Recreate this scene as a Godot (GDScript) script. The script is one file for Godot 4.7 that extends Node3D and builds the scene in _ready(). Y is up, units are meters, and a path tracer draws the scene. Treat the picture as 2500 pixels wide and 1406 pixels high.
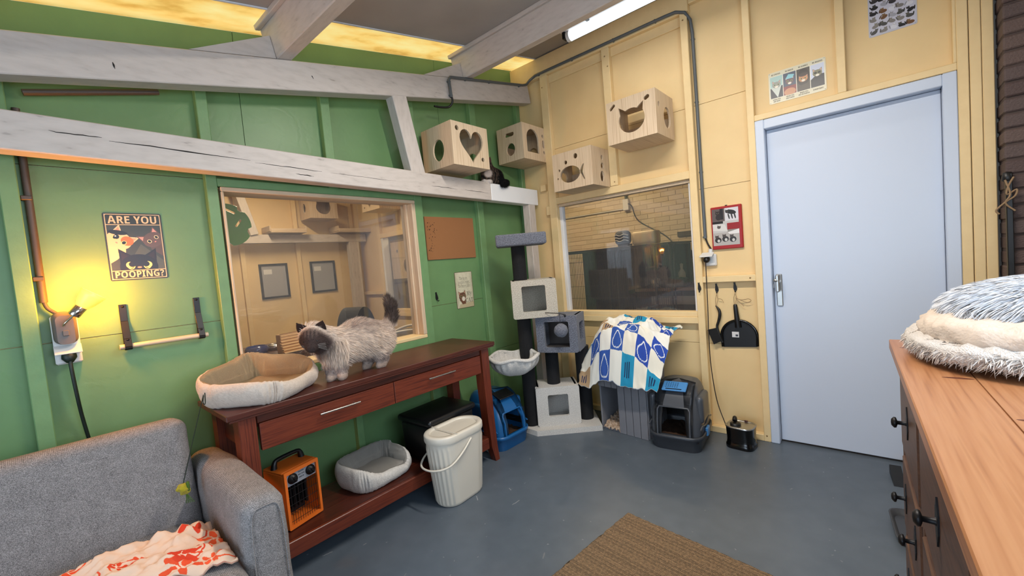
extends Node3D
# A cat room: green plywood wall on x = 0, yellow stud wall on z = 0, floor y = 0, metres.
var M := {}
var used := {}
var rng := RandomNumberGenerator.new()
const ROOF_A := 3.23
const ROOF_K := 0.195

func roof(z: float) -> float:
	return ROOF_A - ROOF_K * z

func _ready() -> void:
	rng.seed = 7
	camera_and_light()
	materials()
	shell()
	beams()
	second_room()
	corridor()
	wall_things()
	furniture()
	floor_things()
	soft_things()
	cats()

func camera_and_light() -> void:
	var cam := Camera3D.new()
	cam.name = "camera"
	cam.position = Vector3(2.62, 1.37, 3.2334)
	cam.rotation_degrees = Vector3(-3.1639, 41.1571, -4.9434)
	cam.fov = 68.859
	cam.near = 0.05
	cam.far = 60.0
	add_child(cam)
	cam.current = true
	var e := Environment.new()
	e.background_mode = Environment.BG_SKY
	var sm := ProceduralSkyMaterial.new()
	sm.sky_top_color = Color(0.80, 0.85, 0.92)
	sm.sky_horizon_color = Color(0.90, 0.92, 0.95)
	sm.ground_horizon_color = Color(0.6, 0.62, 0.64)
	sm.ground_bottom_color = Color(0.36, 0.37, 0.38)
	sm.sky_energy_multiplier = 1.0
	var sk := Sky.new()
	sk.sky_material = sm
	e.sky = sk
	e.background_energy_multiplier = 2.8
	e.tonemap_mode = Environment.TONE_MAPPER_LINEAR
	e.tonemap_exposure = 1.0
	e.sdfgi_enabled = true
	e.ssao_enabled = true
	e.ssil_enabled = true
	var we := WorldEnvironment.new()
	we.name = "world_environment"
	we.environment = e
	add_child(we)
	# the daylight that the glazed doors behind the viewer let in (rear wall, z = 5.2) and the window in the right wall above the chest
	area("rear_daylight", Vector3(2.05, 1.10, 5.12), Vector3(0, 0, 0), Vector2(2.3, 1.7), Color(0.80, 0.90, 1.0), 4.3)
	area("side_daylight", Vector3(3.40, 1.62, 2.65), Vector3(0, 90, 0), Vector2(1.6, 0.9), Color(0.80, 0.90, 1.0), 3.4)

func area(called: String, at: Vector3, deg: Vector3, size: Vector2, col: Color, energy: float) -> AreaLight3D:
	var l := AreaLight3D.new()
	l.name = called
	l.position = at
	l.rotation_degrees = deg
	l.area_size = size
	l.light_color = col
	l.light_energy = energy
	l.area_normalize_energy = true
	l.area_range = 12.0
	l.area_attenuation = 2.0
	l.shadow_enabled = true
	add_child(l)
	return l

# ---------------------------------------------------------------- naming
func numbered(parent: Node, called: String) -> String:
	var key := str(parent.get_instance_id()) + called
	var n: int = used.get(key, 0)
	used[key] = n + 1
	return called if n == 0 else "%s_%03d" % [called, n]

func tag(o: Node, label: String, category: String, group := "", kind := "") -> Node:
	if label: o.set_meta("label", label)
	if category: o.set_meta("category", category)
	if group: o.set_meta("group", group)
	if kind: o.set_meta("kind", kind)
	return o

func T(called: String, label: String, category: String, at := Vector3.ZERO, turn := 0.0, group := "", kind := "") -> Node3D:
	var o := Node3D.new()
	o.name = numbered(self, called)
	o.position = at
	o.rotation.y = turn
	add_child(o, true)
	tag(o, label, category, group, kind)
	return o

func copy(src: Node3D, called: String, at: Vector3, turn: float, label: String) -> Node3D:
	var c: Node3D = src.duplicate()
	c.name = numbered(self, called)
	add_child(c, true)
	c.position = at
	c.rotation.y = turn
	c.set_meta("label", label)
	return c

func P(called: String, s: SurfaceTool, m: Material, parent: Node = null, stuff := false) -> MeshInstance3D:
	s.generate_normals()
	return PM(called, s.commit(), m, parent, stuff)

func PM(called: String, mesh: Mesh, m: Material, parent: Node = null, stuff := false) -> MeshInstance3D:
	var o := MeshInstance3D.new()
	o.mesh = mesh
	o.material_override = m
	var p: Node = parent if parent else self
	o.name = numbered(p, called)
	p.add_child(o, true)
	if stuff: o.set_meta("kind", "stuff")
	return o

# ---------------------------------------------------------------- shapes
func st() -> SurfaceTool:
	var s := SurfaceTool.new()
	s.begin(Mesh.PRIMITIVE_TRIANGLES)
	return s

func face(s: SurfaceTool, pts: Array, n: Vector3) -> void:
	# a flat convex face whose front looks along n
	s.set_smooth_group(-1)
	var g: Vector3 = (pts[1] - pts[0]).cross(pts[2] - pts[0])
	var flip := g.dot(n) > 0.0
	for i in range(1, pts.size() - 1):
		s.add_vertex(pts[0])
		if flip:
			s.add_vertex(pts[i + 1]); s.add_vertex(pts[i])
		else:
			s.add_vertex(pts[i]); s.add_vertex(pts[i + 1])

func box(s: SurfaceTool, c: Vector3, size: Vector3, b := 0.003, q := Basis()) -> void:
	# chamfered box
	var h := size / 2.0
	b = minf(b, minf(h.x, minf(h.y, h.z)) * 0.8)
	var pt := func(sx: float, sy: float, sz: float, k: int) -> Vector3:
		var v := Vector3(sx * (h.x - (b if k != 0 else 0.0)), sy * (h.y - (b if k != 1 else 0.0)), sz * (h.z - (b if k != 2 else 0.0)))
		return c + q * v
	var sg := [-1.0, 1.0]
	for k in 3:
		for d in sg:
			var ring := []
			for e in [[-1.0, -1.0], [1.0, -1.0], [1.0, 1.0], [-1.0, 1.0]]:
				var a := [0.0, 0.0, 0.0]
				a[k] = d; a[(k + 1) % 3] = e[0]; a[(k + 2) % 3] = e[1]
				ring.append(pt.call(a[0], a[1], a[2], k))
			var n := Vector3.ZERO
			n[k] = d
			face(s, ring, q * n)
	if b <= 0.0005: return
	for k in 3:
		var k1 := (k + 1) % 3
		var k2 := (k + 2) % 3
		for d1 in sg:
			for d2 in sg:
				var lo := [0.0, 0.0, 0.0]
				var hi := [0.0, 0.0, 0.0]
				lo[k] = -1.0; hi[k] = 1.0
				lo[k1] = d1; hi[k1] = d1; lo[k2] = d2; hi[k2] = d2
				var n := Vector3.ZERO
				n[k1] = d1; n[k2] = d2
				face(s, [pt.call(lo[0], lo[1], lo[2], k1), pt.call(hi[0], hi[1], hi[2], k1), pt.call(hi[0], hi[1], hi[2], k2), pt.call(lo[0], lo[1], lo[2], k2)], q * n)
	for x in sg:
		for y in sg:
			for z in sg:
				face(s, [pt.call(x, y, z, 0), pt.call(x, y, z, 1), pt.call(x, y, z, 2)], q * Vector3(x, y, z))

func bb(s: SurfaceTool, lo: Vector3, hi: Vector3, b := 0.003) -> void:
	box(s, (lo + hi) / 2.0, hi - lo, b)

func B(called: String, lo: Vector3, hi: Vector3, m: Material, parent: Node = null, b := 0.003) -> MeshInstance3D:
	var s := st()
	bb(s, lo, hi, b)
	return P(called, s, m, parent)

func bar(s: SurfaceTool, a: Vector3, b: Vector3, w: float, h: float, up := Vector3.UP, bev := 0.003) -> void:
	# a square bar from a to b
	var z := (b - a).normalized()
	var x := up.cross(z).normalized()
	var y := z.cross(x)
	box(s, (a + b) / 2.0, Vector3(w, h, a.distance_to(b)), bev, Basis(x, y, z))

func grid(s: SurfaceTool, f: Callable, nu: int, nv: int, flip := false, uv := false, col = null) -> void:
	# a smooth sheet f(u, v)
	s.set_smooth_group(0)
	var p := []
	for j in nv + 1:
		for i in nu + 1:
			p.append(f.call(float(i) / nu, float(j) / nv))
	var put := func(i: int, j: int) -> void:
		if uv: s.set_uv(Vector2(float(i) / nu, float(j) / nv))
		if col != null: s.set_color(col.call(float(i) / nu, float(j) / nv, p[j * (nu + 1) + i]))
		s.add_vertex(p[j * (nu + 1) + i])
	for j in nv:
		for i in nu:
			var o := [[i, j], [i + 1, j], [i + 1, j + 1], [i, j], [i + 1, j + 1], [i, j + 1]]
			if flip: o.reverse()
			for k in o: put.call(k[0], k[1])

func rings(s: SurfaceTool, rr: Array, caps := true, smooth := true, out_c = null) -> void:
	# loft of closed rings (arrays of Vector3 of equal size)
	var n: int = rr[0].size()
	var vol := 0.0
	var c0 := Vector3.ZERO
	for p in rr[0]: c0 += p / n
	var c1 := Vector3.ZERO
	for p in rr[-1]: c1 += p / n
	for j in rr.size() - 1:
		for i in n:
			var a: Vector3 = rr[j][i] - c0
			var b: Vector3 = rr[j][(i + 1) % n] - c0
			var c: Vector3 = rr[j + 1][i] - c0
			vol += a.dot(b.cross(c))
	var flip := vol > 0.0
	if out_c != null: flip = out_c
	s.set_smooth_group(0 if smooth else -1)
	for j in rr.size() - 1:
		for i in n:
			var k := (i + 1) % n
			var q := [rr[j][i], rr[j][k], rr[j + 1][k], rr[j][i], rr[j + 1][k], rr[j + 1][i]]
			if flip: q.reverse()
			for v in q: s.add_vertex(v)
	if caps:
		s.set_smooth_group(-1)
		for e in 2:
			var ring: Array = rr[0] if e == 0 else rr[-1]
			var c := c0 if e == 0 else c1
			for i in n:
				var q := [c, ring[(i + 1) % n], ring[i]]
				if (e == 1) != flip: q.reverse()
				for v in q: s.add_vertex(v)

func tube(s: SurfaceTool, pts: Array, r, n := 8, caps := true) -> void:
	# r: one radius or an array of radii
	var rr := []
	var up := Vector3.UP
	var d0: Vector3 = (pts[1] - pts[0]).normalized()
	if absf(d0.y) > 0.9: up = Vector3.RIGHT
	var x := up.cross(d0).normalized()
	for i in pts.size():
		var d: Vector3
		if i == 0: d = pts[1] - pts[0]
		elif i == pts.size() - 1: d = pts[i] - pts[i - 1]
		else: d = (pts[i + 1] - pts[i]).normalized() + (pts[i] - pts[i - 1]).normalized()
		d = d.normalized()
		x = (x - d * x.dot(d)).normalized()
		var y := d.cross(x)
		var ra: float = r[i] if r is Array else r
		var ring := []
		for k in n:
			var a := TAU * k / n
			ring.append(pts[i] + (x * cos(a) + y * sin(a)) * ra)
		rr.append(ring)
	rings(s, rr, caps)

func curve(pts: Array, n := 6) -> Array:
	# Catmull-Rom through the points
	var o := []
	for i in pts.size() - 1:
		var p0: Vector3 = pts[maxi(i - 1, 0)]
		var p1: Vector3 = pts[i]
		var p2: Vector3 = pts[i + 1]
		var p3: Vector3 = pts[mini(i + 2, pts.size() - 1)]
		for k in n:
			o.append(p1.cubic_interpolate(p2, p0, p3, float(k) / n))
	o.append(pts[-1])
	return o

func lathe(s: SurfaceTool, prof: Array, n := 20, at := Vector3.ZERO, q := Basis()) -> void:
	var rr := []
	for p in prof:
		var ring := []
		for k in n:
			var a := TAU * k / n
			ring.append(at + q * Vector3(cos(a) * p.x, p.y, sin(a) * p.x))
		rr.append(ring)
	rings(s, rr, true)

func rbox(s: SurfaceTool, c: Vector3, size: Vector3, r: float, n := 10, q := Basis(), disp = null) -> void:
	# rounded box; disp(p, normal) -> Vector3 moves the surface
	var h := size / 2.0
	r = minf(r, minf(h.x, minf(h.y, h.z)))
	for k in 3:
		for d in [-1.0, 1.0]:
			var f := func(u: float, v: float) -> Vector3:
				var a := Vector3.ZERO
				a[k] = d
				a[(k + 1) % 3] = clampf(edge_step(u, h[(k + 1) % 3], r), -1, 1)
				a[(k + 2) % 3] = clampf(edge_step(v, h[(k + 2) % 3], r), -1, 1)
				var p := a * h
				var inner := p.clamp(-(h - Vector3.ONE * r), h - Vector3.ONE * r)
				var nn := (p - inner).normalized()
				var w := inner + nn * r
				if disp != null: w = disp.call(w, nn)
				return c + q * w
			grid(s, f, n, n, d < 0)

func edge_step(u: float, h: float, r: float) -> float:
	# spends a third of the steps on each rounded edge
	var e := r / h
	if u < 0.3: return -1.0 + e * u / 0.3
	if u > 0.7: return 1.0 - e * (1.0 - u) / 0.3
	return lerpf(-1.0 + e, 1.0 - e, (u - 0.3) / 0.4)

func circle(cx: float, cy: float, rx: float, ry: float, n := 24, rot := 0.0) -> PackedVector2Array:
	var o := PackedVector2Array()
	for i in n:
		var a := TAU * i / n
		o.append(Vector2(cx, cy) + Vector2(cos(a) * rx, sin(a) * ry).rotated(rot))
	return o

func slot(cx: float, cy: float, len_: float, r: float, rot := 0.0) -> PackedVector2Array:
	var o := PackedVector2Array()
	for i in 14:
		var a := TAU * i / 14.0 - PI / 2 + 0.001
		var sx := len_ / 2 if i < 7 else -len_ / 2
		o.append(Vector2(cx, cy) + Vector2(cos(a) * r + sx, sin(a) * r).rotated(rot))
	return o

func plate(s: SurfaceTool, outline: PackedVector2Array, holes: Array, t: float, xf: Transform3D) -> void:
	# a flat board of thickness t (z 0..t of xf) with holes cut through
	var big := 10.0
	var polys: Array = [outline]
	for hole in holes:
		var cx := 0.0
		for p in hole: cx += p.x / hole.size()
		var left := PackedVector2Array([Vector2(-big, -big), Vector2(cx, -big), Vector2(cx, big), Vector2(-big, big)])
		var right := PackedVector2Array([Vector2(cx, -big), Vector2(big, -big), Vector2(big, big), Vector2(cx, big)])
		var nxt := []
		for p in polys:
			for side in [left, right]:
				for q in Geometry2D.intersect_polygons(p, side):
					for w in Geometry2D.clip_polygons(q, hole):
						if not Geometry2D.is_polygon_clockwise(w): nxt.append(w)
		polys = nxt
	for p in polys:
		var idx := Geometry2D.triangulate_polygon(p)
		for i in range(0, idx.size(), 3):
			var a := []
			var b := []
			for k in 3:
				var v: Vector2 = p[idx[i + k]]
				a.append(xf * Vector3(v.x, v.y, 0)); b.append(xf * Vector3(v.x, v.y, t))
			face(s, a, xf.basis * Vector3(0, 0, -1))
			face(s, b, xf.basis * Vector3(0, 0, 1))
	var loops := [outline]
	loops.append_array(holes)
	for li in loops.size():
		var lp: PackedVector2Array = loops[li]
		var cw := Geometry2D.is_polygon_clockwise(lp)
		for i in lp.size():
			var a: Vector2 = lp[i]
			var b: Vector2 = lp[(i + 1) % lp.size()]
			var n := Vector2((b - a).y, -(b - a).x)
			if cw: n = -n
			if li > 0: n = -n
			face(s, [xf * Vector3(a.x, a.y, 0), xf * Vector3(b.x, b.y, 0), xf * Vector3(b.x, b.y, t), xf * Vector3(a.x, a.y, t)], xf.basis * Vector3(n.x, n.y, 0))

func rect2(w: float, h: float, x := 0.0, y := 0.0) -> PackedVector2Array:
	return PackedVector2Array([Vector2(x - w / 2, y), Vector2(x + w / 2, y), Vector2(x + w / 2, y + h), Vector2(x - w / 2, y + h)])

func rrect2(w: float, h: float, r: float, x := 0.0, y := 0.0) -> PackedVector2Array:
	var o := PackedVector2Array()
	for c in [[1, 0, -PI / 2], [1, 1, 0.0], [-1, 1, PI / 2], [-1, 0, PI]]:
		for k in 5:
			var a: float = c[2] + PI / 2 * k / 4.0
			o.append(Vector2(x + c[0] * (w / 2 - r) + cos(a) * r, y + (h - r if c[1] == 1 else r) + sin(a) * r))
	return o

func print_quad(called: String, a: Vector3, b: Vector3, c: Vector3, d: Vector3, m: Material, parent: Node) -> MeshInstance3D:
	# a printed face: a top left, b top right, c bottom right, d bottom left
	var s := st()
	s.set_smooth_group(-1)
	var q := [[a, Vector2(0, 0)], [b, Vector2(1, 0)], [c, Vector2(1, 1)], [a, Vector2(0, 0)], [c, Vector2(1, 1)], [d, Vector2(0, 1)]]
	for v in q:
		s.set_uv(v[1]); s.add_vertex(v[0])
	return P(called, s, m, parent)

func words(text: String, size: float, at: Vector3, turn: float, m: Material, parent: Node, wide: float, serif := false, bold := true, mono := false) -> MeshInstance3D:
	var t := TextMesh.new()
	var f := SystemFont.new()
	f.font_names = PackedStringArray(["Droid Serif" if serif else ("Droid Sans Mono" if mono else "Droid Sans")])
	f.font_weight = 700 if bold else 400
	t.font = f
	t.text = text
	t.font_size = 64
	t.pixel_size = size / 46.0
	t.depth = 0.0006
	var o := PM("lettering", t, m, parent)
	o.position = at
	o.rotation.y = turn
	o.scale = Vector3(wide / maxf(t.get_aabb().size.x, 0.001), 1, 1)
	return o

func noise(freq: float, sd := 1, oct := 4) -> FastNoiseLite:
	var n := FastNoiseLite.new()
	n.seed = sd
	n.frequency = freq
	n.noise_type = FastNoiseLite.TYPE_SIMPLEX_SMOOTH
	n.fractal_octaves = oct
	return n

# ---------------------------------------------------------------- a body as one skin: tapered capsules, smoothly joined, meshed as surface nets
func body(bones: Array, k: float, cell: float) -> Dictionary:
	var lo := Vector3.ONE * 1e9
	var hi := -lo
	for b in bones:
		var r: float = maxf(b[2], b[3]) + 3.0 * k + cell * 2
		lo = lo.min(b[0] - Vector3.ONE * r).min(b[1] - Vector3.ONE * r)
		hi = hi.max(b[0] + Vector3.ONE * r).max(b[1] + Vector3.ONE * r)
	var nx := int((hi.x - lo.x) / cell) + 2
	var ny := int((hi.y - lo.y) / cell) + 2
	var nz := int((hi.z - lo.z) / cell) + 2
	var g := PackedFloat32Array()
	g.resize(nx * ny * nz)
	for b in bones:
		var a: Vector3 = b[0]
		var ab: Vector3 = b[1] - a
		var l2 := maxf(ab.length_squared(), 1e-9)
		var r: float = maxf(b[2], b[3]) + 3.0 * k
		var p0: Vector3 = (a.min(b[1]) - Vector3.ONE * r - lo) / cell
		var p1: Vector3 = (a.max(b[1]) + Vector3.ONE * r - lo) / cell
		for z in range(maxi(0, int(p0.z)), mini(nz - 1, int(p1.z) + 1) + 1):
			for y in range(maxi(0, int(p0.y)), mini(ny - 1, int(p1.y) + 1) + 1):
				var row := (z * ny + y) * nx
				for x in range(maxi(0, int(p0.x)), mini(nx - 1, int(p1.x) + 1) + 1):
					var p := lo + Vector3(x, y, z) * cell
					var t := clampf((p - a).dot(ab) / l2, 0.0, 1.0)
					var d: float = p.distance_to(a + ab * t) - lerpf(b[2], b[3], t)
					g[row + x] += exp(-minf(maxf(d, -0.12), 0.2) / k)
	var verts := PackedVector3Array()
	var tris := PackedInt32Array()
	var at := {}
	var off := [0, 1, nx, nx + 1, nx * ny, nx * ny + 1, nx * ny + nx, nx * ny + nx + 1]
	for z in nz - 1:
		for y in ny - 1:
			for x in nx - 1:
				var i := (z * ny + y) * nx + x
				var ins := 0
				for o in off:
					if g[i + o] >= 1.0: ins += 1
				if ins == 0 or ins == 8: continue
				var sum := Vector3.ZERO
				var n := 0
				for e in [[0, 1], [2, 3], [4, 5], [6, 7], [0, 2], [1, 3], [4, 6], [5, 7], [0, 4], [1, 5], [2, 6], [3, 7]]:
					var va: float = -k * log(maxf(g[i + off[e[0]]], 1e-6))
					var vb: float = -k * log(maxf(g[i + off[e[1]]], 1e-6))
					if (va <= 0.0) != (vb <= 0.0):
						var t: float = va / (va - vb)
						var ca := Vector3(e[0] & 1, (e[0] >> 1) & 1, e[0] >> 2)
						var cb := Vector3(e[1] & 1, (e[1] >> 1) & 1, e[1] >> 2)
						sum += ca.lerp(cb, t); n += 1
				at[i] = verts.size()
				verts.append(lo + (Vector3(x, y, z) + sum / n) * cell)
	var dirs := [[1, nx, nx * ny], [nx, nx * ny, 1], [nx * ny, 1, nx]]
	for i in at:
		var ia: bool = g[i] >= 1.0
		for d in dirs:
			if (g[i + d[0]] >= 1.0) == ia: continue
			var q := [i, i - d[1], i - d[1] - d[2], i - d[2]]
			if not (at.has(q[1]) and at.has(q[2]) and at.has(q[3])): continue
			var v := [at[q[0]], at[q[1]], at[q[2]], at[q[3]]]
			if not ia: v.reverse()
			tris.append_array(PackedInt32Array([v[0], v[2], v[1], v[0], v[3], v[2]]))
	return {"v": verts, "t": tris}

func skin(s: SurfaceTool, b: Dictionary, col: Callable) -> void:
	s.set_smooth_group(0)
	for i in b.t:
		s.set_color(col.call(b.v[i])); s.add_vertex(b.v[i])

func normals_of(b: Dictionary) -> PackedVector3Array:
	var n := PackedVector3Array()
	n.resize(b.v.size())
	for i in range(0, b.t.size(), 3):
		var f: Vector3 = (b.v[b.t[i + 2]] - b.v[b.t[i]]).cross(b.v[b.t[i + 1]] - b.v[b.t[i]])
		for k in 3: n[b.t[i + k]] += f
	for i in n.size(): n[i] = n[i].normalized()
	return n

func strand(s: SurfaceTool, p: Vector3, d: Vector3, bend: Vector3, l: float, w: float, c0: Color, c1: Color) -> void:
	# a flat tapered hair of two pieces
	var side := d.cross(bend + Vector3(0.01, 0.02, 0.03)).normalized()
	side = side.rotated(d, rng.randf() * PI)
	var m := p + d * l * 0.5
	var e := m + (d + bend).normalized() * l * 0.5
	var a := p - side * w * 0.5
	var b := p + side * w * 0.5
	var c := m + side * w * 0.4
	var f := m - side * w * 0.4
	s.set_smooth_group(0)
	var cm := c0.lerp(c1, 0.5)
	for q in [[a, c0], [b, c0], [c, cm], [a, c0], [c, cm], [f, cm], [f, cm], [c, cm], [e, c1]]:
		s.set_color(q[1]); s.add_vertex(q[0])

func lin(r: float, g: float, b: float) -> Color:
	return Color(r, g, b).srgb_to_linear()

# ---------------------------------------------------------------- materials
func flat(c: Color, rough := 0.6, metal := 0.0, spec := 0.5) -> StandardMaterial3D:
	var m := StandardMaterial3D.new()
	m.albedo_color = c
	m.roughness = rough
	m.metallic = metal
	m.metallic_specular = spec
	return m

func ntex(freq: float, cols: Array, sd := 1, oct := 4, warp := 0.0, size := 512, kind := FastNoiseLite.TYPE_SIMPLEX_SMOOTH, spots := []) -> NoiseTexture2D:
	var n := noise(freq, sd, oct)
	n.noise_type = kind
	if warp > 0.0:
		n.domain_warp_enabled = true
		n.domain_warp_amplitude = warp
		n.domain_warp_frequency = freq * 1.5
	var t := NoiseTexture2D.new()
	t.width = size
	t.height = size
	t.seamless = true
	t.noise = n
	var g := Gradient.new()
	var of := PackedFloat32Array()
	var cc := PackedColorArray()
	for i in cols.size():
		of.append(spots[i] if spots.size() else float(i) / maxi(1, cols.size() - 1))
		cc.append(cols[i])
	g.offsets = of
	g.colors = cc
	t.color_ramp = g
	return t

func bump(m: StandardMaterial3D, t: Texture2D, cm: float) -> StandardMaterial3D:
	m.heightmap_enabled = true
	m.heightmap_texture = t
	m.heightmap_scale = cm
	return m

func tri(m: StandardMaterial3D, scale: Vector3, world := false, off := Vector3.ZERO) -> StandardMaterial3D:
	m.uv1_triplanar = true
	m.uv1_world_triplanar = world
	m.uv1_scale = scale
	m.uv1_offset = off
	m.uv1_triplanar_sharpness = 8.0
	return m

func wood(tex: Texture2D, axis: int, across: float, along: float, rough := 0.5, off := Vector3.ZERO) -> StandardMaterial3D:
	var m := flat(Color.WHITE, rough)
	m.albedo_texture = tex
	var s := Vector3.ONE * across
	s[axis] = along
	tri(m, s, false, off)
	return m

func painted(c0: Color, c1: Color, freq: float, world_scale: float, rough: float, relief: Texture2D, cm: float) -> StandardMaterial3D:
	var m := flat(Color.WHITE, rough)
	m.albedo_texture = ntex(freq, [c0, c1], 3, 4)
	tri(m, Vector3.ONE * world_scale, true)
	if relief: bump(m, relief, cm)
	return m

func materials() -> void:
	var ply := ntex(0.006, [Color(0.1, 0.1, 0.1), Color(0.6, 0.6, 0.6), Color(0.2, 0.2, 0.2), Color(0.8, 0.8, 0.8), Color(0.25, 0.25, 0.25), Color(0.7, 0.7, 0.7), Color(0.3, 0.3, 0.3), Color(0.9, 0.9, 0.9)], 21, 3, 40.0, 1024)
	var fine := ntex(0.05, [Color.BLACK, Color.WHITE], 5, 4)
	M.fine = fine
	M.green = painted(Color(0.385, 0.520, 0.335), Color(0.415, 0.555, 0.360), 0.01, 0.6, 0.42, ply, 0.055)
	M.green_stud = painted(Color(0.405, 0.545, 0.360), Color(0.435, 0.580, 0.385), 0.01, 2.0, 0.45, fine, 0.03)
	M.yellow = painted(Color(0.860, 0.745, 0.540), Color(0.885, 0.775, 0.570), 0.008, 0.7, 0.55, fine, 0.02)
	M.yellow_stud = painted(Color(0.875, 0.765, 0.565), Color(0.900, 0.795, 0.595), 0.01, 2.0, 0.5, fine, 0.03)
	var wb := ntex(0.03, [Color(0.58, 0.54, 0.51), Color(0.74, 0.70, 0.665), Color(0.77, 0.73, 0.695), Color(0.79, 0.75, 0.715)], 12, 5, 0.0, 512, FastNoiseLite.TYPE_SIMPLEX_SMOOTH, [0.0, 0.17, 0.5, 1.0])
	for ax in 3:
		var m := wood(wb, ax, 1.8, 0.5, 0.55)
		bump(m, fine, 0.05)
		M["beam%d" % ax] = m
	M.fresh = bump(tri(flat(Color(0.90, 0.90, 0.90), 0.5), Vector3.ONE * 2), fine, 0.03)
	M.ceiling = painted(Color(0.60, 0.58, 0.56), Color(0.66, 0.64, 0.62), 0.006, 0.4, 0.8, null, 0.0)
	M.plaster = flat(Color(0.80, 0.78, 0.74), 0.8)
	var fl := flat(Color.WHITE, 0.38)
	fl.albedo_texture = floor_texture()
	tri(fl, Vector3(0.25, 0.25, 0.25), true)
	bump(fl, ntex(0.012, [Color.BLACK, Color.WHITE], 8, 5), 0.12)
	M.floor = fl
	M.door = flat(Color(0.76, 0.80, 0.865), 0.42)
	M.white = flat(Color(0.88, 0.88, 0.88), 0.45)
	var red1 := ntex(0.06, [Color(0.20, 0.075, 0.045), Color(0.36, 0.145, 0.085), Color(0.43, 0.19, 0.11), Color(0.30, 0.115, 0.07)], 31, 4)
	var red2 := ntex(0.06, [Color(0.16, 0.065, 0.045), Color(0.26, 0.11, 0.07), Color(0.32, 0.14, 0.09), Color(0.22, 0.09, 0.06)], 33, 4)
	var pine := ntex(0.05, [Color(0.47, 0.29, 0.175), Color(0.60, 0.40, 0.255), Color(0.64, 0.445, 0.295), Color(0.56, 0.365, 0.225)], 35, 3)
	var pale := ntex(0.05, [Color(0.68, 0.57, 0.45), Color(0.78, 0.69, 0.575), Color(0.82, 0.735, 0.62), Color(0.74, 0.64, 0.515)], 37, 3)
	M.frame_pine = wood(pale, 2, 3.0, 0.1, 0.5)
	M.frame_pine_v = wood(pale, 1, 3.0, 0.1, 0.5)
	for ax in 3:
		M["red%d" % ax] = wood(red1, ax, 3.0, 0.12, 0.38)
		M["dred%d" % ax] = wood(red2, ax, 3.0, 0.12, 0.38)
		M["pale%d" % ax] = wood(pale, ax, 3.3, 0.08, 0.5)
	M.pine_top = wood(pine, 2, 2.2, 0.07, 0.36)
	M.brown = wood(ntex(0.06, [Color(0.22, 0.15, 0.12), Color(0.33, 0.23, 0.18), Color(0.37, 0.26, 0.20)], 41, 4), 1, 2.5, 0.2, 0.45)
	M.brownz = wood(ntex(0.06, [Color(0.22, 0.15, 0.12), Color(0.33, 0.23, 0.18), Color(0.37, 0.26, 0.20)], 43, 4), 2, 2.5, 0.2, 0.45)
	M.grey_wood = bump(tri(flat(Color(0.46, 0.46, 0.48), 0.6), Vector3.ONE * 3), fine, 0.03)
	M.dark_iron = flat(Color(0.11, 0.11, 0.12), 0.45, 0.5)
	M.black = flat(Color(0.035, 0.035, 0.04), 0.42)
	M.black_gloss = flat(Color(0.02, 0.02, 0.022), 0.16)
	M.black_matte = flat(Color(0.03, 0.03, 0.032), 0.8)
	M.steel = flat(Color(0.72, 0.71, 0.69), 0.3, 1.0)
	M.chrome = flat(Color(0.78, 0.76, 0.73), 0.15, 1.0)
	M.conduit = flat(Color(0.33, 0.35, 0.36), 0.4)
	M.conduit_warm = flat(Color(0.30, 0.255, 0.22), 0.5)
	M.grey_plastic = flat(Color(0.27, 0.285, 0.31), 0.3)
	M.tray_grey = flat(Color(0.20, 0.215, 0.24), 0.35)
	M.blue_plastic = flat(Color(0.10, 0.36, 0.58), 0.28)
	M.light_blue = flat(Color(0.28, 0.52, 0.74), 0.35)
	M.bin = flat(Color(0.80, 0.77, 0.71), 0.38)
	M.orange = flat(Color(0.86, 0.42, 0.13), 0.4)
	M.socket = flat(Color(0.80, 0.80, 0.79), 0.4)
	M.lamp_body = flat(Color(0.38, 0.35, 0.33), 0.4)
	M.twine = flat(Color(0.55, 0.45, 0.34), 0.9)
	M.cord_brown = flat(Color(0.16, 0.10, 0.07), 0.6)
	M.cord_green = flat(Color(0.04, 0.10, 0.07), 0.5)
	M.litter = bump(tri(flat(Color(0.42, 0.33, 0.26), 0.95), Vector3.ONE * 6), ntex(0.2, [Color.BLACK, Color.WHITE], 9, 2), 0.6)
	M.litter.albedo_texture = ntex(0.2, [Color(0.5, 0.42, 0.36), Color(1, 0.9, 0.8)], 10, 2)
	M.litter.albedo_color = Color(0.50, 0.40, 0.32)
	# fabrics
	var tw := flat(Color.WHITE, 0.92)
	tw.albedo_texture = tweed_texture()
	tri(tw, Vector3(2.6, 2.6, 2.6))
	bump(tw, ntex(0.25, [Color.BLACK, Color.WHITE], 15, 2), 0.18)
	M.tweed = tw
	M.suede = cloth_mat(Color(0.74, 0.68, 0.62), Color(0.80, 0.74, 0.68), 0.03, 4.0, 0.12)
	M.suede_white = cloth_mat(Color(0.74, 0.72, 0.69), Color(0.82, 0.80, 0.77), 0.03, 4.0, 0.12)
	M.fleece = cloth_mat(Color(0.60, 0.50, 0.36), Color(0.78, 0.68, 0.53), 0.12, 5.0, 0.5)
	M.fleece_grey = cloth_mat(Color(0.52, 0.50, 0.47), Color(0.72, 0.70, 0.66), 0.12, 5.0, 0.5)
	M.plush_grey = cloth_mat(Color(0.30, 0.31, 0.34), Color(0.52, 0.53, 0.57), 0.035, 5.0, 0.25)
	M.plush_cream = cloth_mat(Color(0.62, 0.59, 0.53), Color(0.80, 0.77, 0.71), 0.035, 5.0, 0.25)
	M.plush_white = cloth_mat(Color(0.72, 0.70, 0.67), Color(0.86, 0.84, 0.81), 0.04, 5.0, 0.25)
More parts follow.
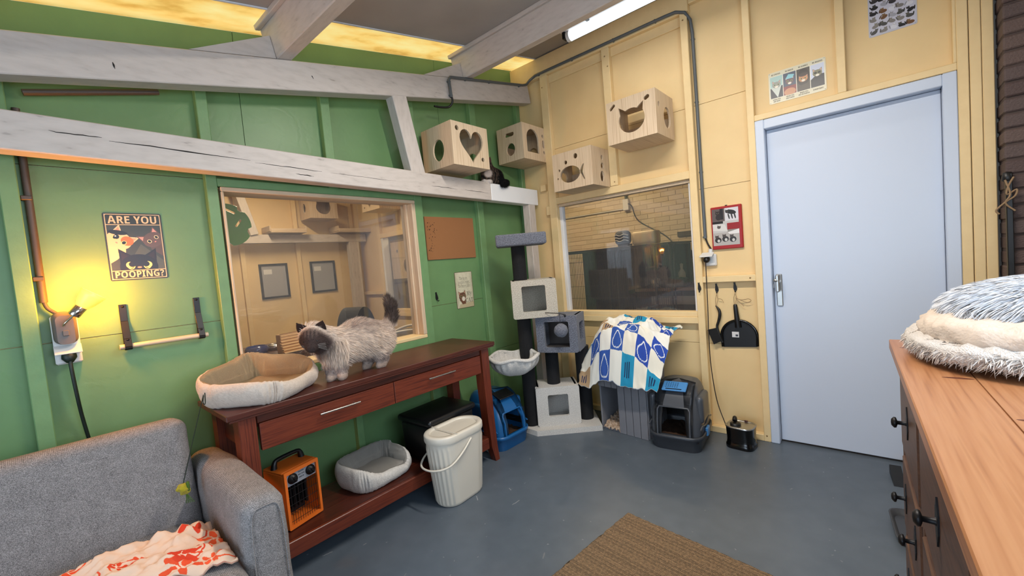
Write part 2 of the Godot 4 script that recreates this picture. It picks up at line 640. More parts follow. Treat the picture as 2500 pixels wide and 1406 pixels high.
	M.sisal = bump(tri(flat(Color(0.045, 0.047, 0.06), 0.85), Vector3(2, 60, 2)), ntex(0.03, [Color.BLACK, Color.WHITE], 19, 1), 0.1)
	var rg := flat(Color.WHITE, 0.95)
	rg.albedo_texture = weave_texture(false)
	tri(rg, Vector3(6, 6, 6))
	bump(rg, weave_texture(true), 0.35)
	M.jute = rg
	M.cork = cloth_mat(Color(0.55, 0.37, 0.23), Color(0.62, 0.43, 0.28), 0.2, 3.0, 0.05)
	# glass and glowing things
	var gl := flat(Color(1, 1, 1, 0.02), 0.0)
	gl.transparency = BaseMaterial3D.TRANSPARENCY_ALPHA
	M.glass = gl
	var sl := flat(Color.WHITE, 0.6)
	sl.albedo_texture = ntex(0.012, [Color(0.86, 0.62, 0.26), Color(1.0, 0.80, 0.42), Color(1.0, 0.85, 0.50), Color(1.0, 0.90, 0.58)], 51, 5, 0.0, 512, FastNoiseLite.TYPE_SIMPLEX_SMOOTH, [0.0, 0.35, 0.6, 1.0])
	tri(sl, Vector3(0.9, 0.9, 0.45), true)
	sl.backlight_enabled = true
	sl.backlight = Color(1, 1, 1)
	M.skylight = sl
	var tb := flat(Color.WHITE, 0.4)
	tb.emission_enabled = true
	tb.emission = Color(0.93, 0.97, 1.0)
	tb.emission_energy_multiplier = 1.35
	M.tube = tb
	var sh := flat(Color(0.95, 0.80, 0.50), 0.35)
	sh.emission_enabled = true
	sh.emission = Color(1.0, 0.60, 0.14)
	sh.emission_energy_multiplier = 2.0
	M.shade = sh
	var bl := flat(Color.WHITE, 0.3)
	bl.emission_enabled = true
	bl.emission = Color(1.0, 0.78, 0.36)
	bl.emission_energy_multiplier = 3.0
	M.bulb = bl
	var fur := flat(Color.WHITE, 0.9)
	fur.vertex_color_use_as_albedo = true
	fur.metallic_specular = 0.25
	M.fur = fur
	var sk := flat(Color.WHITE, 0.55)
	sk.vertex_color_use_as_albedo = true
	M.vcol = sk
	M.eye = flat(Color(0.03, 0.03, 0.04), 0.1)

func cloth_mat(c0: Color, c1: Color, freq: float, sc: float, relief: float) -> StandardMaterial3D:
	var m := flat(Color.WHITE, 0.93)
	m.metallic_specular = 0.2
	m.albedo_texture = ntex(freq, [c0, c1], int(freq * 1000) + 3, 4)
	tri(m, Vector3.ONE * sc)
	bump(m, ntex(freq * 1.6, [Color.BLACK, Color.WHITE], 61, 3), relief)
	m.rim_enabled = true
	m.rim = 0.3
	return m

func floor_texture() -> ImageTexture:
	var n := 1024
	var im := Image.create(n, n, false, Image.FORMAT_RGB8)
	var a := noise(0.004, 4, 4)
	var b := noise(0.03, 6, 3)
	for y in n:
		for x in n:
			var v := a.get_noise_2d(x, y) * 0.030 + b.get_noise_2d(x, y) * 0.018
			im.set_pixel(x, y, Color(0.325 + v, 0.362 + v, 0.400 + v))
	var r := RandomNumberGenerator.new()
	r.seed = 11
	for i in 420:
		var c := Vector2(r.randf() * n, r.randf() * n)
		var k := r.randf()
		var l := r.randf_range(0.5, 1.6) if k < 0.85 else r.randf_range(4, 16)
		var d := Vector2.from_angle(r.randf() * TAU)
		var t := r.randf_range(0.45, 0.75)
		for s in int(l * 2) + 1:
			var p := c + d * s * 0.5
			var old := im.get_pixel(int(p.x) % n, int(p.y) % n)
			im.set_pixel(posmod(int(p.x), n), posmod(int(p.y), n), old.lerp(Color(t, t, t * 0.98), 0.6))
	return ImageTexture.create_from_image(im)

func tweed_texture() -> ImageTexture:
	var n := 512
	var im := Image.create(n, n, false, Image.FORMAT_RGB8)
	var r := RandomNumberGenerator.new()
	r.seed = 3
	var big := noise(0.01, 2, 3)
	for y in n:
		for x in range(0, n, 2):
			var v := 0.47 + r.randf_range(-0.17, 0.19) + big.get_noise_2d(x, y) * 0.03
			v += 0.05 if (y / 3) % 2 == 0 else -0.04
			var c := Color(v * 1.0, v * 0.965, v * 0.95)
			im.set_pixel(x, y, c)
			im.set_pixel(x + 1, y, c)
	return ImageTexture.create_from_image(im)

func weave_texture(height: bool) -> ImageTexture:
	var n := 512
	var im := Image.create(n, n, false, Image.FORMAT_RGB8)
	var r := RandomNumberGenerator.new()
	r.seed = 5
	var rows := []
	for i in 40: rows.append(r.randf_range(-0.1, 0.08))
	var big := noise(0.02, 2, 3)
	for y in n:
		for x in n:
			var row := y / 16
			var cx := fposmod(x + (9 if row % 2 else 0), 18.0) / 18.0 - 0.5
			var cy := fposmod(y, 16.0) / 16.0 - 0.5
			var h := clampf(1.15 - (cx * cx + cy * cy) * 3.6, 0.0, 1.0)
			if height:
				im.set_pixel(x, y, Color(h, h, h))
			else:
				var v: float = 0.80 + rows[row % 40] + big.get_noise_2d(x, y) * 0.16 + r.randf_range(-0.05, 0.05)
				v *= lerpf(0.45, 1.0, h)
				im.set_pixel(x, y, Color(v * 0.80, v * 0.655, v * 0.49))
	return ImageTexture.create_from_image(im)

# ---------------------------------------------------------------- prints
func p_poly(im: Image, pts: Array, c: Color) -> void:
	var pv := PackedVector2Array(pts)
	var lo := pv[0]
	var hi := pv[0]
	for p in pv:
		lo = lo.min(p); hi = hi.max(p)
	for y in range(maxi(0, int(lo.y)), mini(im.get_height() - 1, int(hi.y) + 1) + 1):
		for x in range(maxi(0, int(lo.x)), mini(im.get_width() - 1, int(hi.x) + 1) + 1):
			if Geometry2D.is_point_in_polygon(Vector2(x + 0.5, y + 0.5), pv): im.set_pixel(x, y, c)

func p_ell(im: Image, cx: float, cy: float, rx: float, ry: float, c: Color, rot := 0.0) -> void:
	var m := maxf(rx, ry)
	for y in range(maxi(0, int(cy - m)), mini(im.get_height() - 1, int(cy + m) + 1) + 1):
		for x in range(maxi(0, int(cx - m)), mini(im.get_width() - 1, int(cx + m) + 1) + 1):
			var v := Vector2(x + 0.5 - cx, y + 0.5 - cy).rotated(-rot)
			if (v.x / rx) * (v.x / rx) + (v.y / ry) * (v.y / ry) <= 1.0: im.set_pixel(x, y, c)

func p_cat(im: Image, c: Vector2, s: float, rot: float, coat: Color, inner: Color, iris: Color, patch = null) -> void:
	# a cat's head, s = half width
	var q := func(x: float, y: float) -> Vector2: return c + Vector2(x, y).rotated(rot) * s
	for e in [-1.0, 1.0]:
		p_poly(im, [q.call(e * 0.95, -0.1), q.call(e * 0.98, -1.25), q.call(e * 0.25, -0.7)], coat)
		p_poly(im, [q.call(e * 0.85, -0.4), q.call(e * 0.88, -1.05), q.call(e * 0.45, -0.7)], inner)
	p_ell(im, c.x, c.y, s, s * 0.85, coat, rot)
	if patch != null:
		var pp: Vector2 = q.call(0.5, -0.35)
		p_ell(im, pp.x, pp.y, s * 0.5, s * 0.45, patch, rot)
	for e in [-1.0, 1.0]:
		var v: Vector2 = q.call(e * 0.42, -0.05)
		p_ell(im, v.x, v.y, s * 0.2, s * 0.22, iris, rot)
		p_ell(im, v.x, v.y, s * 0.14, s * 0.17, Color(0.03, 0.03, 0.03), rot)
	var no: Vector2 = q.call(0, 0.3)
	p_ell(im, no.x, no.y, s * 0.1, s * 0.06, Color(0.85, 0.5, 0.45), rot)

func print_mat(im: Image, rough := 0.4) -> StandardMaterial3D:
	var m := flat(Color.WHITE, rough)
	m.albedo_texture = ImageTexture.create_from_image(im)
	return m

# ---------------------------------------------------------------- the room
func wall_core(parent: Node3D, lo: Vector3, hi: Vector3, m: Material) -> void:
	B("core", lo, hi, m, parent, 0.0)

func slope_panel(s: SurfaceTool, x0: float, x1: float, z0: float, z1: float, y0: float) -> void:
	# a sheet on x = const whose top follows the roof
	var a := [Vector3(x1, y0, z0), Vector3(x1, y0, z1), Vector3(x1, roof(z1), z1), Vector3(x1, roof(z0), z0)]
	var b := []
	for p in a: b.append(Vector3(x0, p.y, p.z))
	face(s, a, Vector3.RIGHT)
	face(s, b, Vector3.LEFT)
	face(s, [a[0], a[1], b[1], b[0]], Vector3.DOWN)
	face(s, [a[2], a[3], b[3], b[2]], Vector3.UP)
	face(s, [a[0], a[3], b[3], b[0]], Vector3.FORWARD)
	face(s, [a[1], a[2], b[2], b[1]], Vector3.BACK)

func shell() -> void:
	var f := B("floor", Vector3(-5.1, -0.12, -3.15), Vector3(3.6, 0.0, 5.4), M.floor, null, 0.0)
	tag(f, "blue grey painted concrete floor with pale paint specks", "floor", "", "structure")
	# green wall
	var w := T("wall_left", "green painted plywood wall with upright studs beside the sofa", "wall", Vector3.ZERO, 0.0, "", "structure")
	var wz0 := 1.298
	var wz1 := 2.527
	var core := st()
	slope_panel(core, -0.10, -0.013, 2.56, 5.2, 0.0)
	slope_panel(core, -0.10, -0.013, -0.12, 1.26, 0.0)
	bb(core, Vector3(-0.10, 0, 1.26), Vector3(-0.013, 0.85, 2.56), 0.0)
	slope_panel(core, -0.10, -0.013, 1.26, 2.56, 1.935)
	P("core", core, M.yellow, w)
	var g := 0.0015
	for r in [[3.245, 5.2, 0.0, 1.21], [3.245, 5.2, 1.21, 1.95], [2.56, 3.245, 0.0, 1.21], [2.56, 3.245, 1.21, 1.95], [1.26, 2.56, 0.0, 0.85], [0.606, 1.26, 0.0, 1.10], [0.606, 1.26, 1.10, 1.95], [-0.05, 0.606, 0.0, 0.62], [-0.05, 0.606, 0.62, 1.95]]:
		B("panel", Vector3(-0.013, r[2] + g, r[0] + g), Vector3(0.0, r[3] - g, r[1] - g), M.green, w, 0.001)
	B("panel", Vector3(-0.013, 1.935, 1.26), Vector3(0.0, 1.95, 2.56), M.green, w, 0.0)
	for r in [[3.6, 5.2], [2.37, 3.6], [0.95, 2.37], [-0.05, 0.95]]:
		var s := st()
		slope_panel(s, -0.013, 0.0, r[0] + g, r[1] - g, 1.952)
		P("panel", s, M.green, w)
	for r in [[3.218, 3.27, 0.0], [2.537, 2.587, 0.0], [1.88, 1.938, 1.945], [1.88, 1.925, 0.0], [1.230, 1.298, 0.0], [0.573, 0.64, 0.0], [-0.045, 0.005, 0.0], [4.5, 4.55, 0.0]]:
		var top = roof(r[0]) - 0.22
		if r[0] == 1.88 and r[2] == 0.0: top = 0.82
		B("stud", Vector3(0.0, r[2], r[0]), Vector3(0.045, top, r[1]), M.green_stud, w)
	B("rail", Vector3(0.0, 0.825, 1.298), Vector3(0.045, 0.878, 2.537), M.green_stud, w)
	B("rail", Vector3(0.0, 1.908, 1.298), Vector3(0.045, 1.95, 2.537), M.green_stud, w)
	# the window in it
	var win := T("window_1", "pine framed inside window in green wall looking into second room", "window", Vector3.ZERO, 0.0, "", "structure")
	for r in [[0.879, 0.905, wz0, wz1], [1.883, 1.907, wz0, wz1]]:
		B("frame", Vector3(-0.1, r[0], r[2]), Vector3(0.047, r[1], r[3]), M.frame_pine if r[0] > 1.0 else M.yellow_stud, win, 0.004)
	for r in [[wz0, wz0 + 0.032], [wz1 - 0.014, wz1]]:
		B("frame", Vector3(-0.1, 0.905, r[0]), Vector3(0.047, 1.883, r[1]), M.frame_pine_v, win, 0.004)
	for r in [[wz0 + 0.032, wz0 + 0.045], [wz1 - 0.024, wz1 - 0.014]]:
		B("stop", Vector3(-0.04, 0.905, r[0]), Vector3(-0.01, 1.883, r[1]), M.frame_pine_v, win, 0.002)
	B("pane", Vector3(-0.048, 0.90, wz0 + 0.02), Vector3(-0.042, 1.89, wz1 - 0.01), M.glass, win, 0.0)
	# yellow wall
	var y := T("wall_back", "yellow painted stud wall with white door and window", "wall", Vector3.ZERO, 0.0, "", "structure")
	var c := st()
	bb(c, Vector3(0.0, 0.0, -0.12), Vector3(0.40, 3.2, -0.063), 0.0)
	bb(c, Vector3(0.40, 0.0, -0.12), Vector3(1.62, 0.86, -0.063), 0.0)
	bb(c, Vector3(0.40, 1.93, -0.12), Vector3(1.62, 3.2, -0.063), 0.0)
	bb(c, Vector3(1.62, 0.0, -0.12), Vector3(2.03, 3.2, -0.063), 0.0)
	bb(c, Vector3(2.03, 2.17, -0.12), Vector3(2.97, 3.2, -0.063), 0.0)
	bb(c, Vector3(2.97, 0.0, -0.12), Vector3(3.6, 3.2, -0.063), 0.0)
	P("core", c, M.plaster, y)
	for r in [[0.0, 0.40, 0.0, 1.2], [0.0, 0.40, 1.2, 2.39], [0.0, 0.40, 2.39, 3.2], [0.40, 1.62, 0.0, 0.66], [0.40, 1.62, 0.66, 0.86], [0.40, 1.0, 1.93, 2.39], [1.0, 1.62, 1.93, 2.40], [0.40, 1.0, 2.39, 3.2], [1.0, 1.62, 2.40, 3.2], [1.62, 2.03, 0.0, 0.66], [1.62, 2.03, 0.66, 1.80], [1.62, 2.03, 1.80, 2.40], [1.62, 2.03, 2.40, 3.2], [2.03, 2.49, 2.17, 3.2], [2.49, 2.97, 2.17, 3.2]]:
		B("panel", Vector3(r[0] + 0.0012, r[2] + 0.0012, -0.063), Vector3(r[1] - 0.0012, r[3] - 0.0012, -0.05), M.yellow, y, 0.001)
	for r in [[0.34, 0.418, 0.0, 3.05], [0.970, 1.037, 1.945, 3.05], [1.60, 1.650, 0.0, 3.05], [1.992, 2.035, 0.0, 3.2], [2.471, 2.513, 2.21, 3.2], [2.945, 2.958, 2.21, 3.2]]:
		B("stud", Vector3(r[0], r[2], -0.05), Vector3(r[1], r[3], 0.0), M.yellow_stud, y)
	for r in [[0.418, 1.60, 1.885, 1.943], [0.418, 1.60, 0.812, 0.862], [1.65, 1.992, 1.117, 1.162], [2.035, 2.958, 2.172, 2.21], [0.418, 1.60, 0.0, 0.045], [1.65, 1.992, 0.0, 0.045]]:
		B("rail", Vector3(r[0], r[2], -0.05), Vector3(r[1], r[3], 0.0), M.yellow_stud, y)
	B("top_plate", Vector3(0.0, 3.05, -0.05), Vector3(1.66, 3.22, 0.002), M.yellow_stud, y)
	B("top_plate", Vector3(1.66, 3.10, -0.05), Vector3(3.0, 3.22, -0.01), M.yellow_stud, y)
	for r in [[0.418, 0.97], [1.037, 1.60]]:
		B("batten", Vector3(r[0], 2.98, -0.05), Vector3(r[1], 3.05, -0.035), M.yellow_stud, y, 0.002)
	for r in [[0.24, 0.30, 2.03, 2.09], [0.29, 0.345, 1.80, 1.885]]:
		B("block", Vector3(r[0], r[2], -0.05), Vector3(r[1], r[3], -0.015), M.yellow_stud, y)
	for k in 3:
		var x: float = [2.958, 3.002, 3.045][k]
		var b := B("trim_%d" % (k + 1), Vector3(x, 0.0, -0.06), Vector3(x + 0.041, 3.1, 0.0 - 0.002 * k), M.yellow_stud, null, 0.003)
		tag(b, ["yellow upright board touching the white door frame", "middle yellow upright board between door and bricks", "yellow upright board nearest the brick pier"][k], "trim", "", "structure")
	for p in [[0.362, 2.95], [1.0, 2.985], [1.622, 3.0], [1.01, 1.975], [2.01, 0.04], [1.02, 2.9], [1.96, 1.14]]:
		var s := st()
		lathe(s, [Vector2(0.006, 0), Vector2(0.005, 0.0015), Vector2(0.0, 0.002)], 8, Vector3(p[0], p[1], 0.0), Basis(Vector3.RIGHT, PI / 2))
		P("screw", s, flat(Color(0.55, 0.42, 0.25), 0.5), y)
	# window 2 in the yellow wall
	var w2 := T("window_2", "inside window in yellow wall above the draped crate", "window", Vector3.ZERO, 0.0, "", "structure")
	B("frame", Vector3(0.418, 0.862, -0.10), Vector3(1.60, 0.90, -0.012), M.yellow_stud, w2)
	B("frame", Vector3(0.418, 1.86, -0.10), Vector3(1.60, 1.885, -0.03), M.frame_pine, w2)
	B("stop", Vector3(0.418, 0.90, -0.09), Vector3(0.45, 1.86, -0.04), M.white, w2)
	B("stop", Vector3(1.576, 0.90, -0.09), Vector3(1.60, 1.86, -0.04), M.white, w2)
	B("pane", Vector3(0.44, 0.89, -0.073), Vector3(1.585, 1.87, -0.067), M.glass, w2, 0.0)
	# door
	var d := T("door_1", "plain white door in white frame with steel lever handle", "door", Vector3.ZERO, 0.0, "", "structure")
	for r in [[2.035, 2.087, 0.0, 2.17], [2.903, 2.957, 0.0, 2.17], [2.087, 2.903, 2.108, 2.168]]:
		B("door_frame", Vector3(r[0], r[2], -0.10), Vector3(r[1], r[3], 0.004), M.door, d, 0.004)
	B("leaf", Vector3(2.089, 0.012, -0.10), Vector3(2.901, 2.106, -0.056), M.door, d, 0.003)
	var hd := st()
	box(hd, Vector3(2.121, 1.047, -0.050), Vector3(0.034, 0.215, 0.012), 0.004)
	P("handle_plate", hd, M.steel, d)
	hd = st()
	tube(hd, curve([Vector3(2.121, 1.105, -0.05), Vector3(2.121, 1.105, -0.012), Vector3(2.116, 1.112, 0.004), Vector3(2.105, 1.118, 0.008), Vector3(2.112, 1.118, 0.008)], 4), 0.010, 8)
	box(hd, Vector3(2.119, 1.095, 0.004), Vector3(0.022, 0.115, 0.016), 0.007)
	P("handle", hd, M.steel, d)
	hd = st()
	box(hd, Vector3(2.088, 1.075, -0.052), Vector3(0.004, 0.03, 0.012), 0.001)
	P("latch_plate", hd, M.steel, d)
	# brick pier, right wall, rear wall
	var pier := T("wall_right_pier", "grey brown painted brick pier beside the door trims", "wall", Vector3.ZERO, 0.0, "", "structure")
	B("mortar", Vector3(3.103, 0.0, -0.06), Vector3(3.6, 3.1, 0.094), flat(Color(0.30, 0.25, 0.235), 0.9), pier, 0.0)
	var bm := []
	for i in 4:
		var cl := [Color(0.335, 0.27, 0.255), Color(0.31, 0.25, 0.24), Color(0.36, 0.295, 0.275), Color(0.33, 0.275, 0.265)][i] as Color
		bm.append(bump(tri(flat(cl, 0.75), Vector3.ONE * 3), M.fine, 0.25))
	var shapes := []
	for l in [0.105, 0.215]:
		var s := st()
		box(s, Vector3(l / 2, 0.031, 0), Vector3(l, 0.062, 0.16), 0.006)
		s.generate_normals()
		shapes.append(s.commit())
	for row in 42:
		var x := 3.098
		for k in 2:
			var long := (row + k) % 2
			var b := PM("brick", shapes[long], bm[rng.randi() % 4], pier)
			b.position = Vector3(x + rng.randf_range(-0.002, 0.002), row * 0.0725 + 0.004, 0.022 + rng.randf_range(0.0, 0.006))
			x += (0.215 if long else 0.105) + 0.010
	var rw := T("wall_right", "plaster wall with window behind the pine chest of drawers", "wall", Vector3.ZERO, 0.0, "", "structure")
	for r in [[0.10, 1.8, 0.0, 3.2], [3.5, 5.2, 0.0, 3.2], [1.8, 3.5, 0.0, 1.12], [1.8, 3.5, 2.12, 3.2]]:
		B("core", Vector3(3.43, r[2], r[0]), Vector3(3.6, r[3], r[1]), M.plaster, rw, 0.0)
	var re := T("wall_rear", "plaster wall with glazed doors behind the viewer", "wall", Vector3.ZERO, 0.0, "", "structure")
	for r in [[-3.3, 0.85, 0.0, 3.2], [3.25, 3.6, 0.0, 3.2], [0.85, 3.25, 0.0, 0.2], [0.85, 3.25, 2.0, 3.2]]:
		B("core", Vector3(r[0], r[2], 5.2), Vector3(r[1], r[3], 5.35), M.plaster, re, 0.0)
	var w3 := T("window_3", "wide white framed glazing in the wall behind the viewer", "window", Vector3.ZERO, 0.0, "", "structure")
	for r in [[0.85, 3.25, 0.2, 0.26], [0.85, 3.25, 1.94, 2.0], [0.85, 0.91, 0.26, 1.94], [2.02, 2.08, 0.26, 1.94], [3.19, 3.25, 0.26, 1.94]]:
		B("frame", Vector3(r[0], r[2], 5.22), Vector3(r[1], r[3], 5.28), M.white, w3)
	B("pane", Vector3(0.9, 0.25, 5.247), Vector3(3.2, 1.95, 5.253), M.glass, w3, 0.0)
	var w6 := T("window_6", "white framed window in the right wall above the chest", "window", Vector3.ZERO, 0.0, "", "structure")
	for r in [[1.8, 3.5, 1.12, 1.18], [1.8, 3.5, 2.06, 2.12], [1.8, 1.86, 1.18, 2.06], [3.44, 3.5, 1.18, 2.06]]:
		B("frame", Vector3(3.48, r[2], r[0]), Vector3(3.54, r[3], r[1]), M.white, w6)
	B("pane", Vector3(3.507, 1.17, 1.85), Vector3(3.513, 2.07, 3.45), M.glass, w6, 0.0)
	# ceiling boards, open along the green wall for the skylight strip
	var ce := T("ceiling", "sloping dull grey ceiling boards between white beams", "ceiling", Vector3.ZERO, 0.0, "", "structure")
	for r in [[0.305, 3.6, -0.12, 5.35]]:
		var s := st()
		roof_slab(s, r[0], r[1], r[2], r[3], 0.0, 0.05)
		P("board", s, M.ceiling, ce)
	var cs := st()
	roof_slab(cs, 0.296, 0.306, -0.05, 5.2, -0.006, 0.05)
	P("edge_strip", cs, M.white, ce)
	cs = st()
	roof_slab(cs, -3.3, -0.013, -0.12, 5.35, 0.0, 0.05)
	P("board", cs, M.plaster, ce)
	var sk := T("window_4", "yellowed translucent roof strip glowing above the green wall", "skylight", Vector3.ZERO, 0.0, "", "structure")
	cs = st()
	var q := [Vector3(-0.012, roof(-0.05) + 0.006, -0.05), Vector3(0.302, roof(-0.05) + 0.006, -0.05), Vector3(0.302, roof(5.2) + 0.006, 5.2), Vector3(-0.012, roof(5.2) + 0.006, 5.2)]
	face(cs, q, Vector3.UP)
	P("translucent_sheet", cs, M.skylight, sk)

func roof_slab(s: SurfaceTool, x0: float, x1: float, z0: float, z1: float, lo: float, hi: float) -> void:
	var p := []
	for k in 8:
		var x := x1 if k & 1 else x0
		var z := z1 if k & 2 else z0
		p.append(Vector3(x, roof(z) + (hi if k & 4 else lo), z))
	face(s, [p[0], p[1], p[3], p[2]], Vector3.DOWN)
	face(s, [p[4], p[5], p[7], p[6]], Vector3.UP)
	face(s, [p[0], p[1], p[5], p[4]], Vector3.FORWARD)
	face(s, [p[2], p[3], p[7], p[6]], Vector3.BACK)
	face(s, [p[0], p[2], p[6], p[4]], Vector3.LEFT)
	face(s, [p[1], p[3], p[7], p[5]], Vector3.RIGHT)

func sloped_beam(called: String, lo_a: float, lo_b: float, z0: float, z1: float, h: float, m: Material, parent: Node) -> MeshInstance3D:
	# a beam along z between x .11 and .20 whose underside runs from lo_a at z0 to lo_b at z1
	var a := Vector3(0.155, lo_a + h / 2, z0)
	var b := Vector3(0.155, lo_b + h / 2, z1)
	var s := st()
	bar(s, a, b, 0.09, h, Vector3.UP, 0.004)
	return P(called, s, m, parent)

func crack(parent: Node, x: float, a: Vector2, b: Vector2, w: float) -> void:
	# a dry split in a beam's face (z, y)
	var s := st()
	var pts := []
	for i in 9:
		var t := i / 8.0
		pts.append(Vector3(x, lerpf(a.y, b.y, t) + rng.randf_range(-0.002, 0.002), lerpf(a.x, b.x, t)))
	var rad := []
	for i in 9: rad.append(w * (0.25 + sin(PI * i / 8.0)) * rng.randf_range(0.5, 1.0))
	tube(s, pts, rad, 5)
	P("crack", s, flat(Color(0.12, 0.10, 0.09), 0.9), parent)

func beams() -> void:
	var b1 := T("beam", "upper white timber beam running along the green wall under the rafters", "beam", Vector3.ZERO, 0.0, "", "structure")
	sloped_beam("timber", 2.866, 2.866 - 0.1943 * 5.2, -0.018, 5.18, 0.16, M.beam2, b1)
	crack(b1, 0.2, Vector2(2.905, 2.372), Vector2(2.90, 2.345), 0.004)
	crack(b1, 0.2, Vector2(2.05, 2.55), Vector2(2.04, 2.535), 0.003)
	var b2 := T("beam", "lower white timber beam just above the inside window carrying the tabby", "beam", Vector3.ZERO, 0.0, "", "structure")
	sloped_beam("timber", 1.921, 1.983, 0.62, 5.18, 0.149, M.beam2, b2)
	var fr := sloped_beam("timber", 1.911, 1.921, -0.022, 0.62, 0.144, M.fresh, b2)
	fr.set_meta("label", "freshly painted brighter end")
	for k in [[3.12, 2.97, 2.045, 2.042, 0.003], [2.95, 2.42, 2.035, 2.022, 0.003], [2.40, 2.05, 2.012, 2.004, 0.0025], [2.0, 1.55, 2.002, 1.995, 0.0014], [1.25, 1.0, 1.99, 1.985, 0.002], [0.92, 0.66, 1.985, 1.98, 0.002], [2.2, 2.1, 1.975, 1.973, 0.003]]:
		crack(b2, 0.2, Vector2(k[0], k[2]), Vector2(k[1], k[3]), k[4])
	var po := T("post", "leaning white timber between the two long beams", "post", Vector3.ZERO, 0.0, "", "structure")
	var s := st()
	bar(s, Vector3(0.157, 2.06, 1.350), Vector3(0.157, 2.61, 1.458), 0.082, 0.118, Vector3.FORWARD, 0.004)
	P("timber", s, M.beam1, po)
	var p2 := T("post", "upright white post in the corner behind the cat tower", "post", Vector3.ZERO, 0.0, "", "structure")
	B("timber", Vector3(0.122, 0.0, 0.033), Vector3(0.2, 1.912, 0.126), M.beam1, p2, 0.004)
	# rafters across the room, square to the sloping roof
	var sl := Vector3(0, -ROOF_K, 1.0).normalized()
	var nn := Vector3(0, 1.0, ROOF_K).normalized()
	var names := ["white rafter with wedge block nearest the yellow wall, beside the tube light", "white rafter with wedge block farther from the yellow wall", "white rafter nearest the viewer"]
	var zs := [0.826, 2.230, 3.62]
	for k in 3:
		var r := T("rafter", names[k], "rafter", Vector3.ZERO, 0.0, "", "structure")
		var z: float = zs[k]
		var yb := 2.866 - 0.1943 * (z + 0.018) + 0.163
		var base := Vector3(0.0, yb, z)
		var q := Basis(Vector3.RIGHT, nn, sl)
		s = st()
		box(s, base + Vector3(1.83, 0, 0) + nn * 0.10 - sl * 0.042, Vector3(3.45, 0.20, 0.085), 0.005, q)
		P("timber", s, M.beam0, r)
		s = st()
		box(s, base + Vector3(1.83, 0, 0) + nn * 0.187 + sl * 0.014, Vector3(3.45, 0.026, 0.028), 0.003, q)
		P("batten", s, M.beam0, r)
		# wedge on the downhill side
		s = st()
		var e0 := base + sl * 0.003
		var tri_ := [e0, e0 + sl * 0.40, e0 + nn * 0.115]
		var f0 := []
		var f1 := []
		for p in tri_:
			f0.append(p + Vector3(0.115, 0, 0)); f1.append(p + Vector3(0.198, 0, 0))
		face(s, f0, Vector3.LEFT); face(s, f1, Vector3.RIGHT)
		face(s, [f0[1], f0[2], f1[2], f1[1]], (nn + sl * 0.3))
		face(s, [f0[0], f0[2], f1[2], f1[0]], -sl)
		face(s, [f0[0], f0[1], f1[1], f1[0]], -nn)
		P("wedge", s, M.beam2, r)

# ---------------------------------------------------------------- wooden cat boxes
func cat_head(cx: float, cy: float, r: float) -> PackedVector2Array:
	var o := PackedVector2Array()
	for i in 25:
		var a := deg_to_rad(lerpf(150.0, 390.0, i / 24.0))
		o.append(Vector2(cx + cos(a) * r, cy + sin(a) * r * 0.92))
	o.append(Vector2(cx + r * 0.95, cy + r * 1.05))
	o.append(Vector2(cx + r * 0.55, cy + r * 0.78))
	for i in 5:
		var a := deg_to_rad(lerpf(60.0, 120.0, i / 4.0))
		o.append(Vector2(cx + cos(a) * r * 0.9, cy + sin(a) * r * 0.8))
	o.append(Vector2(cx - r * 0.55, cy + r * 0.78))
	o.append(Vector2(cx - r * 0.95, cy + r * 1.05))
	return o

func heart(cx: float, cy: float, r: float) -> PackedVector2Array:
	var o := PackedVector2Array()
	for i in 40:
		var t := TAU * i / 40.0
		var x := 16.0 * pow(sin(t), 3)
		var y := 13.0 * cos(t) - 5.0 * cos(2 * t) - 2.0 * cos(3 * t) - cos(4 * t)
		o.append(Vector2(cx + x / 16.0 * r, cy + y / 16.0 * r * 1.15))
	return o

func fish(cx: float, cy: float) -> Array:
	var tail := PackedVector2Array([Vector2(cx + 0.088, cy + 0.004), Vector2(cx + 0.128, cy + 0.060), Vector2(cx + 0.134, cy + 0.055), Vector2(cx + 0.118, cy - 0.004), Vector2(cx + 0.136, cy - 0.062), Vector2(cx + 0.128, cy - 0.066)])
	return [circle(cx, cy, 0.095, 0.066, 28), tail]

func arch(cx: float, y0: float, w: float, h: float) -> PackedVector2Array:
	var o := PackedVector2Array([Vector2(cx - w / 2, y0), Vector2(cx + w / 2, y0)])
	for i in 13:
		var a := PI * i / 12.0
		o.append(Vector2(cx + cos(a) * w / 2, y0 + h - w / 2 + sin(a) * w / 2))
	return o

func cat_box(label: String, at: Vector3, turn: float, w: float, h: float, d: float, front: Array, left: Array, right: Array, group := "wall mounted wooden cat boxes", back := 0.55) -> Node3D:
	# local: stands on y = 0, back on z = 0, front face at z = d
	var t := T("cat_box", label, "cat box", at, turn, group)
	var th := 0.014
	var s := st()
	plate(s, rect2(w, h), front, th, Transform3D(Basis(), Vector3(0, 0, d - th)))
	P("front_panel", s, M.pale1, t)
	for sd in [-1.0, 1.0]:
		s = st()
		var q := Basis(Vector3(0, 0, 1), Vector3.UP, Vector3(-1, 0, 0)) if sd < 0 else Basis(Vector3(0, 0, -1), Vector3.UP, Vector3(1, 0, 0))
		var dd := d - th - 0.0005
		plate(s, rect2(dd, h), left if sd < 0 else right, th, Transform3D(q, Vector3(sd * (w / 2 - th), 0, dd / 2)))
		P("side_panel", s, M.pale1, t)
	B("bottom_panel", Vector3(-w / 2 + th, 0.0, 0.0), Vector3(w / 2 - th, th, d - th), M.pale2, t, 0.0)
	B("top_panel", Vector3(-w / 2 + th, h - th, 0.0), Vector3(w / 2 - th, h, d - th), M.pale2, t, 0.0)
	if back > 0.0:
		B("back_panel", Vector3(-w / 2 + th, th, 0.0), Vector3(w / 2 - th, h * back, th), M.pale1, t, 0.0)
	return t

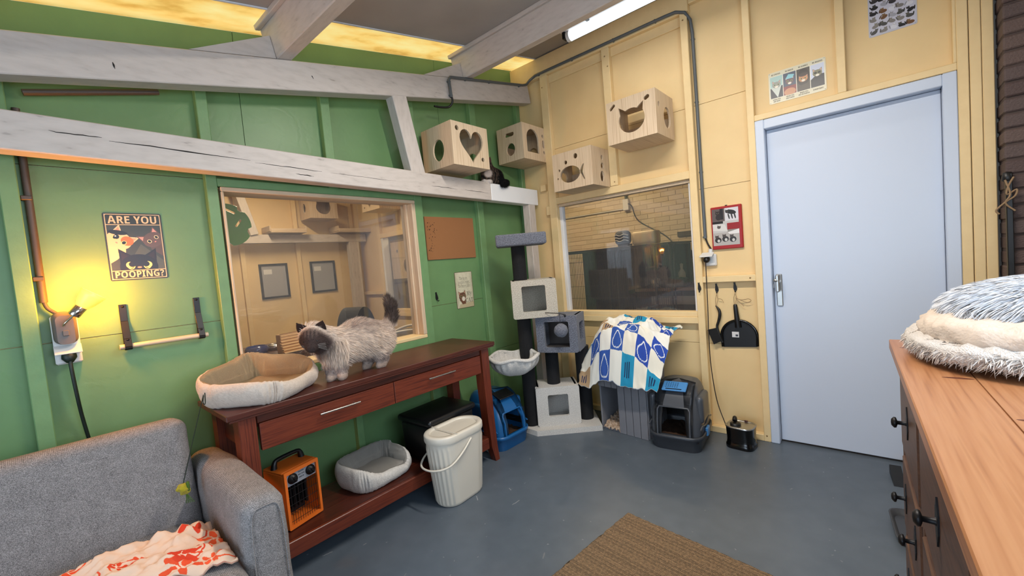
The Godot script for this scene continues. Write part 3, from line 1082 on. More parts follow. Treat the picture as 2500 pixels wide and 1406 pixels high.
func boxes_on_walls() -> void:
	cat_box("light wooden cat box with cat head cut-out high above the window", Vector3(1.332, 2.180, 0.0), 0.0, 0.367, 0.304, 0.33,
		[cat_head(0.005, 0.142, 0.098), slot(-0.135, 0.262, 0.03, 0.011, 0.7), slot(0.123, 0.258, 0.014, 0.014, 0.5)], [circle(0, 0.14, 0.07, 0.07)], [circle(0.03, 0.14, 0.065, 0.075), circle(-0.115, 0.205, 0.016, 0.02)])
	var f := fish(-0.022, 0.118)
	cat_box("light wooden cat box with fish cut-out just above the window's left", Vector3(0.786, 1.941, 0.0), 0.0, 0.368, 0.302, 0.28,
		[f[0], f[1], circle(0.040, 0.25, 0.019, 0.021, 16), circle(-0.055, 0.218, 0.015, 0.016, 14), circle(-0.122, 0.165, 0.010, 0.011, 12), circle(-0.140, 0.100, 0.008, 0.009, 12)], [circle(0, 0.13, 0.045, 0.045)],
		[circle(0.02, 0.225, 0.018, 0.022, 14), circle(0.02, 0.16, 0.024, 0.026, 16), circle(0.01, 0.075, 0.032, 0.044, 18)])
	cat_box("light wooden cat box with heart cut-out jutting over the lower beam", Vector3(0.046, 2.116, 0.996), PI / 2, 0.366, 0.308, 0.338,
		[heart(0.010, 0.165, 0.118), circle(-0.128, 0.262, 0.017, 0.018, 16), circle(0.115, 0.065, 0.015, 0.016, 16)], [circle(0.02, 0.13, 0.062, 0.078)], [circle(0.0, 0.10, 0.06, 0.06)], "wall mounted wooden cat boxes", 0.0)
	cat_box("light wooden cat box with arched doorway in the green corner", Vector3(0.046, 2.282, 0.142), PI / 2, 0.352, 0.308, 0.296,
		[arch(-0.035, 0.065, 0.17, 0.205), circle(0.118, 0.232, 0.013, 0.016, 14), slot(0.120, 0.160, 0.045, 0.013, PI / 2), circle(0.122, 0.085, 0.012, 0.015, 14)],
		[circle(0.01, 0.105, 0.05, 0.055), slot(0.005, 0.235, 0.07, 0.018)], [circle(0, 0.12, 0.05, 0.05)])

# ---------------------------------------------------------------- the room behind the green wall's window
func picture(called: String, label: String, x: float, y0: float, y1: float, z0: float, z1: float) -> void:
	var t := T(called, label, "picture frame", Vector3(x, y0, (z0 + z1) / 2), PI / 2, "black frames in the second room")
	var w := z1 - z0
	var h := y1 - y0
	var s := st()
	plate(s, rect2(w, h), [rect2(w - 0.05, h - 0.05, 0.0, 0.025)], 0.02, Transform3D())
	P("frame", s, M.black, t)
	B("backing", Vector3(-w / 2 + 0.02, 0.02, 0.002), Vector3(w / 2 - 0.02, h - 0.02, 0.008), flat(Color(0.60, 0.61, 0.63), 0.3), t, 0.0)
	B("sticker", Vector3(-w / 2 + 0.05, h - 0.13, 0.008), Vector3(-w / 2 + 0.145, h - 0.07, 0.0095), flat(Color(0.85, 0.85, 0.84), 0.5), t, 0.0)
	B("pane", Vector3(-w / 2 + 0.024, 0.024, 0.012), Vector3(w / 2 - 0.024, h - 0.024, 0.014), M.glass, t, 0.0)

func second_room() -> void:
	var w := T("wall_far", "yellow stud wall across the second room, seen through window", "wall", Vector3.ZERO, 0.0, "", "structure")
	B("core", Vector3(-3.3, 0, -0.12), Vector3(-3.163, 3.3, 5.35), M.plaster, w, 0.0)
	for r in [[-0.05, 0.855], [0.855, 1.5], [1.5, 2.1], [2.1, 5.2]]:
		B("panel", Vector3(-3.163, 0.0, r[0] + 0.001), Vector3(-3.15, 3.2, r[1] - 0.001), M.yellow, w, 0.0)
	for z in [0.065, 0.84, 1.488, 2.10, 2.7]:
		B("stud", Vector3(-3.15, 0.0, z), Vector3(-3.105, 3.2, z + 0.052), M.yellow_stud, w)
	var y := T("wall_back_second", "yellow end wall of second room with another inside window", "wall", Vector3.ZERO, 0.0, "", "structure")
	for r in [[-3.15, -2.535, 0.0, 3.2], [-2.535, -1.30, 0.0, 0.86], [-2.535, -1.30, 1.93, 3.2], [-1.30, -0.1, 0.0, 3.2]]:
		B("panel", Vector3(r[0], r[2], -0.12), Vector3(r[1], r[3], -0.05), M.yellow, y, 0.0)
	for r in [[-2.60, -2.535, 0.0, 3.0], [-1.30, -1.24, 0.0, 3.0], [-2.03, -1.97, 1.945, 3.0]]:
		B("stud", Vector3(r[0], r[2], -0.05), Vector3(r[1], r[3], 0.0), M.yellow_stud, y)
	for r in [[-2.535, -1.30, 1.885, 1.945], [-2.535, -1.30, 0.812, 0.862], [-3.1, -2.60, 1.115, 1.162]]:
		B("rail", Vector3(r[0], r[2], -0.05), Vector3(r[1], r[3], 0.0), M.yellow_stud, y)
	var wn := T("window_5", "inside window in the second room's end wall", "window", Vector3.ZERO, 0.0, "", "structure")
	B("frame", Vector3(-2.535, 0.862, -0.1), Vector3(-1.30, 0.905, -0.01), M.yellow_stud, wn)
	B("frame", Vector3(-2.535, 0.905, -0.1), Vector3(-2.49, 1.885, -0.01), M.white, wn)
	B("pane", Vector3(-2.50, 0.89, -0.073), Vector3(-1.31, 1.89, -0.067), M.glass, wn, 0.0)
	var b := T("beam", "white timber beam across the second room above the black frames", "beam", Vector3.ZERO, 0.0, "", "structure")
	B("timber", Vector3(-3.04, 1.886, -0.03), Vector3(-2.95, 1.990, 5.1), M.beam2, b)
	var p := T("post", "white corner post in the second room", "post", Vector3.ZERO, 0.0, "", "structure")
	B("timber", Vector3(-3.04, 0.0, 0.088), Vector3(-2.95, 1.886, 0.232), M.beam1, p)
	var d := T("post", "leaning white timber seen in the second room's upper window corner", "post", Vector3.ZERO, 0.0, "", "structure")
	var s := st()
	bar(s, Vector3(-2.995, 1.985, 1.415), Vector3(-2.995, 2.75, 1.60), 0.09, 0.135, Vector3.RIGHT, 0.004)
	P("timber", s, M.beam1, d)
	picture("picture_frame", "black frame with grey backing left of the stud in second room", -3.148, 1.205, 1.642, 1.015, 1.349)
	picture("picture_frame", "black frame with grey backing right of the stud in second room", -3.148, 1.221, 1.645, 0.385, 0.726)
	cat_box("wooden cat box with cat head cut-out on second room's far wall", Vector3(-3.105, 2.186, 0.612), PI / 2, 0.367, 0.304, 0.30,
		[cat_head(0.0, 0.142, 0.098), slot(-0.135, 0.262, 0.03, 0.011, 0.7), slot(0.135, 0.262, 0.03, 0.012, 2.4)], [circle(0, 0.14, 0.04, 0.06)], [circle(0, 0.14, 0.06, 0.07)], "cat boxes in the second room", 1.0)
	cat_box("wooden cat box above the second room's end window, beside the tray shelf", Vector3(-2.15, 2.20, 0.0), 0.0, 0.40, 0.30, 0.33,
		[heart(-0.02, 0.165, 0.11), circle(-0.14, 0.05, 0.012, 0.012, 12)], [circle(0, 0.14, 0.06, 0.07)], [circle(0.0, 0.17, 0.08, 0.08)], "cat boxes in the second room", 0.5)
	for k in 2:
		var z: float = [1.06, 0.17][k]
		var l: float = [0.42, 0.5][k]
		var sh := T("tray_shelf", ["shallow wooden tray shelf left of the cat head box, second room", "shallow wooden tray shelf in the second room's corner"][k], "shelf", Vector3(-3.105, 2.0 + 0.01 * k, z), 0.0, "tray shelves in the second room")
		B("shelf_board", Vector3(0, 0, -l / 2), Vector3(0.28, 0.016, l / 2), M.pale2, sh)
		s = st()
		bb(s, Vector3(0.264, 0.016, -l / 2), Vector3(0.28, 0.05, l / 2), 0.002)
		P("lip", s, M.pale2, sh)
		for e in [-1, 1]:
			B("end_board", Vector3(0, 0.016, e * l / 2 - 0.008), Vector3(0.264, 0.085, e * l / 2 + 0.008), M.pale0, sh)
	# things under the window, on the dark cupboard
	var c := T("cupboard", "low dark brown cupboard behind the window carrying bowls", "cupboard", Vector3(-0.75, 0, 1.95))
	B("top", Vector3(-0.40, 0.875, -0.45), Vector3(0.30, 0.90, 0.62), M.dred0, c)
	B("body", Vector3(-0.39, 0.06, -0.44), Vector3(0.29, 0.875, 0.61), M.dred1, c)
	B("plinth", Vector3(-0.36, 0.0, -0.42), Vector3(0.26, 0.06, 0.59), M.black, c)
	bowl("blue glazed pet bowl on the cupboard behind the window", Vector3(-0.72, 0.90, 2.215), 0.075, flat(Color(0.20, 0.25, 0.42), 0.12), "bowls on the cupboard behind the window")
	bowl("steel pet bowl beside the blue bowl behind the window", Vector3(-0.74, 0.90, 2.09), 0.06, M.steel, "bowls on the cupboard behind the window")
	var sc := T("scratcher", "pale corrugated scratching pad leaning behind the window, beside the cat", "scratcher", Vector3(-0.50, 0.90, 1.99), 0.15)
	s = st()
	grid(s, func(u, v): return Vector3(0.05 + 0.012 * sin(v * PI * 14.0) - v * 0.03, v * 0.135, lerpf(0.17, -0.17, u) * (1.0 - 0.06 * absf(v - 0.5) * 2.0)), 12, 84, false)
	P("corrugated_face", s, flat(Color(0.95, 0.80, 0.58), 0.9), sc)
	B("backing", Vector3(-0.03, 0.0, -0.165), Vector3(0.03, 0.13, 0.165), flat(Color(0.76, 0.60, 0.42), 0.9), sc)
	var ar := T("cat_arch", "dark arched shape rising behind the grey cat's back", "cat tunnel", Vector3(-0.62, 0.90, 1.50), 0.3)
	s = st()
	grid(s, func(u, v): return Vector3(lerpf(-0.1, 0.1, v), 0.235 * sin(PI * u), -0.12 * cos(PI * u)), 20, 2)
	P("hood", s, M.black_matte, ar)
	var hb := T("laundry_basket", "dark grey basket with white rim behind the window's right end", "basket", Vector3(-1.05, 0, 0.66))
	var rr := []
	for k in 5:
		rr.append(circle3(0.16 + 0.012 * k, 0.13 + 0.012 * k, 0.02 + k * 0.19, 24))
	s = st()
	rings(s, rr)
	P("tub", s, flat(Color(0.23, 0.26, 0.31), 0.5), hb)
	s = st()
	var loop := []
	for k in 25: loop.append(Vector3(cos(TAU * k / 24) * 0.225, 0.79 + 0.02 * sin(TAU * k / 12), sin(TAU * k / 24) * 0.195))
	tube(s, loop, 0.014, 8, false)
	P("rim", s, M.white, hb)
	var lg := T("bench", "grey topped ledge behind the window's lower right corner", "ledge", Vector3(-0.32, 0, 1.16))
	B("top", Vector3(-0.18, 0.845, -0.40), Vector3(0.20, 0.87, 0.30), flat(Color(0.30, 0.28, 0.27), 0.25), lg)
	B("body", Vector3(-0.17, 0.0, -0.38), Vector3(0.19, 0.845, 0.28), flat(Color(0.26, 0.24, 0.23), 0.5), lg)
	# a potted monstera whose leaf shows at the window's left edge
	var pl := T("monstera", "potted plant with one broad green leaf showing at window's left", "plant", Vector3(-0.33, 0, 2.47))
	s = st()
	lathe(s, [Vector2(0.08, 0), Vector2(0.115, 0.22), Vector2(0.12, 0.22), Vector2(0.105, 0.20), Vector2(0.0, 0.20)], 24)
	P("pot", s, flat(Color(0.55, 0.30, 0.2), 0.8), pl)
	var leafm := flat(Color(0.22, 0.46, 0.10), 0.35)
	leafm.backlight_enabled = true
	leafm.backlight = Color(0.2, 0.3, 0.1)
	for k in 2:
		var tip: Vector3 = [Vector3(0.10, 1.77, -0.02), Vector3(-0.1, 1.45, 0.10)][k]
		s = st()
		tube(s, curve([Vector3(0, 0.2, 0), tip * Vector3(0.3, 0.5, 0.3), tip + Vector3(-0.03, 0.0, 0.07)], 6), 0.007, 6)
		P("stem", s, flat(Color(0.30, 0.40, 0.16), 0.5), pl)
		s = st()
		var out := PackedVector2Array()
		for i in 48:
			var a := TAU * i / 48.0
			var r := 0.125 * (1.0 - 0.25 * sin(a)) * (0.86 if (i % 8) < 2 and absf(cos(a)) > 0.45 else 1.0)
			out.append(Vector2(cos(a) * r * 0.9, sin(a) * r))
		plate(s, out, [slot(-0.055, 0.03, 0.05, 0.006, 1.1), slot(0.055, 0.03, 0.05, 0.006, 2.1), slot(0.05, -0.05, 0.04, 0.006, 0.4)], 0.003, Transform3D(Basis.from_euler(Vector3(0.25, 1.05, 0.5)), tip))
		P("leaf", s, leafm, pl)
	var fx := T("tube_light", "fluorescent tube light on the second room's ceiling", "light", Vector3(-1.7, 2.80, 1.6))
	B("housing", Vector3(-0.6, 0.02, -0.05), Vector3(0.6, 0.07, 0.05), M.white, fx)
	s = st()
	tube(s, [Vector3(-0.58, 0, 0), Vector3(0.58, 0, 0)], 0.018, 12)
	P("tube", s, M.tube, fx)
	area("second_room_light", Vector3(-1.7, 2.77, 1.6), Vector3(-90, 0, 0), Vector2(1.2, 0.1), Color(1.0, 0.90, 0.74), 4.0)

func circle3(rx: float, rz: float, y: float, n := 24) -> Array:
	var o := []
	for i in n:
		var a := TAU * i / n
		o.append(Vector3(cos(a) * rx, y, sin(a) * rz))
	return o

func bowl(label: String, at: Vector3, r: float, m: Material, group: String) -> void:
	var t := T("pet_bowl", label, "bowl", at, 0.0, group)
	var s := st()
	lathe(s, [Vector2(r * 0.85, 0), Vector2(r, r * 0.25), Vector2(r * 0.98, r * 0.5), Vector2(r * 0.86, r * 0.68), Vector2(r * 0.78, r * 0.66), Vector2(r * 0.7, r * 0.3), Vector2(0, r * 0.25)], 24)
	P("bowl", s, m, t)

# ---------------------------------------------------------------- the passage behind the yellow wall
func corridor() -> void:
	var w := T("wall_passage", "pale painted brick wall of the passage behind the yellow wall", "wall", Vector3.ZERO, 0.0, "", "structure")
	B("mortar", Vector3(-5.1, 0, -3.15), Vector3(3.6, 3.3, -3.012), flat(Color(0.76, 0.70, 0.59), 0.9), w, 0.0)
	var bm := []
	for i in 3: bm.append(flat([Color(0.79, 0.73, 0.62), Color(0.77, 0.71, 0.60), Color(0.81, 0.75, 0.645)][i], 0.7))
	var s := st()
	box(s, Vector3.ZERO, Vector3(0.210, 0.064, 0.008), 0.002)
	s.generate_normals()
	var shape := s.commit()
	var n := 0
	for row in 15:
		for k in 13:
			var x := -1.62 + k * 0.218 + (0.109 if row % 2 else 0.0)
			var b := PM("brick", shape, bm[rng.randi() % 3], w)
			b.position = Vector3(x, 1.345 + row * 0.072, -3.012 + rng.randf_range(0, 0.003))
			n += 1
	for row in 7:
		for k in 4:
			var b := PM("brick", shape, bm[rng.randi() % 3], w)
			b.position = Vector3(0.40 + k * 0.218 + (0.109 if row % 2 else 0.0), 0.841 + row * 0.072, -3.012)
	B("wall_passage_end", Vector3(-5.1, 0, -3.05), Vector3(-5.0, 3.3, -0.12), flat(Color(0.66, 0.62, 0.57), 0.8)).set_meta("kind", "structure")
	tag(get_node("wall_passage_end"), "plain end wall of the passage, far left behind the windows", "wall", "", "structure")
	B("wall_passage_side", Vector3(3.5, 0, -3.05), Vector3(3.6, 3.3, -0.12), M.plaster).set_meta("kind", "structure")
	tag(get_node("wall_passage_side"), "plain end wall of the passage behind the white door", "wall", "", "structure")
	var cl := B("ceiling_passage", Vector3(-5.1, 3.24, -3.15), Vector3(3.6, 3.34, -0.12), M.plaster, null, 0.0)
	tag(cl, "flat ceiling of the passage behind the yellow wall", "ceiling", "", "structure")
	var fill := B("wall_passage_front", Vector3(-5.1, 0, -0.12), Vector3(-3.3, 3.3, -0.05), M.plaster, null, 0.0)
	tag(fill, "plain wall closing the passage beside the second room", "wall", "", "structure")
	# black wire crates
	var zs := -1.6
	var cage := T("wire_crate", "large black wire animal crate behind the yellow wall's window", "crate", Vector3(0.05, 0.0, zs))
	var fr := st()
	for r in [[-0.72, 1.452], [-0.72, 0.05]]:
		bar(fr, Vector3(-0.78, r[1], 0), Vector3(0.78, r[1], 0), 0.02, 0.02)
		bar(fr, Vector3(-0.78, r[1], -0.7), Vector3(0.78, r[1], -0.7), 0.02, 0.02)
		for x in [-0.78, 0.0, 0.78]: bar(fr, Vector3(x, r[1], 0), Vector3(x, r[1], -0.7), 0.02, 0.02)
	for x in [-0.78, 0.0, 0.12, 0.60, 0.78]: bar(fr, Vector3(x, 0, 0), Vector3(x, 1.45, 0), 0.026, 0.02, Vector3.RIGHT)
	for x in [-0.78, 0.0, 0.78]: bar(fr, Vector3(x, 0, -0.7), Vector3(x, 1.45, -0.7), 0.026, 0.02, Vector3.RIGHT)
	P("frame", fr, M.black, cage)
	var wires := st()
	for k in 62:
		var x := -0.77 + k * 0.025
		bar(wires, Vector3(x, 0.05, 0), Vector3(x, 1.45, 0), 0.004, 0.004, Vector3.RIGHT, 0.0)
	for k in 8: bar(wires, Vector3(-0.78, 0.2 + k * 0.16, 0.003), Vector3(0.78, 0.2 + k * 0.16, 0.003), 0.004, 0.004, Vector3.UP, 0.0)
	P("wire_grid", wires, M.black, cage, true)
	B("top_sheet", Vector3(-0.8, 1.462, -0.72), Vector3(0.8, 1.476, 0.02), flat(Color(0.10, 0.085, 0.07), 0.6), cage)
	B("back_sheet", Vector3(-0.78, 0.02, -0.73), Vector3(0.78, 1.45, -0.715), M.black_matte, cage)
	var bg := T("bag", "dark bag with pale wavy stripes on top of the wire crate", "bag", Vector3(0.20, 1.476, -1.75))
	s = st()
	rbox(s, Vector3(0, 0.11, 0), Vector3(0.20, 0.18, 0.14), 0.06, 8)
	P("bag_body", s, flat(Color(0.12, 0.15, 0.18), 0.7), bg)
	for k in 3:
		s = st()
		var pts := []
		for i in 13: pts.append(Vector3(-0.095 + i * 0.0158, 0.075 + k * 0.035 + 0.008 * sin(i * 0.9), 0.071 - 0.02 * pow(absf(i - 6.0) / 6.0, 3)))
		tube(s, pts, 0.004, 5)
		P("stripe", s, M.white, bg)
	B("stand", Vector3(-0.05, 0, -0.06), Vector3(0.09, 0.03, 0.06), M.black, bg)
	var tb := T("storage_tub", "pale translucent tub on the wire crate beside the striped bag", "tub", Vector3(0.46, 1.476, -1.85))
	s = st()
	rbox(s, Vector3(0, 0.085, 0), Vector3(0.30, 0.17, 0.2), 0.03, 6)
	P("tub", s, flat(Color(0.78, 0.71, 0.58), 0.4), tb)
	var pl := T("cable_box", "white wall socket box and trunking on the passage's brick wall", "socket", Vector3(-0.30, 2.06, -2.99))
	B("socket", Vector3(-0.045, 0.0, -0.005), Vector3(0.045, 0.17, 0.05), M.socket, pl)
	B("trunking", Vector3(-1.2, 0.02, -0.005), Vector3(-0.045, 0.036, 0.012), M.socket, pl)
	s = st()
	tube(s, [Vector3(0, 0.17, 0.02), Vector3(0, 0.9, 0.02)], 0.02, 8)
	P("pipe", s, M.conduit, pl)
	var cb := T("cable", "black cable sagging from the socket box down the brick wall", "cable", Vector3.ZERO)
	s = st()
	tube(s, curve([Vector3(-0.25, 2.15, -2.93), Vector3(-0.18, 2.10, -2.90), Vector3(0.0, 1.85, -2.7), Vector3(0.45, 1.60, -2.45), Vector3(0.74, 1.45, -2.0), Vector3(0.87, 1.40, -1.62), Vector3(0.875, 0.9, -1.58), Vector3(0.87, 0.3, -1.58)], 6), 0.009, 6)
	P("wire", s, M.black, cb)
	var vn := T("vent_grille", "small dark wall vent in the pale brick wall", "vent", Vector3(0.545, 1.60, -2.995))
	B("plate", Vector3(-0.10, -0.035, -0.01), Vector3(0.12, 0.035, 0.012), flat(Color(0.30, 0.27, 0.23), 0.6), vn)
	var bt := T("soap_bottle", "purple bottle standing on a small wall shelf in the passage", "bottle", Vector3(0.63, 1.245, -2.85))
	s = st()
	lathe(s, [Vector2(0.05, 0), Vector2(0.058, 0.02), Vector2(0.056, 0.10), Vector2(0.02, 0.14), Vector2(0.018, 0.17), Vector2(0.0, 0.17)], 18)
	P("bottle", s, flat(Color(0.24, 0.14, 0.42), 0.3), bt)
	var sf := T("wall_shelf", "thin dark wall shelf holding the purple bottle", "shelf", Vector3(0.62, 1.22, -2.85))
	B("shelf_board", Vector3(-0.22, 0, -0.14), Vector3(0.25, 0.022, 0.1), flat(Color(0.25, 0.21, 0.17), 0.6), sf)
	var dk := T("counter", "wooden counter with dark front at the right of the passage", "counter", Vector3(0.75, 0, -2.0))
	B("top", Vector3(-0.42, 0.90, -0.3), Vector3(0.5, 0.94, 0.3), flat(Color(0.42, 0.30, 0.20), 0.5), dk)
	B("drawer_front", Vector3(-0.22, 0.74, 0.28), Vector3(0.5, 0.84, 0.30), flat(Color(0.45, 0.42, 0.38), 0.5), dk)
	B("body", Vector3(-0.40, 0.0, -0.29), Vector3(0.5, 0.90, 0.28), M.black_matte, dk)
	var ket := T("steel_pot", "small steel pot on the passage counter", "pot", Vector3(0.52, 0.94, -1.9))
	s = st()
	lathe(s, [Vector2(0.05, 0), Vector2(0.06, 0.03), Vector2(0.06, 0.08), Vector2(0.05, 0.1), Vector2(0.0, 0.11)], 18)
	P("pot", s, M.steel, ket)
	var rag := T("towel_heap", "dark crumpled towels on the passage counter", "towels", Vector3(0.78, 0.94, -1.85))
	s = st()
	var nz := noise(14.0, 9, 3)
	rbox(s, Vector3(0, 0.05, 0), Vector3(0.32, 0.10, 0.25), 0.05, 12, Basis(), func(p, nn): return p + nn * nz.get_noise_3dv(p) * 0.03)
	P("cloth", s, flat(Color(0.13, 0.10, 0.09), 0.9), rag)
	var bo := T("spray_bottle", "pale spray bottle standing on the passage counter", "bottle", Vector3(0.78, 0.94, -2.1))
	s = st()
	lathe(s, [Vector2(0.04, 0), Vector2(0.042, 0.15), Vector2(0.015, 0.2), Vector2(0.02, 0.26), Vector2(0.0, 0.27)], 14)
	P("bottle", s, flat(Color(0.72, 0.66, 0.56), 0.4), bo)
	# seen through the second room's end window
	var lk := T("locker", "dark grey cabinet doors in the passage beyond the second room", "cabinet", Vector3(-3.4, 0.0, -1.6))
	B("body", Vector3(-1.0, 0.0, -0.5), Vector3(1.2, 1.24, -0.02), flat(Color(0.14, 0.13, 0.14), 0.5), lk)
	for k in 4:
		var dr := B("door", Vector3(-0.98 + k * 0.545, 0.02, -0.02), Vector3(-0.445 + k * 0.545, 1.22, 0.0), flat(Color(0.20, 0.19, 0.20), 0.45), lk)
		s = st()
		tube(s, [Vector3(-0.50 + k * 0.545, 0.85, 0.0), Vector3(-0.50 + k * 0.545, 0.85, 0.03), Vector3(-0.50 + k * 0.545, 1.0, 0.03), Vector3(-0.50 + k * 0.545, 1.0, 0.0)], 0.006, 6)
		P("handle", s, M.chrome, dr)
	cat_box("big wooden cat box with round hole hanging in the passage", Vector3(-2.26, 1.31, -0.446), 0.0, 0.48, 0.53, 0.32,
		[circle(0.12, 0.17, 0.085, 0.10), circle(-0.09, 0.38, 0.018, 0.026, 14)], [], [], "cat boxes in the second room", 1.0)
	var tv := T("dark_panel", "dark framed panel leaning on the cabinets in the passage", "panel", Vector3(-3.55, 1.245, -1.7))
	B("panel", Vector3(-0.3, 0, -0.02), Vector3(0.42, 0.38, 0.0), flat(Color(0.12, 0.15, 0.19), 0.2), tv)
	var rd := T("radiator", "pale slatted heater unit high in the passage", "radiator", Vector3(-3.6, 1.66, -1.7))
	for k in 18:
		B("slat", Vector3(-0.3 + k * 0.042, 0, -0.02), Vector3(-0.275 + k * 0.042, 0.16, 0.0), flat(Color(0.66, 0.60, 0.50), 0.6), rd, 0.0)
	B("top_rail", Vector3(-0.32, 0.16, -0.03), Vector3(0.46, 0.2, 0.01), flat(Color(0.70, 0.64, 0.54), 0.6), rd)
	B("bottom_rail", Vector3(-0.32, -0.03, -0.03), Vector3(0.46, 0.0, 0.01), flat(Color(0.70, 0.64, 0.54), 0.6), rd)
	var fx := T("tube_light", "fluorescent tube light on the passage ceiling", "light", Vector3(-0.6, 3.15, -1.5))
	B("housing", Vector3(-0.6, 0.02, -0.05), Vector3(0.6, 0.09, 0.05), M.white, fx)
	s = st()
	tube(s, [Vector3(-0.58, 0, 0), Vector3(0.58, 0, 0)], 0.018, 12)
	P("tube", s, M.tube, fx)
	area("passage_light", Vector3(-0.6, 3.12, -1.5), Vector3(-90, 0, 0), Vector2(1.2, 0.1), Color(1.0, 0.88, 0.68), 5.0)

# ---------------------------------------------------------------- things on the walls
func clip_at(parent: Node, p: Vector3, n: Vector3, along: Vector3) -> void:
	var s := st()
	var y := n.cross(along)
	box(s, p, Vector3(0.026, 0.030, 0.016), 0.005, Basis(y, n, along))
	P("pipe_clip", s, M.conduit, parent)

func wall_things() -> void:
	boxes_on_walls()
	# ceiling tube
	var fx := T("tube_light", "bright fluorescent tube light under the ceiling beside the rafter", "light", Vector3(1.56, 3.035, 0.40))
	var hs := st()
	box(hs, Vector3(0, 0.052, 0.015), Vector3(1.38, 0.045, 0.075), 0.006)
	P("housing", hs, M.white, fx)
	hs = st()
	tube(hs, [Vector3(-0.62, 0, 0), Vector3(0.62, 0, 0)], 0.036, 16)
	P("tube", hs, M.tube, fx)
	for e in [-1.0, 1.0]:
		hs = st()
		tube(hs, [Vector3(e * 0.62, 0, 0), Vector3(e * 0.645, 0, 0)], 0.038, 16)
		P("end_cap", hs, M.white, fx)
		B("holder", Vector3(e * 0.66 - 0.012, -0.02, -0.01), Vector3(e * 0.66 + 0.012, 0.05, 0.04), M.dark_iron, fx)
	for x in [-0.45, -0.1, 0.25]:
		B("clip", Vector3(x - 0.012, 0.02, 0.03), Vector3(x + 0.012, 0.06, 0.062), M.conduit, fx)
	area("tube_lamp", Vector3(1.56, 2.985, 0.40), Vector3(-90, 0, 0), Vector2(1.24, 0.07), Color(1.0, 0.975, 0.94), 0.5)
	var f2 := T("tube_light", "second fluorescent tube light near the viewer's ceiling", "light", Vector3(1.95, 2.80, 1.60))
	B("housing", Vector3(-0.69, 0.02, -0.03), Vector3(0.69, 0.07, 0.05), M.white, f2)
	hs = st()
	tube(hs, [Vector3(-0.62, 0, 0), Vector3(0.62, 0, 0)], 0.022, 12)
	P("tube", hs, M.tube, f2)
	area("tube_lamp_near", Vector3(1.95, 2.76, 1.60), Vector3(-90, 0, 0), Vector2(1.24, 0.07), Color(1.0, 0.965, 0.92), 5.8)
	# grey conduit along beam and wall
	var cd := T("conduit", "grey conduit running over beam and yellow wall down to socket", "conduit", Vector3.ZERO)
	var k := 0.018
	var path := [Vector3(0.2 + k, 2.673, 0.992), Vector3(0.2 + k, 2.80, 1.003), Vector3(0.2 + k, 2.826, 0.985), Vector3(0.2 + k, 2.836, 0.93), Vector3(0.2 + k, 2.995, 0.10), Vector3(0.225, 3.01, 0.05), Vector3(0.25, 3.05, 0.022), Vector3(0.31, 3.072, 0.016), Vector3(0.40, 3.072, 0.016), Vector3(1.50, 3.070, 0.016), Vector3(1.58, 3.068, 0.014), Vector3(1.64, 3.045, 0.0), Vector3(1.668, 2.99, -0.02), Vector3(1.673, 2.90, -0.033), Vector3(1.674, 2.4, -0.036), Vector3(1.674, 1.90, -0.036), Vector3(1.676, 1.44, -0.036)]
	var s := st()
	tube(s, path, 0.0115, 10)
	P("pipe", s, M.conduit, cd)
	s = st()
	tube(s, curve([Vector3(1.676, 1.45, -0.036), Vector3(1.69, 1.40, -0.036), Vector3(1.713, 1.355, -0.034)], 4), 0.006, 8)
	tube(s, curve([Vector3(0.2 + k, 2.69, 0.993), Vector3(0.2 + k, 2.645, 0.985), Vector3(0.19, 2.61, 1.0), Vector3(0.17, 2.60, 1.06), Vector3(0.16, 2.598, 1.12)], 5), 0.008, 8)
	P("cable_end", s, M.black, cd)
	for p in [Vector3(0.212, 2.858, 0.82), Vector3(0.212, 2.912, 0.54), Vector3(0.212, 2.985, 0.14)]:
		clip_at(cd, p, Vector3.RIGHT, Vector3(0, 0.19, -0.98).normalized())
	for y in [2.79, 2.69]: clip_at(cd, Vector3(0.212, y, 1.0 if y > 2.75 else 0.993), Vector3.RIGHT, Vector3.UP)
	for x in [0.345, 0.70, 1.09, 1.43]: clip_at(cd, Vector3(x, 3.071, 0.010), Vector3.BACK, Vector3.RIGHT)
	for y in [2.86, 2.42, 1.92, 1.45]: clip_at(cd, Vector3(1.672, y, -0.042), Vector3.BACK, Vector3.UP)
	# socket by the red frame, with its cord
	var so := T("wall_socket", "white wall socket with raised flap below the red collage", "socket", Vector3(1.70, 1.235, -0.05))
	B("body", Vector3(-0.035, 0.0, 0.0), Vector3(0.045, 0.088, 0.03), M.socket, so, 0.008)
	s = st()
	box(s, Vector3(-0.012, 0.085, 0.05), Vector3(0.088, 0.006, 0.07), 0.002, Basis(Vector3.RIGHT, 0.42))
	P("flap", s, M.socket, so)
	s = st()
	tube(s, [Vector3(0.005, 0.085, 0.015), Vector3(0.008, 0.125, 0.015)], 0.015, 12)
	P("cable_gland", s, M.socket, so)
	var pc := T("fountain_cord", "thin dark cord hanging from socket down to the water fountain", "cord", Vector3.ZERO)
	s = st()
	lathe(s, [Vector2(0.02, 0), Vector2(0.022, 0.025), Vector2(0.012, 0.04), Vector2(0.0, 0.04)], 14, Vector3(1.688, 1.290, -0.01), Basis(Vector3.RIGHT, 1.9))
	P("plug", s, M.black, pc)
	s = st()
	tube(s, curve([Vector3(1.682, 1.277, 0.01), Vector3(1.680, 1.20, 0.008), Vector3(1.676, 0.93, 0.006), Vector3(1.672, 0.72, 0.008), Vector3(1.676, 0.50, 0.012), Vector3(1.712, 0.27, 0.05), Vector3(1.77, 0.13, 0.10), Vector3(1.80, 0.085, 0.125)], 6), 0.0034, 6)
	P("wire", s, M.cord_brown, pc)
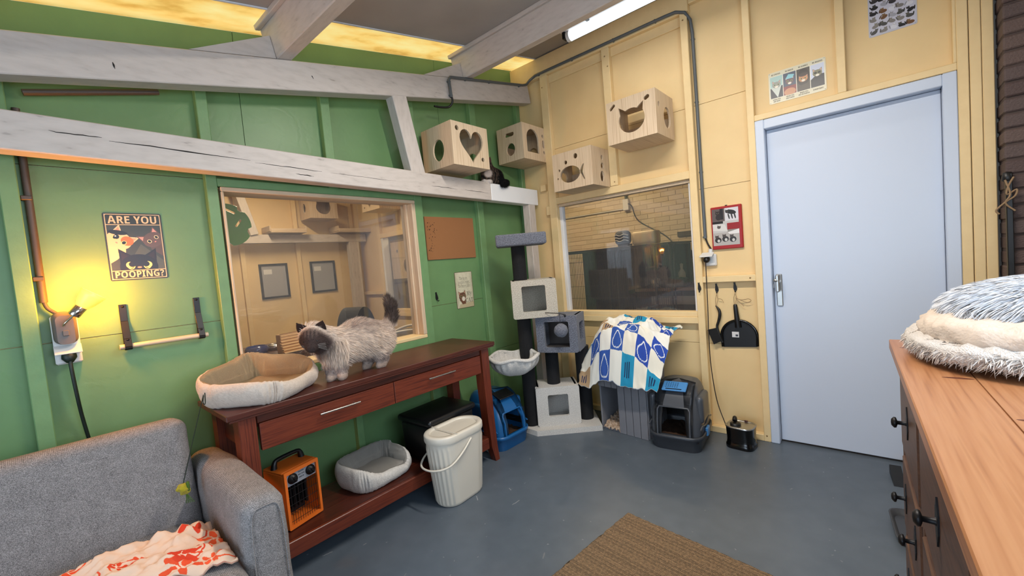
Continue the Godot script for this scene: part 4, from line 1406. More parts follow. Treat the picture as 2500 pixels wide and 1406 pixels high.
	# cat shaped hooks
	var hooks := [[Vector3(1.624, 1.085, 0.0), 0.0, "small black cat shaped hook on the stud beside the window"], [Vector3(1.729, 1.07, -0.05), 0.0, "small black cat shaped hook holding the hand brush"], [Vector3(1.851, 1.075, -0.05), 0.0, "small black cat shaped hook holding the dustpan"], [Vector3(0.0, 1.170, 1.147), PI / 2, "small black cat shaped hook alone on the green panel"]]
	for h in hooks:
		var t := T("cat_hook", h[2], "hook", h[0], h[1], "small black cat hooks")
		s = st()
		plate(s, PackedVector2Array([Vector2(-0.006, 0.022), Vector2(-0.007, 0.036), Vector2(-0.002, 0.031), Vector2(0.003, 0.037), Vector2(0.005, 0.022), Vector2(0.012, 0.002), Vector2(0.014, -0.014), Vector2(0.008, -0.026), Vector2(-0.004, -0.026), Vector2(-0.009, -0.010)]), [], 0.008, Transform3D())
		P("cat_shape", s, M.black, t)
		s = st()
		tube(s, curve([Vector3(0.004, -0.018, 0.004), Vector3(0.004, -0.032, 0.012), Vector3(0.004, -0.034, 0.022), Vector3(0.004, -0.026, 0.026)], 3), 0.003, 6)
		P("hook", s, M.black, t)
	# hand brush
	var br := T("hand_brush", "black hand brush hanging by twine beside the dustpan", "brush", Vector3(1.72, 0.0, -0.03))
	s = st()
	tube(s, curve([Vector3(0.0, 0.945, 0.0), Vector3(0.022, 0.915, 0.004), Vector3(0.027, 0.88, 0.006), Vector3(0.015, 0.83, 0.006), Vector3(0.004, 0.795, 0.006), Vector3(0.008, 0.76, 0.008), Vector3(0.022, 0.71, 0.008), Vector3(0.036, 0.676, 0.008)], 4), rad(29, [0.003, 0.010, 0.011, 0.009, 0.0085, 0.009, 0.010, 0.008]), 10)
	P("handle", s, M.black, br)
	s = st()
	plate(s, PackedVector2Array([Vector2(0.002, 0.782), Vector2(0.034, 0.690), Vector2(-0.022, 0.660), Vector2(-0.060, 0.765)]), [], 0.03, Transform3D(Basis(), Vector3(0, 0, -0.01)))
	P("bristles", s, M.black_matte, br)
	# dustpan
	var dp := T("dustpan", "black plastic dustpan hanging by twine with small white sticker", "dustpan", Vector3(1.862, 0.64, -0.045))
	var o := PackedVector2Array([Vector2(-0.112, 0.005), Vector2(-0.105, 0.0), Vector2(0.108, 0.012), Vector2(0.116, 0.02)])
	for i in 13:
		var a := lerpf(0.0, PI, i / 12.0)
		o.append(Vector2(0.003 + cos(a) * 0.119, 0.085 + sin(a) * 0.118))
	s = st()
	plate(s, o, [], 0.006, Transform3D())
	P("pan", s, M.black, dp)
	s = st()
	var rim := []
	for i in 21:
		var a := lerpf(-0.12, PI + 0.12, i / 20.0)
		rim.append(Vector3(0.003 + cos(a) * 0.115, 0.085 + sin(a) * 0.114, 0.018))
	rim.push_front(Vector3(0.113, 0.02, 0.010)); rim.append(Vector3(-0.109, 0.005, 0.010))
	tube(s, rim, 0.009, 8)
	P("rim", s, M.black_gloss, dp)
	s = st()
	tube(s, curve([Vector3(0.0, 0.15, 0.012), Vector3(-0.004, 0.21, 0.018), Vector3(-0.008, 0.27, 0.02), Vector3(-0.012, 0.315, 0.016)], 4), [0.022, 0.021, 0.02, 0.019, 0.018, 0.017, 0.016, 0.0155, 0.015, 0.015, 0.014, 0.013, 0.009], 12)
	P("handle", s, M.black, dp)
	B("sticker", Vector3(-0.045, 0.075, 0.006), Vector3(0.0, 0.115, 0.0072), flat(Color(0.8, 0.8, 0.8), 0.5), dp, 0.0)
	B("sticker_print", Vector3(-0.022, 0.082, 0.0072), Vector3(-0.006, 0.096, 0.0078), flat(Color(0.2, 0.2, 0.25), 0.5), dp, 0.0)
	s = st()
	for x in [-0.01, 0.01]:
		tube(s, [Vector3(-0.013 + x * 0.2, 0.305, 0.025), Vector3(-0.010 + x, 0.36, 0.010), Vector3(-0.008, 0.395, 0.018)], 0.0015, 5)
	tube(s, curve([Vector3(-0.006, 0.36, 0.02), Vector3(0.03, 0.345, 0.02), Vector3(0.075, 0.352, 0.02), Vector3(0.09, 0.338, 0.02), Vector3(0.06, 0.328, 0.02), Vector3(0.0, 0.355, 0.022), Vector3(0.045, 0.30, 0.02)], 4), 0.0018, 5)
	P("twine", s, M.twine, dp)
	s = st()
	for x in [-0.009, 0.009]:
		tube(s, [Vector3(0.004 + x * 0.2, 0.94, 0.004), Vector3(0.01 + x, 0.99, 0.0), Vector3(0.012, 1.03, 0.0)], 0.0015, 5)
	tube(s, curve([Vector3(0.02, 0.995, 0.0), Vector3(0.045, 0.99, 0.002), Vector3(0.055, 0.965, 0.002)], 4), 0.0016, 5)
	P("twine", s, M.twine, br)
	# red photo collage
	var rp := T("photo_collage", "red framed collage of black and white cat photographs", "picture", Vector3(1.824, 1.351, -0.05))
	B("frame", Vector3(-0.10, 0.0, 0.0), Vector3(0.10, 0.302, 0.022), flat(Color(0.60, 0.075, 0.09), 0.35), rp, 0.004)
	print_quad("photo_print", Vector3(-0.091, 0.286, 0.0226), Vector3(0.080, 0.286, 0.0226), Vector3(0.080, 0.026, 0.0226), Vector3(-0.091, 0.026, 0.0226), print_mat(collage_image(), 0.3), rp)
	B("hanger", Vector3(-0.006, 0.300, 0.004), Vector3(0.008, 0.309, 0.014), M.black, rp, 0.001)
	B("strip", Vector3(0.004, 0.135, 0.0228), Vector3(0.082, 0.180, 0.0236), flat(Color(0.55, 0.07, 0.085), 0.35), rp, 0.0)
	# tin sign with four cats in clothes
	var ts := T("tin_sign", "wide tin sign with four cats in costume above the door", "sign", Vector3(2.2685, 2.263, -0.05))
	tin(ts, 0.30, 0.197, flat(Color(0.80, 0.78, 0.68), 0.3))
	print_quad("print", Vector3(-0.143, 0.170, 0.0024), Vector3(0.143, 0.170, 0.0024), Vector3(0.143, 0.032, 0.0024), Vector3(-0.143, 0.032, 0.0024), print_mat(four_image(), 0.3), ts)
	var ink := flat(Color(0.10, 0.09, 0.09), 0.5)
	for i in 4:
		var x := -0.1085 + i * 0.0725
		words("BE " + ["STRONG", "BRAVE", "HUMBLE", "BADASS"][i], 0.0085, Vector3(x, 0.181, 0.002), 0, ink, ts, [0.048, 0.042, 0.048, 0.050][i])
		if i < 3:
			words("WHEN YOU", 0.0075, Vector3(x, 0.0235, 0.002), 0, ink, ts, 0.042)
			words("ARE " + ["WEAK", "SCARED", "VICTORIOUS"][i], 0.0075, Vector3(x, 0.012, 0.002), 0, ink, ts, [0.038, 0.044, 0.058][i])
		else: words("EVERYDAY", 0.0085, Vector3(x, 0.0185, 0.002), 0, ink, ts, 0.05)
	# sheet of many cats, cut by the top of the photograph
	var mc := T("tin_sign", "white tin sign crowded with many small painted cats", "sign", Vector3(2.720, 2.482, -0.05))
	tin(mc, 0.20, 0.29, flat(Color(0.74, 0.74, 0.78), 0.35))
	print_quad("print", Vector3(-0.094, 0.284, 0.0024), Vector3(0.094, 0.284, 0.0024), Vector3(0.094, 0.010, 0.0024), Vector3(-0.094, 0.010, 0.0024), print_mat(many_image(), 0.35), mc)
	# ARE YOU POOPING?
	var pp := T("tin_sign", "dark tin sign with three cats reading ARE YOU POOPING?", "sign", Vector3(0.0, 1.451, 2.881), PI / 2)
	tin(pp, 0.207, 0.311, flat(Color(0.13, 0.14, 0.10), 0.35))
	var cream := flat(Color(0.84, 0.72, 0.55), 0.4)
	s = st()
	plate(s, rrect2(0.196, 0.300, 0.006, 0, 0.0055), [rrect2(0.190, 0.294, 0.005, 0, 0.0085)], 0.0006, Transform3D(Basis(), Vector3(0, 0, 0.002)))
	bb(s, Vector3(-0.095, 0.2555, 0.002), Vector3(0.095, 0.2585, 0.0026), 0.0)
	bb(s, Vector3(-0.095, 0.0435, 0.002), Vector3(0.095, 0.0465, 0.0026), 0.0)
	P("border_line", s, cream, pp)
	print_quad("print", Vector3(-0.095, 0.2555, 0.0024), Vector3(0.095, 0.2555, 0.0024), Vector3(0.095, 0.0465, 0.0024), Vector3(-0.095, 0.0465, 0.0024), print_mat(poop_image(), 0.35), pp)
	words("ARE YOU", 0.034, Vector3(0, 0.279, 0.0021), 0, cream, pp, 0.172)
	words("POOPING?", 0.029, Vector3(0, 0.0265, 0.0021), 0, cream, pp, 0.174)
	# cork board and the small cat sign on the green wall
	var ck := T("cork_board", "plain brown cork board on green wall above the cat sign", "board", Vector3(0.0, 1.460, 0.940), PI / 2)
	B("board", Vector3(-0.258, 0.0, 0.0), Vector3(0.258, 0.336, 0.012), M.cork, ck, 0.002)
	s = st()
	for i in 46:
		var a := Vector3(-0.24 + absf(rng.randfn(0, 0.035)), 0.06 + rng.randf() * 0.24, 0.012)
		box(s, a, Vector3(rng.randf_range(0.002, 0.007), rng.randf_range(0.002, 0.008), 0.001), 0.0)
	P("peck_marks", s, flat(Color(0.18, 0.10, 0.06), 0.9), ck, true)
	var my := T("tin_sign", "narrow cream tin sign with tabby cat head on green panel", "sign", Vector3(0.0, 1.043, 0.8435), PI / 2)
	tin(my, 0.197, 0.304, flat(Color(0.33, 0.30, 0.20), 0.5))
	print_quad("print", Vector3(-0.094, 0.300, 0.0024), Vector3(0.094, 0.300, 0.0024), Vector3(0.094, 0.004, 0.0024), Vector3(-0.094, 0.004, 0.0024), print_mat(my_image(), 0.5), my)
	words("The more", 0.026, Vector3(-0.005, 0.248, 0.0021), 0, ink, my, 0.09, true, false)
	words("people I meet,", 0.026, Vector3(0.0, 0.217, 0.0021), 0, ink, my, 0.135, true, false)
	words("the more I like", 0.026, Vector3(0.0, 0.186, 0.0021), 0, ink, my, 0.135, true, false)
	words("My", 0.036, Vector3(0.048, 0.118, 0.0021), 0, ink, my, 0.055, true)
	words("CAT", 0.036, Vector3(0.045, 0.062, 0.0021), 0, ink, my, 0.085, true)
	# towel bar on leather straps
	var tr := T("towel_bar", "wooden dowel hanging in two black leather straps", "towel bar", Vector3(0.0, 1.15, 2.82), PI / 2)
	s = st()
	tube(s, [Vector3(-0.168, 0.0, 0.026), Vector3(0.166, 0.0, 0.026)], 0.0115, 14)
	P("dowel", s, M.pale0, tr)
	for x in [-0.139, 0.139]:
		s = st()
		var pr := []
		for i in 9:
			var a := PI + PI * i / 8.0
			pr.append(Vector2(0.026 + cos(a) * 0.0155, sin(a) * 0.0155))
		pr.push_front(Vector2(0.0105, 0.06)); pr.push_front(Vector2(0.003, 0.10)); pr.push_front(Vector2(0.003, 0.192))
		pr.append(Vector2(0.030, 0.035)); pr.append(Vector2(0.006, 0.115)); pr.append(Vector2(0.006, 0.192))
		for i in pr.size() - 1:
			var a: Vector2 = pr[i]
			var b: Vector2 = pr[i + 1]
			if a.distance_to(b) < 0.0005: continue
			bar(s, Vector3(x, a.y, a.x), Vector3(x, b.y, b.x), 0.026, 0.0035, Vector3(0, 0, 1) if absf((b - a).normalized().x) < 0.9 else Vector3.UP, 0.001)
		var sp := P("strap", s, M.black, tr)
		for v in [Vector3(x, 0.182, 0.008), Vector3(x, 0.03, 0.034)]:
			s = st()
			lathe(s, [Vector2(0.006, 0), Vector2(0.005, 0.002), Vector2(0, 0.003)], 10, v, Basis(Vector3.RIGHT, PI / 2))
			P("rivet", s, M.dark_iron, sp)
	# left: pipes, double socket, plug-in lamp
	var pi := T("conduit", "dull brown pipe down the green wall to the lamp's socket", "conduit", Vector3.ZERO)
	s = st()
	tube(s, [Vector3(0.018, 2.17, 3.195), Vector3(0.018, 1.38, 3.196)], 0.0125, 10)
	tube(s, curve([Vector3(0.018, 1.385, 3.196), Vector3(0.02, 1.355, 3.188), Vector3(0.022, 1.33, 3.165)], 4), 0.007, 8)
	P("pipe", s, M.conduit_warm, pi)
	for y in [1.80, 1.47, 2.10]:
		B("pipe_clip", Vector3(0.0, y, 3.185), Vector3(0.034, y + 0.018, 3.218), M.conduit_warm, pi)
	var pu := T("conduit", "short brown pipe lying behind the upper beam on green wall", "conduit", Vector3.ZERO)
	s = st()
	tube(s, [Vector3(0.03, 2.235, 3.17), Vector3(0.03, 2.345, 2.73)], 0.013, 10)
	P("pipe", s, M.conduit_warm, pu)
	var ws := T("wall_socket", "beige double wall socket under the plug-in lamp", "socket", Vector3(0.0, 1.115, 3.148), PI / 2)
	B("body", Vector3(-0.040, 0.0, 0.0), Vector3(0.040, 0.205, 0.035), M.socket, ws, 0.006)
	s = st()
	box(s, Vector3(0, 0.062, 0.052), Vector3(0.082, 0.006, 0.05), 0.002, Basis(Vector3.RIGHT, 0.75))
	P("flap", s, M.socket, ws)
	var cc := T("power_cord", "dark green power cord hanging from lower socket behind the sofa", "cord", Vector3.ZERO)
	s = st()
	lathe(s, [Vector2(0.022, 0), Vector2(0.024, 0.025), Vector2(0.012, 0.045), Vector2(0, 0.045)], 14, Vector3(0.040, 1.162, 3.148), Basis(Vector3.FORWARD, PI * 0.80))
	P("plug", s, M.cord_green, cc)
	s = st()
	tube(s, curve([Vector3(0.062, 1.13, 3.147), Vector3(0.07, 1.09, 3.147), Vector3(0.062, 0.98, 3.142), Vector3(0.04, 0.88, 3.135), Vector3(0.025, 0.74, 3.12), Vector3(0.02, 0.5, 3.09)], 5), 0.0065, 8)
	P("wire", s, M.cord_green, cc)
	var lp := T("plug_lamp", "plug-in lamp with glowing amber glass shade on grey body", "lamp", Vector3(0.035, 1.20, 3.148), PI / 2)
	s = st()
	var rr := []
	for q in [[0.0, 0.036, 0.05], [0.012, 0.037, 0.052], [0.028, 0.034, 0.048], [0.036, 0.026, 0.038]]:
		var ring := []
		for p in rrect2(q[1] * 2, 0.135 - (0.036 - q[1]) * 1.5, q[1] * 0.7, 0, 0.0): ring.append(Vector3(p.x, p.y, q[0]))
		rr.append(ring)
	rings(s, rr)
	P("body", s, M.lamp_body, lp)
	B("switch", Vector3(-0.010, 0.035, 0.034), Vector3(0.010, 0.058, 0.041), M.lamp_body, lp, 0.002)
	var d := Vector3(0.62, 0.78, 0.10).normalized()
	var j := Vector3(-0.004, 0.078, 0.058)
	s = st()
	tube(s, curve([j, j + Vector3(0.005, 0.012, 0.012), j + d * 0.055 + Vector3(0, 0, 0.01)], 4), 0.004, 8)
	P("stem", s, M.chrome, lp)
	var q := Basis(d.cross(Vector3.BACK).normalized(), d, d.cross(Vector3.BACK).normalized().cross(d))
	var b0 := j + d * 0.048 + Vector3(0, 0, 0.01)
	s = st()
	lathe(s, [Vector2(0.0, 0.0), Vector2(0.019, 0.001), Vector2(0.0205, 0.004), Vector2(0.0205, 0.045), Vector2(0.0, 0.046)], 20, b0, q)
	P("collar", s, M.chrome, lp)
	s = st()
	lathe(s, [Vector2(0.021, 0.044), Vector2(0.031, 0.062), Vector2(0.041, 0.095), Vector2(0.045, 0.112), Vector2(0.0435, 0.112), Vector2(0.039, 0.095), Vector2(0.029, 0.063), Vector2(0.018, 0.046)], 28, b0, q)
	P("shade", s, M.shade, lp)
	s = st()
	lathe(s, [Vector2(0.0, 0.05), Vector2(0.014, 0.058), Vector2(0.017, 0.075), Vector2(0.010, 0.092), Vector2(0, 0.096)], 14, b0, q)
	P("bulb", s, M.bulb, lp)
	var om := OmniLight3D.new()
	om.name = "plug_lamp_light"
	om.position = lp.transform * (b0 + d * 0.085)
	om.light_color = Color(1.0, 0.62, 0.17)
	om.light_energy = 0.42
	om.light_size = 0.03
	om.omni_range = 8.0
	om.omni_attenuation = 2.0
	om.shadow_enabled = true
	add_child(om)
	# a dark stick with a twine knot in the gap by the bricks
	var sk := T("tied_stick", "black stick tied with pale twine beside the brick pier", "stick", Vector3.ZERO)
	s = st()
	bar(s, Vector3(3.108, 0.9, 0.115), Vector3(3.104, 1.60, 0.118), 0.028, 0.022, Vector3.RIGHT)
	lathe(s, [Vector2(0.0, 0), Vector2(0.020, 0.012), Vector2(0.016, 0.05), Vector2(0.0, 0.055)], 10, Vector3(3.100, 1.555, 0.118))
	P("stick", s, M.black, sk)
	s = st()
	tube(s, curve([Vector3(3.118, 1.58, 0.135), Vector3(3.10, 1.54, 0.14), Vector3(3.095, 1.50, 0.14), Vector3(3.125, 1.52, 0.14), Vector3(3.12, 1.49, 0.14), Vector3(3.09, 1.465, 0.14), Vector3(3.06, 1.43, 0.14), Vector3(3.07, 1.41, 0.14)], 4), 0.004, 6)
	tube(s, curve([Vector3(3.09, 1.57, 0.138), Vector3(3.105, 1.50, 0.142), Vector3(3.09, 1.46, 0.14), Vector3(3.12, 1.42, 0.138)], 4), 0.004, 6)
	P("twine", s, M.twine, sk)

func tin(parent: Node3D, w: float, h: float, m: Material) -> void:
	var s := st()
	plate(s, rrect2(w, h, 0.008), [], 0.002, Transform3D())
	P("plate", s, m, parent)
	for x in [-1, 1]:
		for y in [0.007, h - 0.007]:
			s = st()
			lathe(s, [Vector2(0.0025, 0), Vector2(0.002, 0.0008), Vector2(0, 0.001)], 8, Vector3(x * (w / 2 - 0.007), y, 0.002), Basis(Vector3.RIGHT, PI / 2))
			P("screw", s, M.steel, parent)

func poop_image() -> Image:
	var im := Image.create(256, 282, false, Image.FORMAT_RGB8)
	im.fill(Color(0.19, 0.21, 0.19))
	p_poly(im, [Vector2(60, 282), Vector2(150, 120), Vector2(256, 230), Vector2(256, 282)], Color(0.27, 0.29, 0.25))
	var cr := Color(0.88, 0.74, 0.56)
	p_poly(im, [Vector2(0, 60), Vector2(80, 100), Vector2(75, 170), Vector2(30, 215), Vector2(0, 236)], cr)
	p_cat(im, Vector2(50, 95), 62, 0.75, cr, Color(0.85, 0.55, 0.45), Color(0.95, 0.8, 0.5), Color(0.75, 0.40, 0.17))
	p_ell(im, 48, 46, 46, 14, Color(0.08, 0.06, 0.06), 0.18)
	p_ell(im, 40, 72, 13, 14, Color(0.05, 0.04, 0.04))
	p_ell(im, 36, 68, 4, 4, Color(0.9, 0.9, 0.85))
	var gr := Color(0.34, 0.27, 0.24)
	p_poly(im, [Vector2(256, 50), Vector2(185, 100), Vector2(200, 155), Vector2(256, 200)], Color(0.30, 0.24, 0.21))
	p_cat(im, Vector2(214, 92), 54, -0.65, gr, Color(0.8, 0.55, 0.5), Color(0.92, 0.84, 0.62))
	var bk := Color(0.09, 0.06, 0.06)
	p_cat(im, Vector2(130, 262), 92, 0.0, bk, Color(0.16, 0.09, 0.08), Color(0.92, 0.86, 0.5))
	for e in [-1.0, 1.0]:
		p_ell(im, 130 + e * 43, 250, 20, 20, Color(0.93, 0.87, 0.5))
		p_ell(im, 130 + e * 33, 246, 17, 17, bk)
	p_ell(im, 130, 266, 11, 5, Color(0.85, 0.55, 0.45))
	return im

func four_image() -> Image:
	var im := Image.create(512, 248, false, Image.FORMAT_RGB8)
	im.fill(Color(0.88, 0.87, 0.80))
	var bg := [Color(0.62, 0.74, 0.72), Color(0.25, 0.30, 0.38), Color(0.24, 0.22, 0.20), Color(0.74, 0.77, 0.84)]
	var coat := [Color(0.55, 0.56, 0.53), Color(0.38, 0.30, 0.33), Color(0.72, 0.50, 0.33), Color(0.45, 0.44, 0.34)]
	for i in 4:
		var x := 3 + i * 128
		im.fill_rect(Rect2i(x, 3, 122, 242), bg[i])
		var cx := x + 61.0
		if i == 0:
			p_poly(im, [Vector2(x, 130), Vector2(x + 122, 120), Vector2(x + 122, 245), Vector2(x, 245)], Color(0.13, 0.15, 0.20))
			p_poly(im, [Vector2(x + 4, 120), Vector2(cx + 10, 245), Vector2(x + 110, 110), Vector2(x + 60, 130)], Color(0.74, 0.77, 0.74))
		if i == 1:
			p_poly(im, [Vector2(x, 150), Vector2(x + 122, 150), Vector2(x + 122, 245), Vector2(x, 245)], Color(0.48, 0.20, 0.20))
			p_ell(im, cx, 215, 55, 40, Color(0.72, 0.50, 0.36))
		if i == 2:
			p_ell(im, cx, 100, 58, 92, Color(0.16, 0.13, 0.12))
			p_poly(im, [Vector2(x, 190), Vector2(x + 122, 170), Vector2(x + 122, 245), Vector2(x, 245)], Color(0.24, 0.21, 0.18))
		if i == 3:
			p_poly(im, [Vector2(x, 160), Vector2(cx, 110), Vector2(x + 122, 120), Vector2(x + 122, 245), Vector2(x, 245)], Color(0.09, 0.11, 0.15))
		p_cat(im, Vector2(cx, 100 if i != 2 else 115), 42, 0.0, coat[i], Color(0.8, 0.62, 0.55), Color(0.75, 0.8, 0.55))
		p_ell(im, cx, 122 if i != 2 else 136, 17, 12, Color(0.85, 0.82, 0.76))
		if i == 1: p_poly(im, [Vector2(cx - 42, 70), Vector2(cx - 10, 20), Vector2(cx + 46, 35), Vector2(cx + 30, 72)], Color(0.50, 0.74, 0.78))
		if i == 2: p_ell(im, cx, 72, 44, 20, Color(0.22, 0.17, 0.15))
		if i == 3:
			for e in [-1.0, 1.0]: p_ell(im, cx + e * 17, 96, 13, 10, Color(0.06, 0.06, 0.06))
	return im

func many_image() -> Image:
	var im := Image.create(256, 374, false, Image.FORMAT_RGB8)
	im.fill(Color(0.76, 0.76, 0.81))
	var r := RandomNumberGenerator.new()
	r.seed = 20
	var cols := [Color(0.10, 0.10, 0.12), Color(0.28, 0.28, 0.27), Color(0.62, 0.62, 0.66), Color(0.42, 0.29, 0.17), Color(0.82, 0.82, 0.85), Color(0.20, 0.19, 0.20), Color(0.50, 0.48, 0.46)]
	for row in 8:
		for k in 5:
			var c := Vector2(26 + k * 51 + r.randf_range(-7, 7), 24 + row * 47 + r.randf_range(-5, 5))
			var col: Color = cols[r.randi() % cols.size()]
			p_ell(im, c.x, c.y + 8, 21, 13, col, r.randf_range(-0.5, 0.5))
			p_cat(im, c + Vector2(r.randf_range(-16, 16), -8), 9.5, r.randf_range(-0.3, 0.3), col.lightened(0.05), Color(0.5, 0.42, 0.4), Color(0.7, 0.7, 0.4))
			var e := 1.0 if r.randf() > 0.5 else -1.0
			p_ell(im, c.x + e * 21, c.y + 2, 4, 15, col.darkened(0.3), r.randf_range(-0.6, 0.6))
	return im

func collage_image() -> Image:
	var im := Image.create(192, 292, false, Image.FORMAT_RGB8)
	im.fill(Color(0.72, 0.71, 0.70))
	im.fill_rect(Rect2i(0, 0, 92, 100), Color(0.36, 0.32, 0.31))
	im.fill_rect(Rect2i(58, 0, 24, 86), Color(0.13, 0.12, 0.13))
	im.fill_rect(Rect2i(0, 100, 78, 18), Color(0.08, 0.07, 0.07))
	im.fill_rect(Rect2i(96, 0, 96, 100), Color(0.80, 0.79, 0.80))
	im.fill_rect(Rect2i(108, 128, 84, 60), Color(0.52, 0.50, 0.47))
	im.fill_rect(Rect2i(0, 190, 192, 102), Color(0.66, 0.64, 0.62))
	p_poly(im, [Vector2(0, 120), Vector2(90, 126), Vector2(110, 180), Vector2(0, 170)], Color(0.80, 0.79, 0.77))
	p_poly(im, [Vector2(110, 190), Vector2(192, 170), Vector2(192, 205), Vector2(120, 205)], Color(0.84, 0.83, 0.82))
	p_cat(im, Vector2(42, 34), 17, 0.0, Color(0.15, 0.13, 0.13), Color(0.3, 0.25, 0.25), Color(0.7, 0.7, 0.6))
	p_ell(im, 48, 66, 22, 24, Color(0.17, 0.15, 0.15))
	p_ell(im, 140, 34, 36, 17, Color(0.14, 0.13, 0.12), 0.3)
	p_cat(im, Vector2(112, 28), 14, 0.0, Color(0.13, 0.12, 0.11), Color(0.3, 0.25, 0.25), Color(0.7, 0.7, 0.6))
	for k in 3: p_ell(im, 122 + k * 22, 66, 5, 24, Color(0.16, 0.15, 0.14), -0.2)
	p_cat(im, Vector2(46, 146), 13, 0.2, Color(0.30, 0.28, 0.27), Color(0.5, 0.4, 0.4), Color(0.7, 0.7, 0.6))
	p_ell(im, 150, 152, 30, 12, Color(0.22, 0.21, 0.19), -0.2)
	for k in 3:
		var c := Vector2(36 + k * 54, 236 - 6 * (k % 2))
		p_ell(im, c.x, c.y + 12, 24, 22, Color(0.16, 0.15, 0.15))
		p_ell(im, c.x + 4, c.y + 18, 10, 12, Color(0.75, 0.74, 0.72))
		p_cat(im, c + Vector2(-8, -12), 13, 0.0, Color(0.20, 0.18, 0.18), Color(0.4, 0.3, 0.3), Color(0.7, 0.7, 0.6))
	return im

func my_image() -> Image:
	var im := Image.create(192, 302, false, Image.FORMAT_RGB8)
	var n := noise(0.02, 3, 3)
	for y in 302:
		for x in 192:
			var e := 0.08 * smoothstep(60.0, 96.0, absf(x - 96.0)) + n.get_noise_2d(x, y) * 0.05
			im.set_pixel(x, y, Color(0.80 - e, 0.77 - e, 0.66 - e))
	p_poly(im, [Vector2(30, 270), Vector2(192, 258), Vector2(192, 302), Vector2(20, 302)], Color(0.72, 0.66, 0.52))
	p_poly(im, [Vector2(36, 196), Vector2(98, 190), Vector2(100, 270), Vector2(60, 272), Vector2(34, 230)], Color(0.42, 0.28, 0.20))
	p_cat(im, Vector2(66, 205), 40, -0.1, Color(0.46, 0.32, 0.24), Color(0.72, 0.55, 0.45), Color(0.65, 0.68, 0.45))
	p_ell(im, 76, 226, 18, 20, Color(0.84, 0.80, 0.72))
	for k in 4:
		p_ell(im, 46 + k * 14, 180 + (k % 2) * 3, 2.5, 11, Color(0.2, 0.13, 0.1))
		p_ell(im, 34 + k * 2, 215 + k * 9, 10, 2, Color(0.22, 0.14, 0.1), 0.5)
	return im

func rad(n: int, keys: Array) -> Array:
	# n radii that run through the keys
	var o := []
	for i in n:
		var t := float(i) / (n - 1) * (keys.size() - 1)
		var k := mini(int(t), keys.size() - 2)
		o.append(lerpf(keys[k], keys[k + 1], t - k))
	return o

# ---------------------------------------------------------------- furniture
func furniture() -> void:
	console_table()
	sofa()
	dresser()

func console_table() -> void:
	var t := T("console_table", "long reddish brown wooden console table with two drawers along green wall", "table", Vector3(0.33, 0, 1.93))
	var x0 := -0.23
	var x1 := 0.228
	var z0 := -0.818
	var z1 := 0.818
	B("tabletop", Vector3(x0, 0.814, z0), Vector3(x1, 0.84, z1), M.dred2, t, 0.003)
	B("tabletop_lip", Vector3(x1 - 0.012, 0.806, z0 + 0.01), Vector3(x1 - 0.002, 0.8138, z1 - 0.01), M.dred2, t, 0.001)
	var ax := 0.205
	B("top_rail", Vector3(ax - 0.03, 0.765, z0 + 0.12), Vector3(ax - 0.012, 0.813, z1 - 0.12), M.dred2, t)
	for k in 2:
		var a := lerpf(z0 + 0.125, 0.0, float(k)) + 0.002
		var b := (0.0 if k == 0 else z1 - 0.125) - 0.002
		var d := B("drawer", Vector3(ax - 0.028, 0.640, a), Vector3(ax - 0.006, 0.763, b), M.red2, t, 0.002)
		var s := st()
		var zc := (a + b) / 2.0 + (0.01 if k == 0 else -0.02)
		tube(s, [Vector3(ax + 0.016, 0.722, zc - 0.105), Vector3(ax + 0.016, 0.722, zc + 0.105)], 0.005, 10)
		for e in [-0.08, 0.08]: tube(s, [Vector3(ax - 0.008, 0.722, zc + e), Vector3(ax + 0.016, 0.722, zc + e)], 0.004, 8)
		P("handle", s, M.steel, d)
	B("back_rail", Vector3(x0 + 0.03, 0.64, z0 + 0.1), Vector3(x0 + 0.05, 0.813, z1 - 0.1), M.dred2, t)
	for e in [z0 + 0.075, z1 - 0.095]:
		B("side_rail", Vector3(x0 + 0.08, 0.65, e), Vector3(ax - 0.05, 0.813, e + 0.02), M.dred0, t)
	for e in [-1.0, 1.0]:
		for f in [-1.0, 1.0]:
			# legs flare outward a little at the foot
			var s := st()
			var zc: float = e * 0.738
			var xc := 0.165 if f > 0 else x0 + 0.055
			var rr := []
			for q in [[0.0, 0.034, 0.022], [0.10, 0.016, 0.030], [0.30, 0.006, 0.034], [0.55, 0.0, 0.037], [0.813, 0.0, 0.038]]:
				var ring := []
				var h: float = q[2]
				for c in [[-1, -1], [1, -1], [1, 1], [-1, 1]]:
					ring.append(Vector3(xc + c[0] * h + (q[1] if f > 0 else -q[1] * 0.5), q[0], zc + c[1] * h * 0.9 + e * q[1] * 0.5))
				rr.append(ring)
			rings(s, rr, true, false)
			P("leg", s, M.red1, t)
	B("shelf_rail", Vector3(0.180, 0.098, z0 + 0.115), Vector3(0.202, 0.174, z1 - 0.115), M.red2, t)
	B("shelf_rail", Vector3(x0 + 0.03, 0.098, z0 + 0.1), Vector3(x0 + 0.05, 0.170, z1 - 0.1), M.red2, t)
	for k in 3:
		var w := (0.180 - (x0 + 0.05)) / 3.0
		B("shelf_plank", Vector3(x0 + 0.05 + k * w + 0.0008, 0.150, z0 + 0.05), Vector3(x0 + 0.05 + (k + 1) * w - 0.0008, 0.1735, z1 - 0.05), M.dred2, t, 0.0003)
	B("shelf_end", Vector3(x0 + 0.06, 0.10, z0 + 0.05), Vector3(0.18, 0.150, z0 + 0.07), M.red0, t)
	B("shelf_end", Vector3(x0 + 0.06, 0.10, z1 - 0.07), Vector3(0.18, 0.150, z1 - 0.05), M.red0, t)

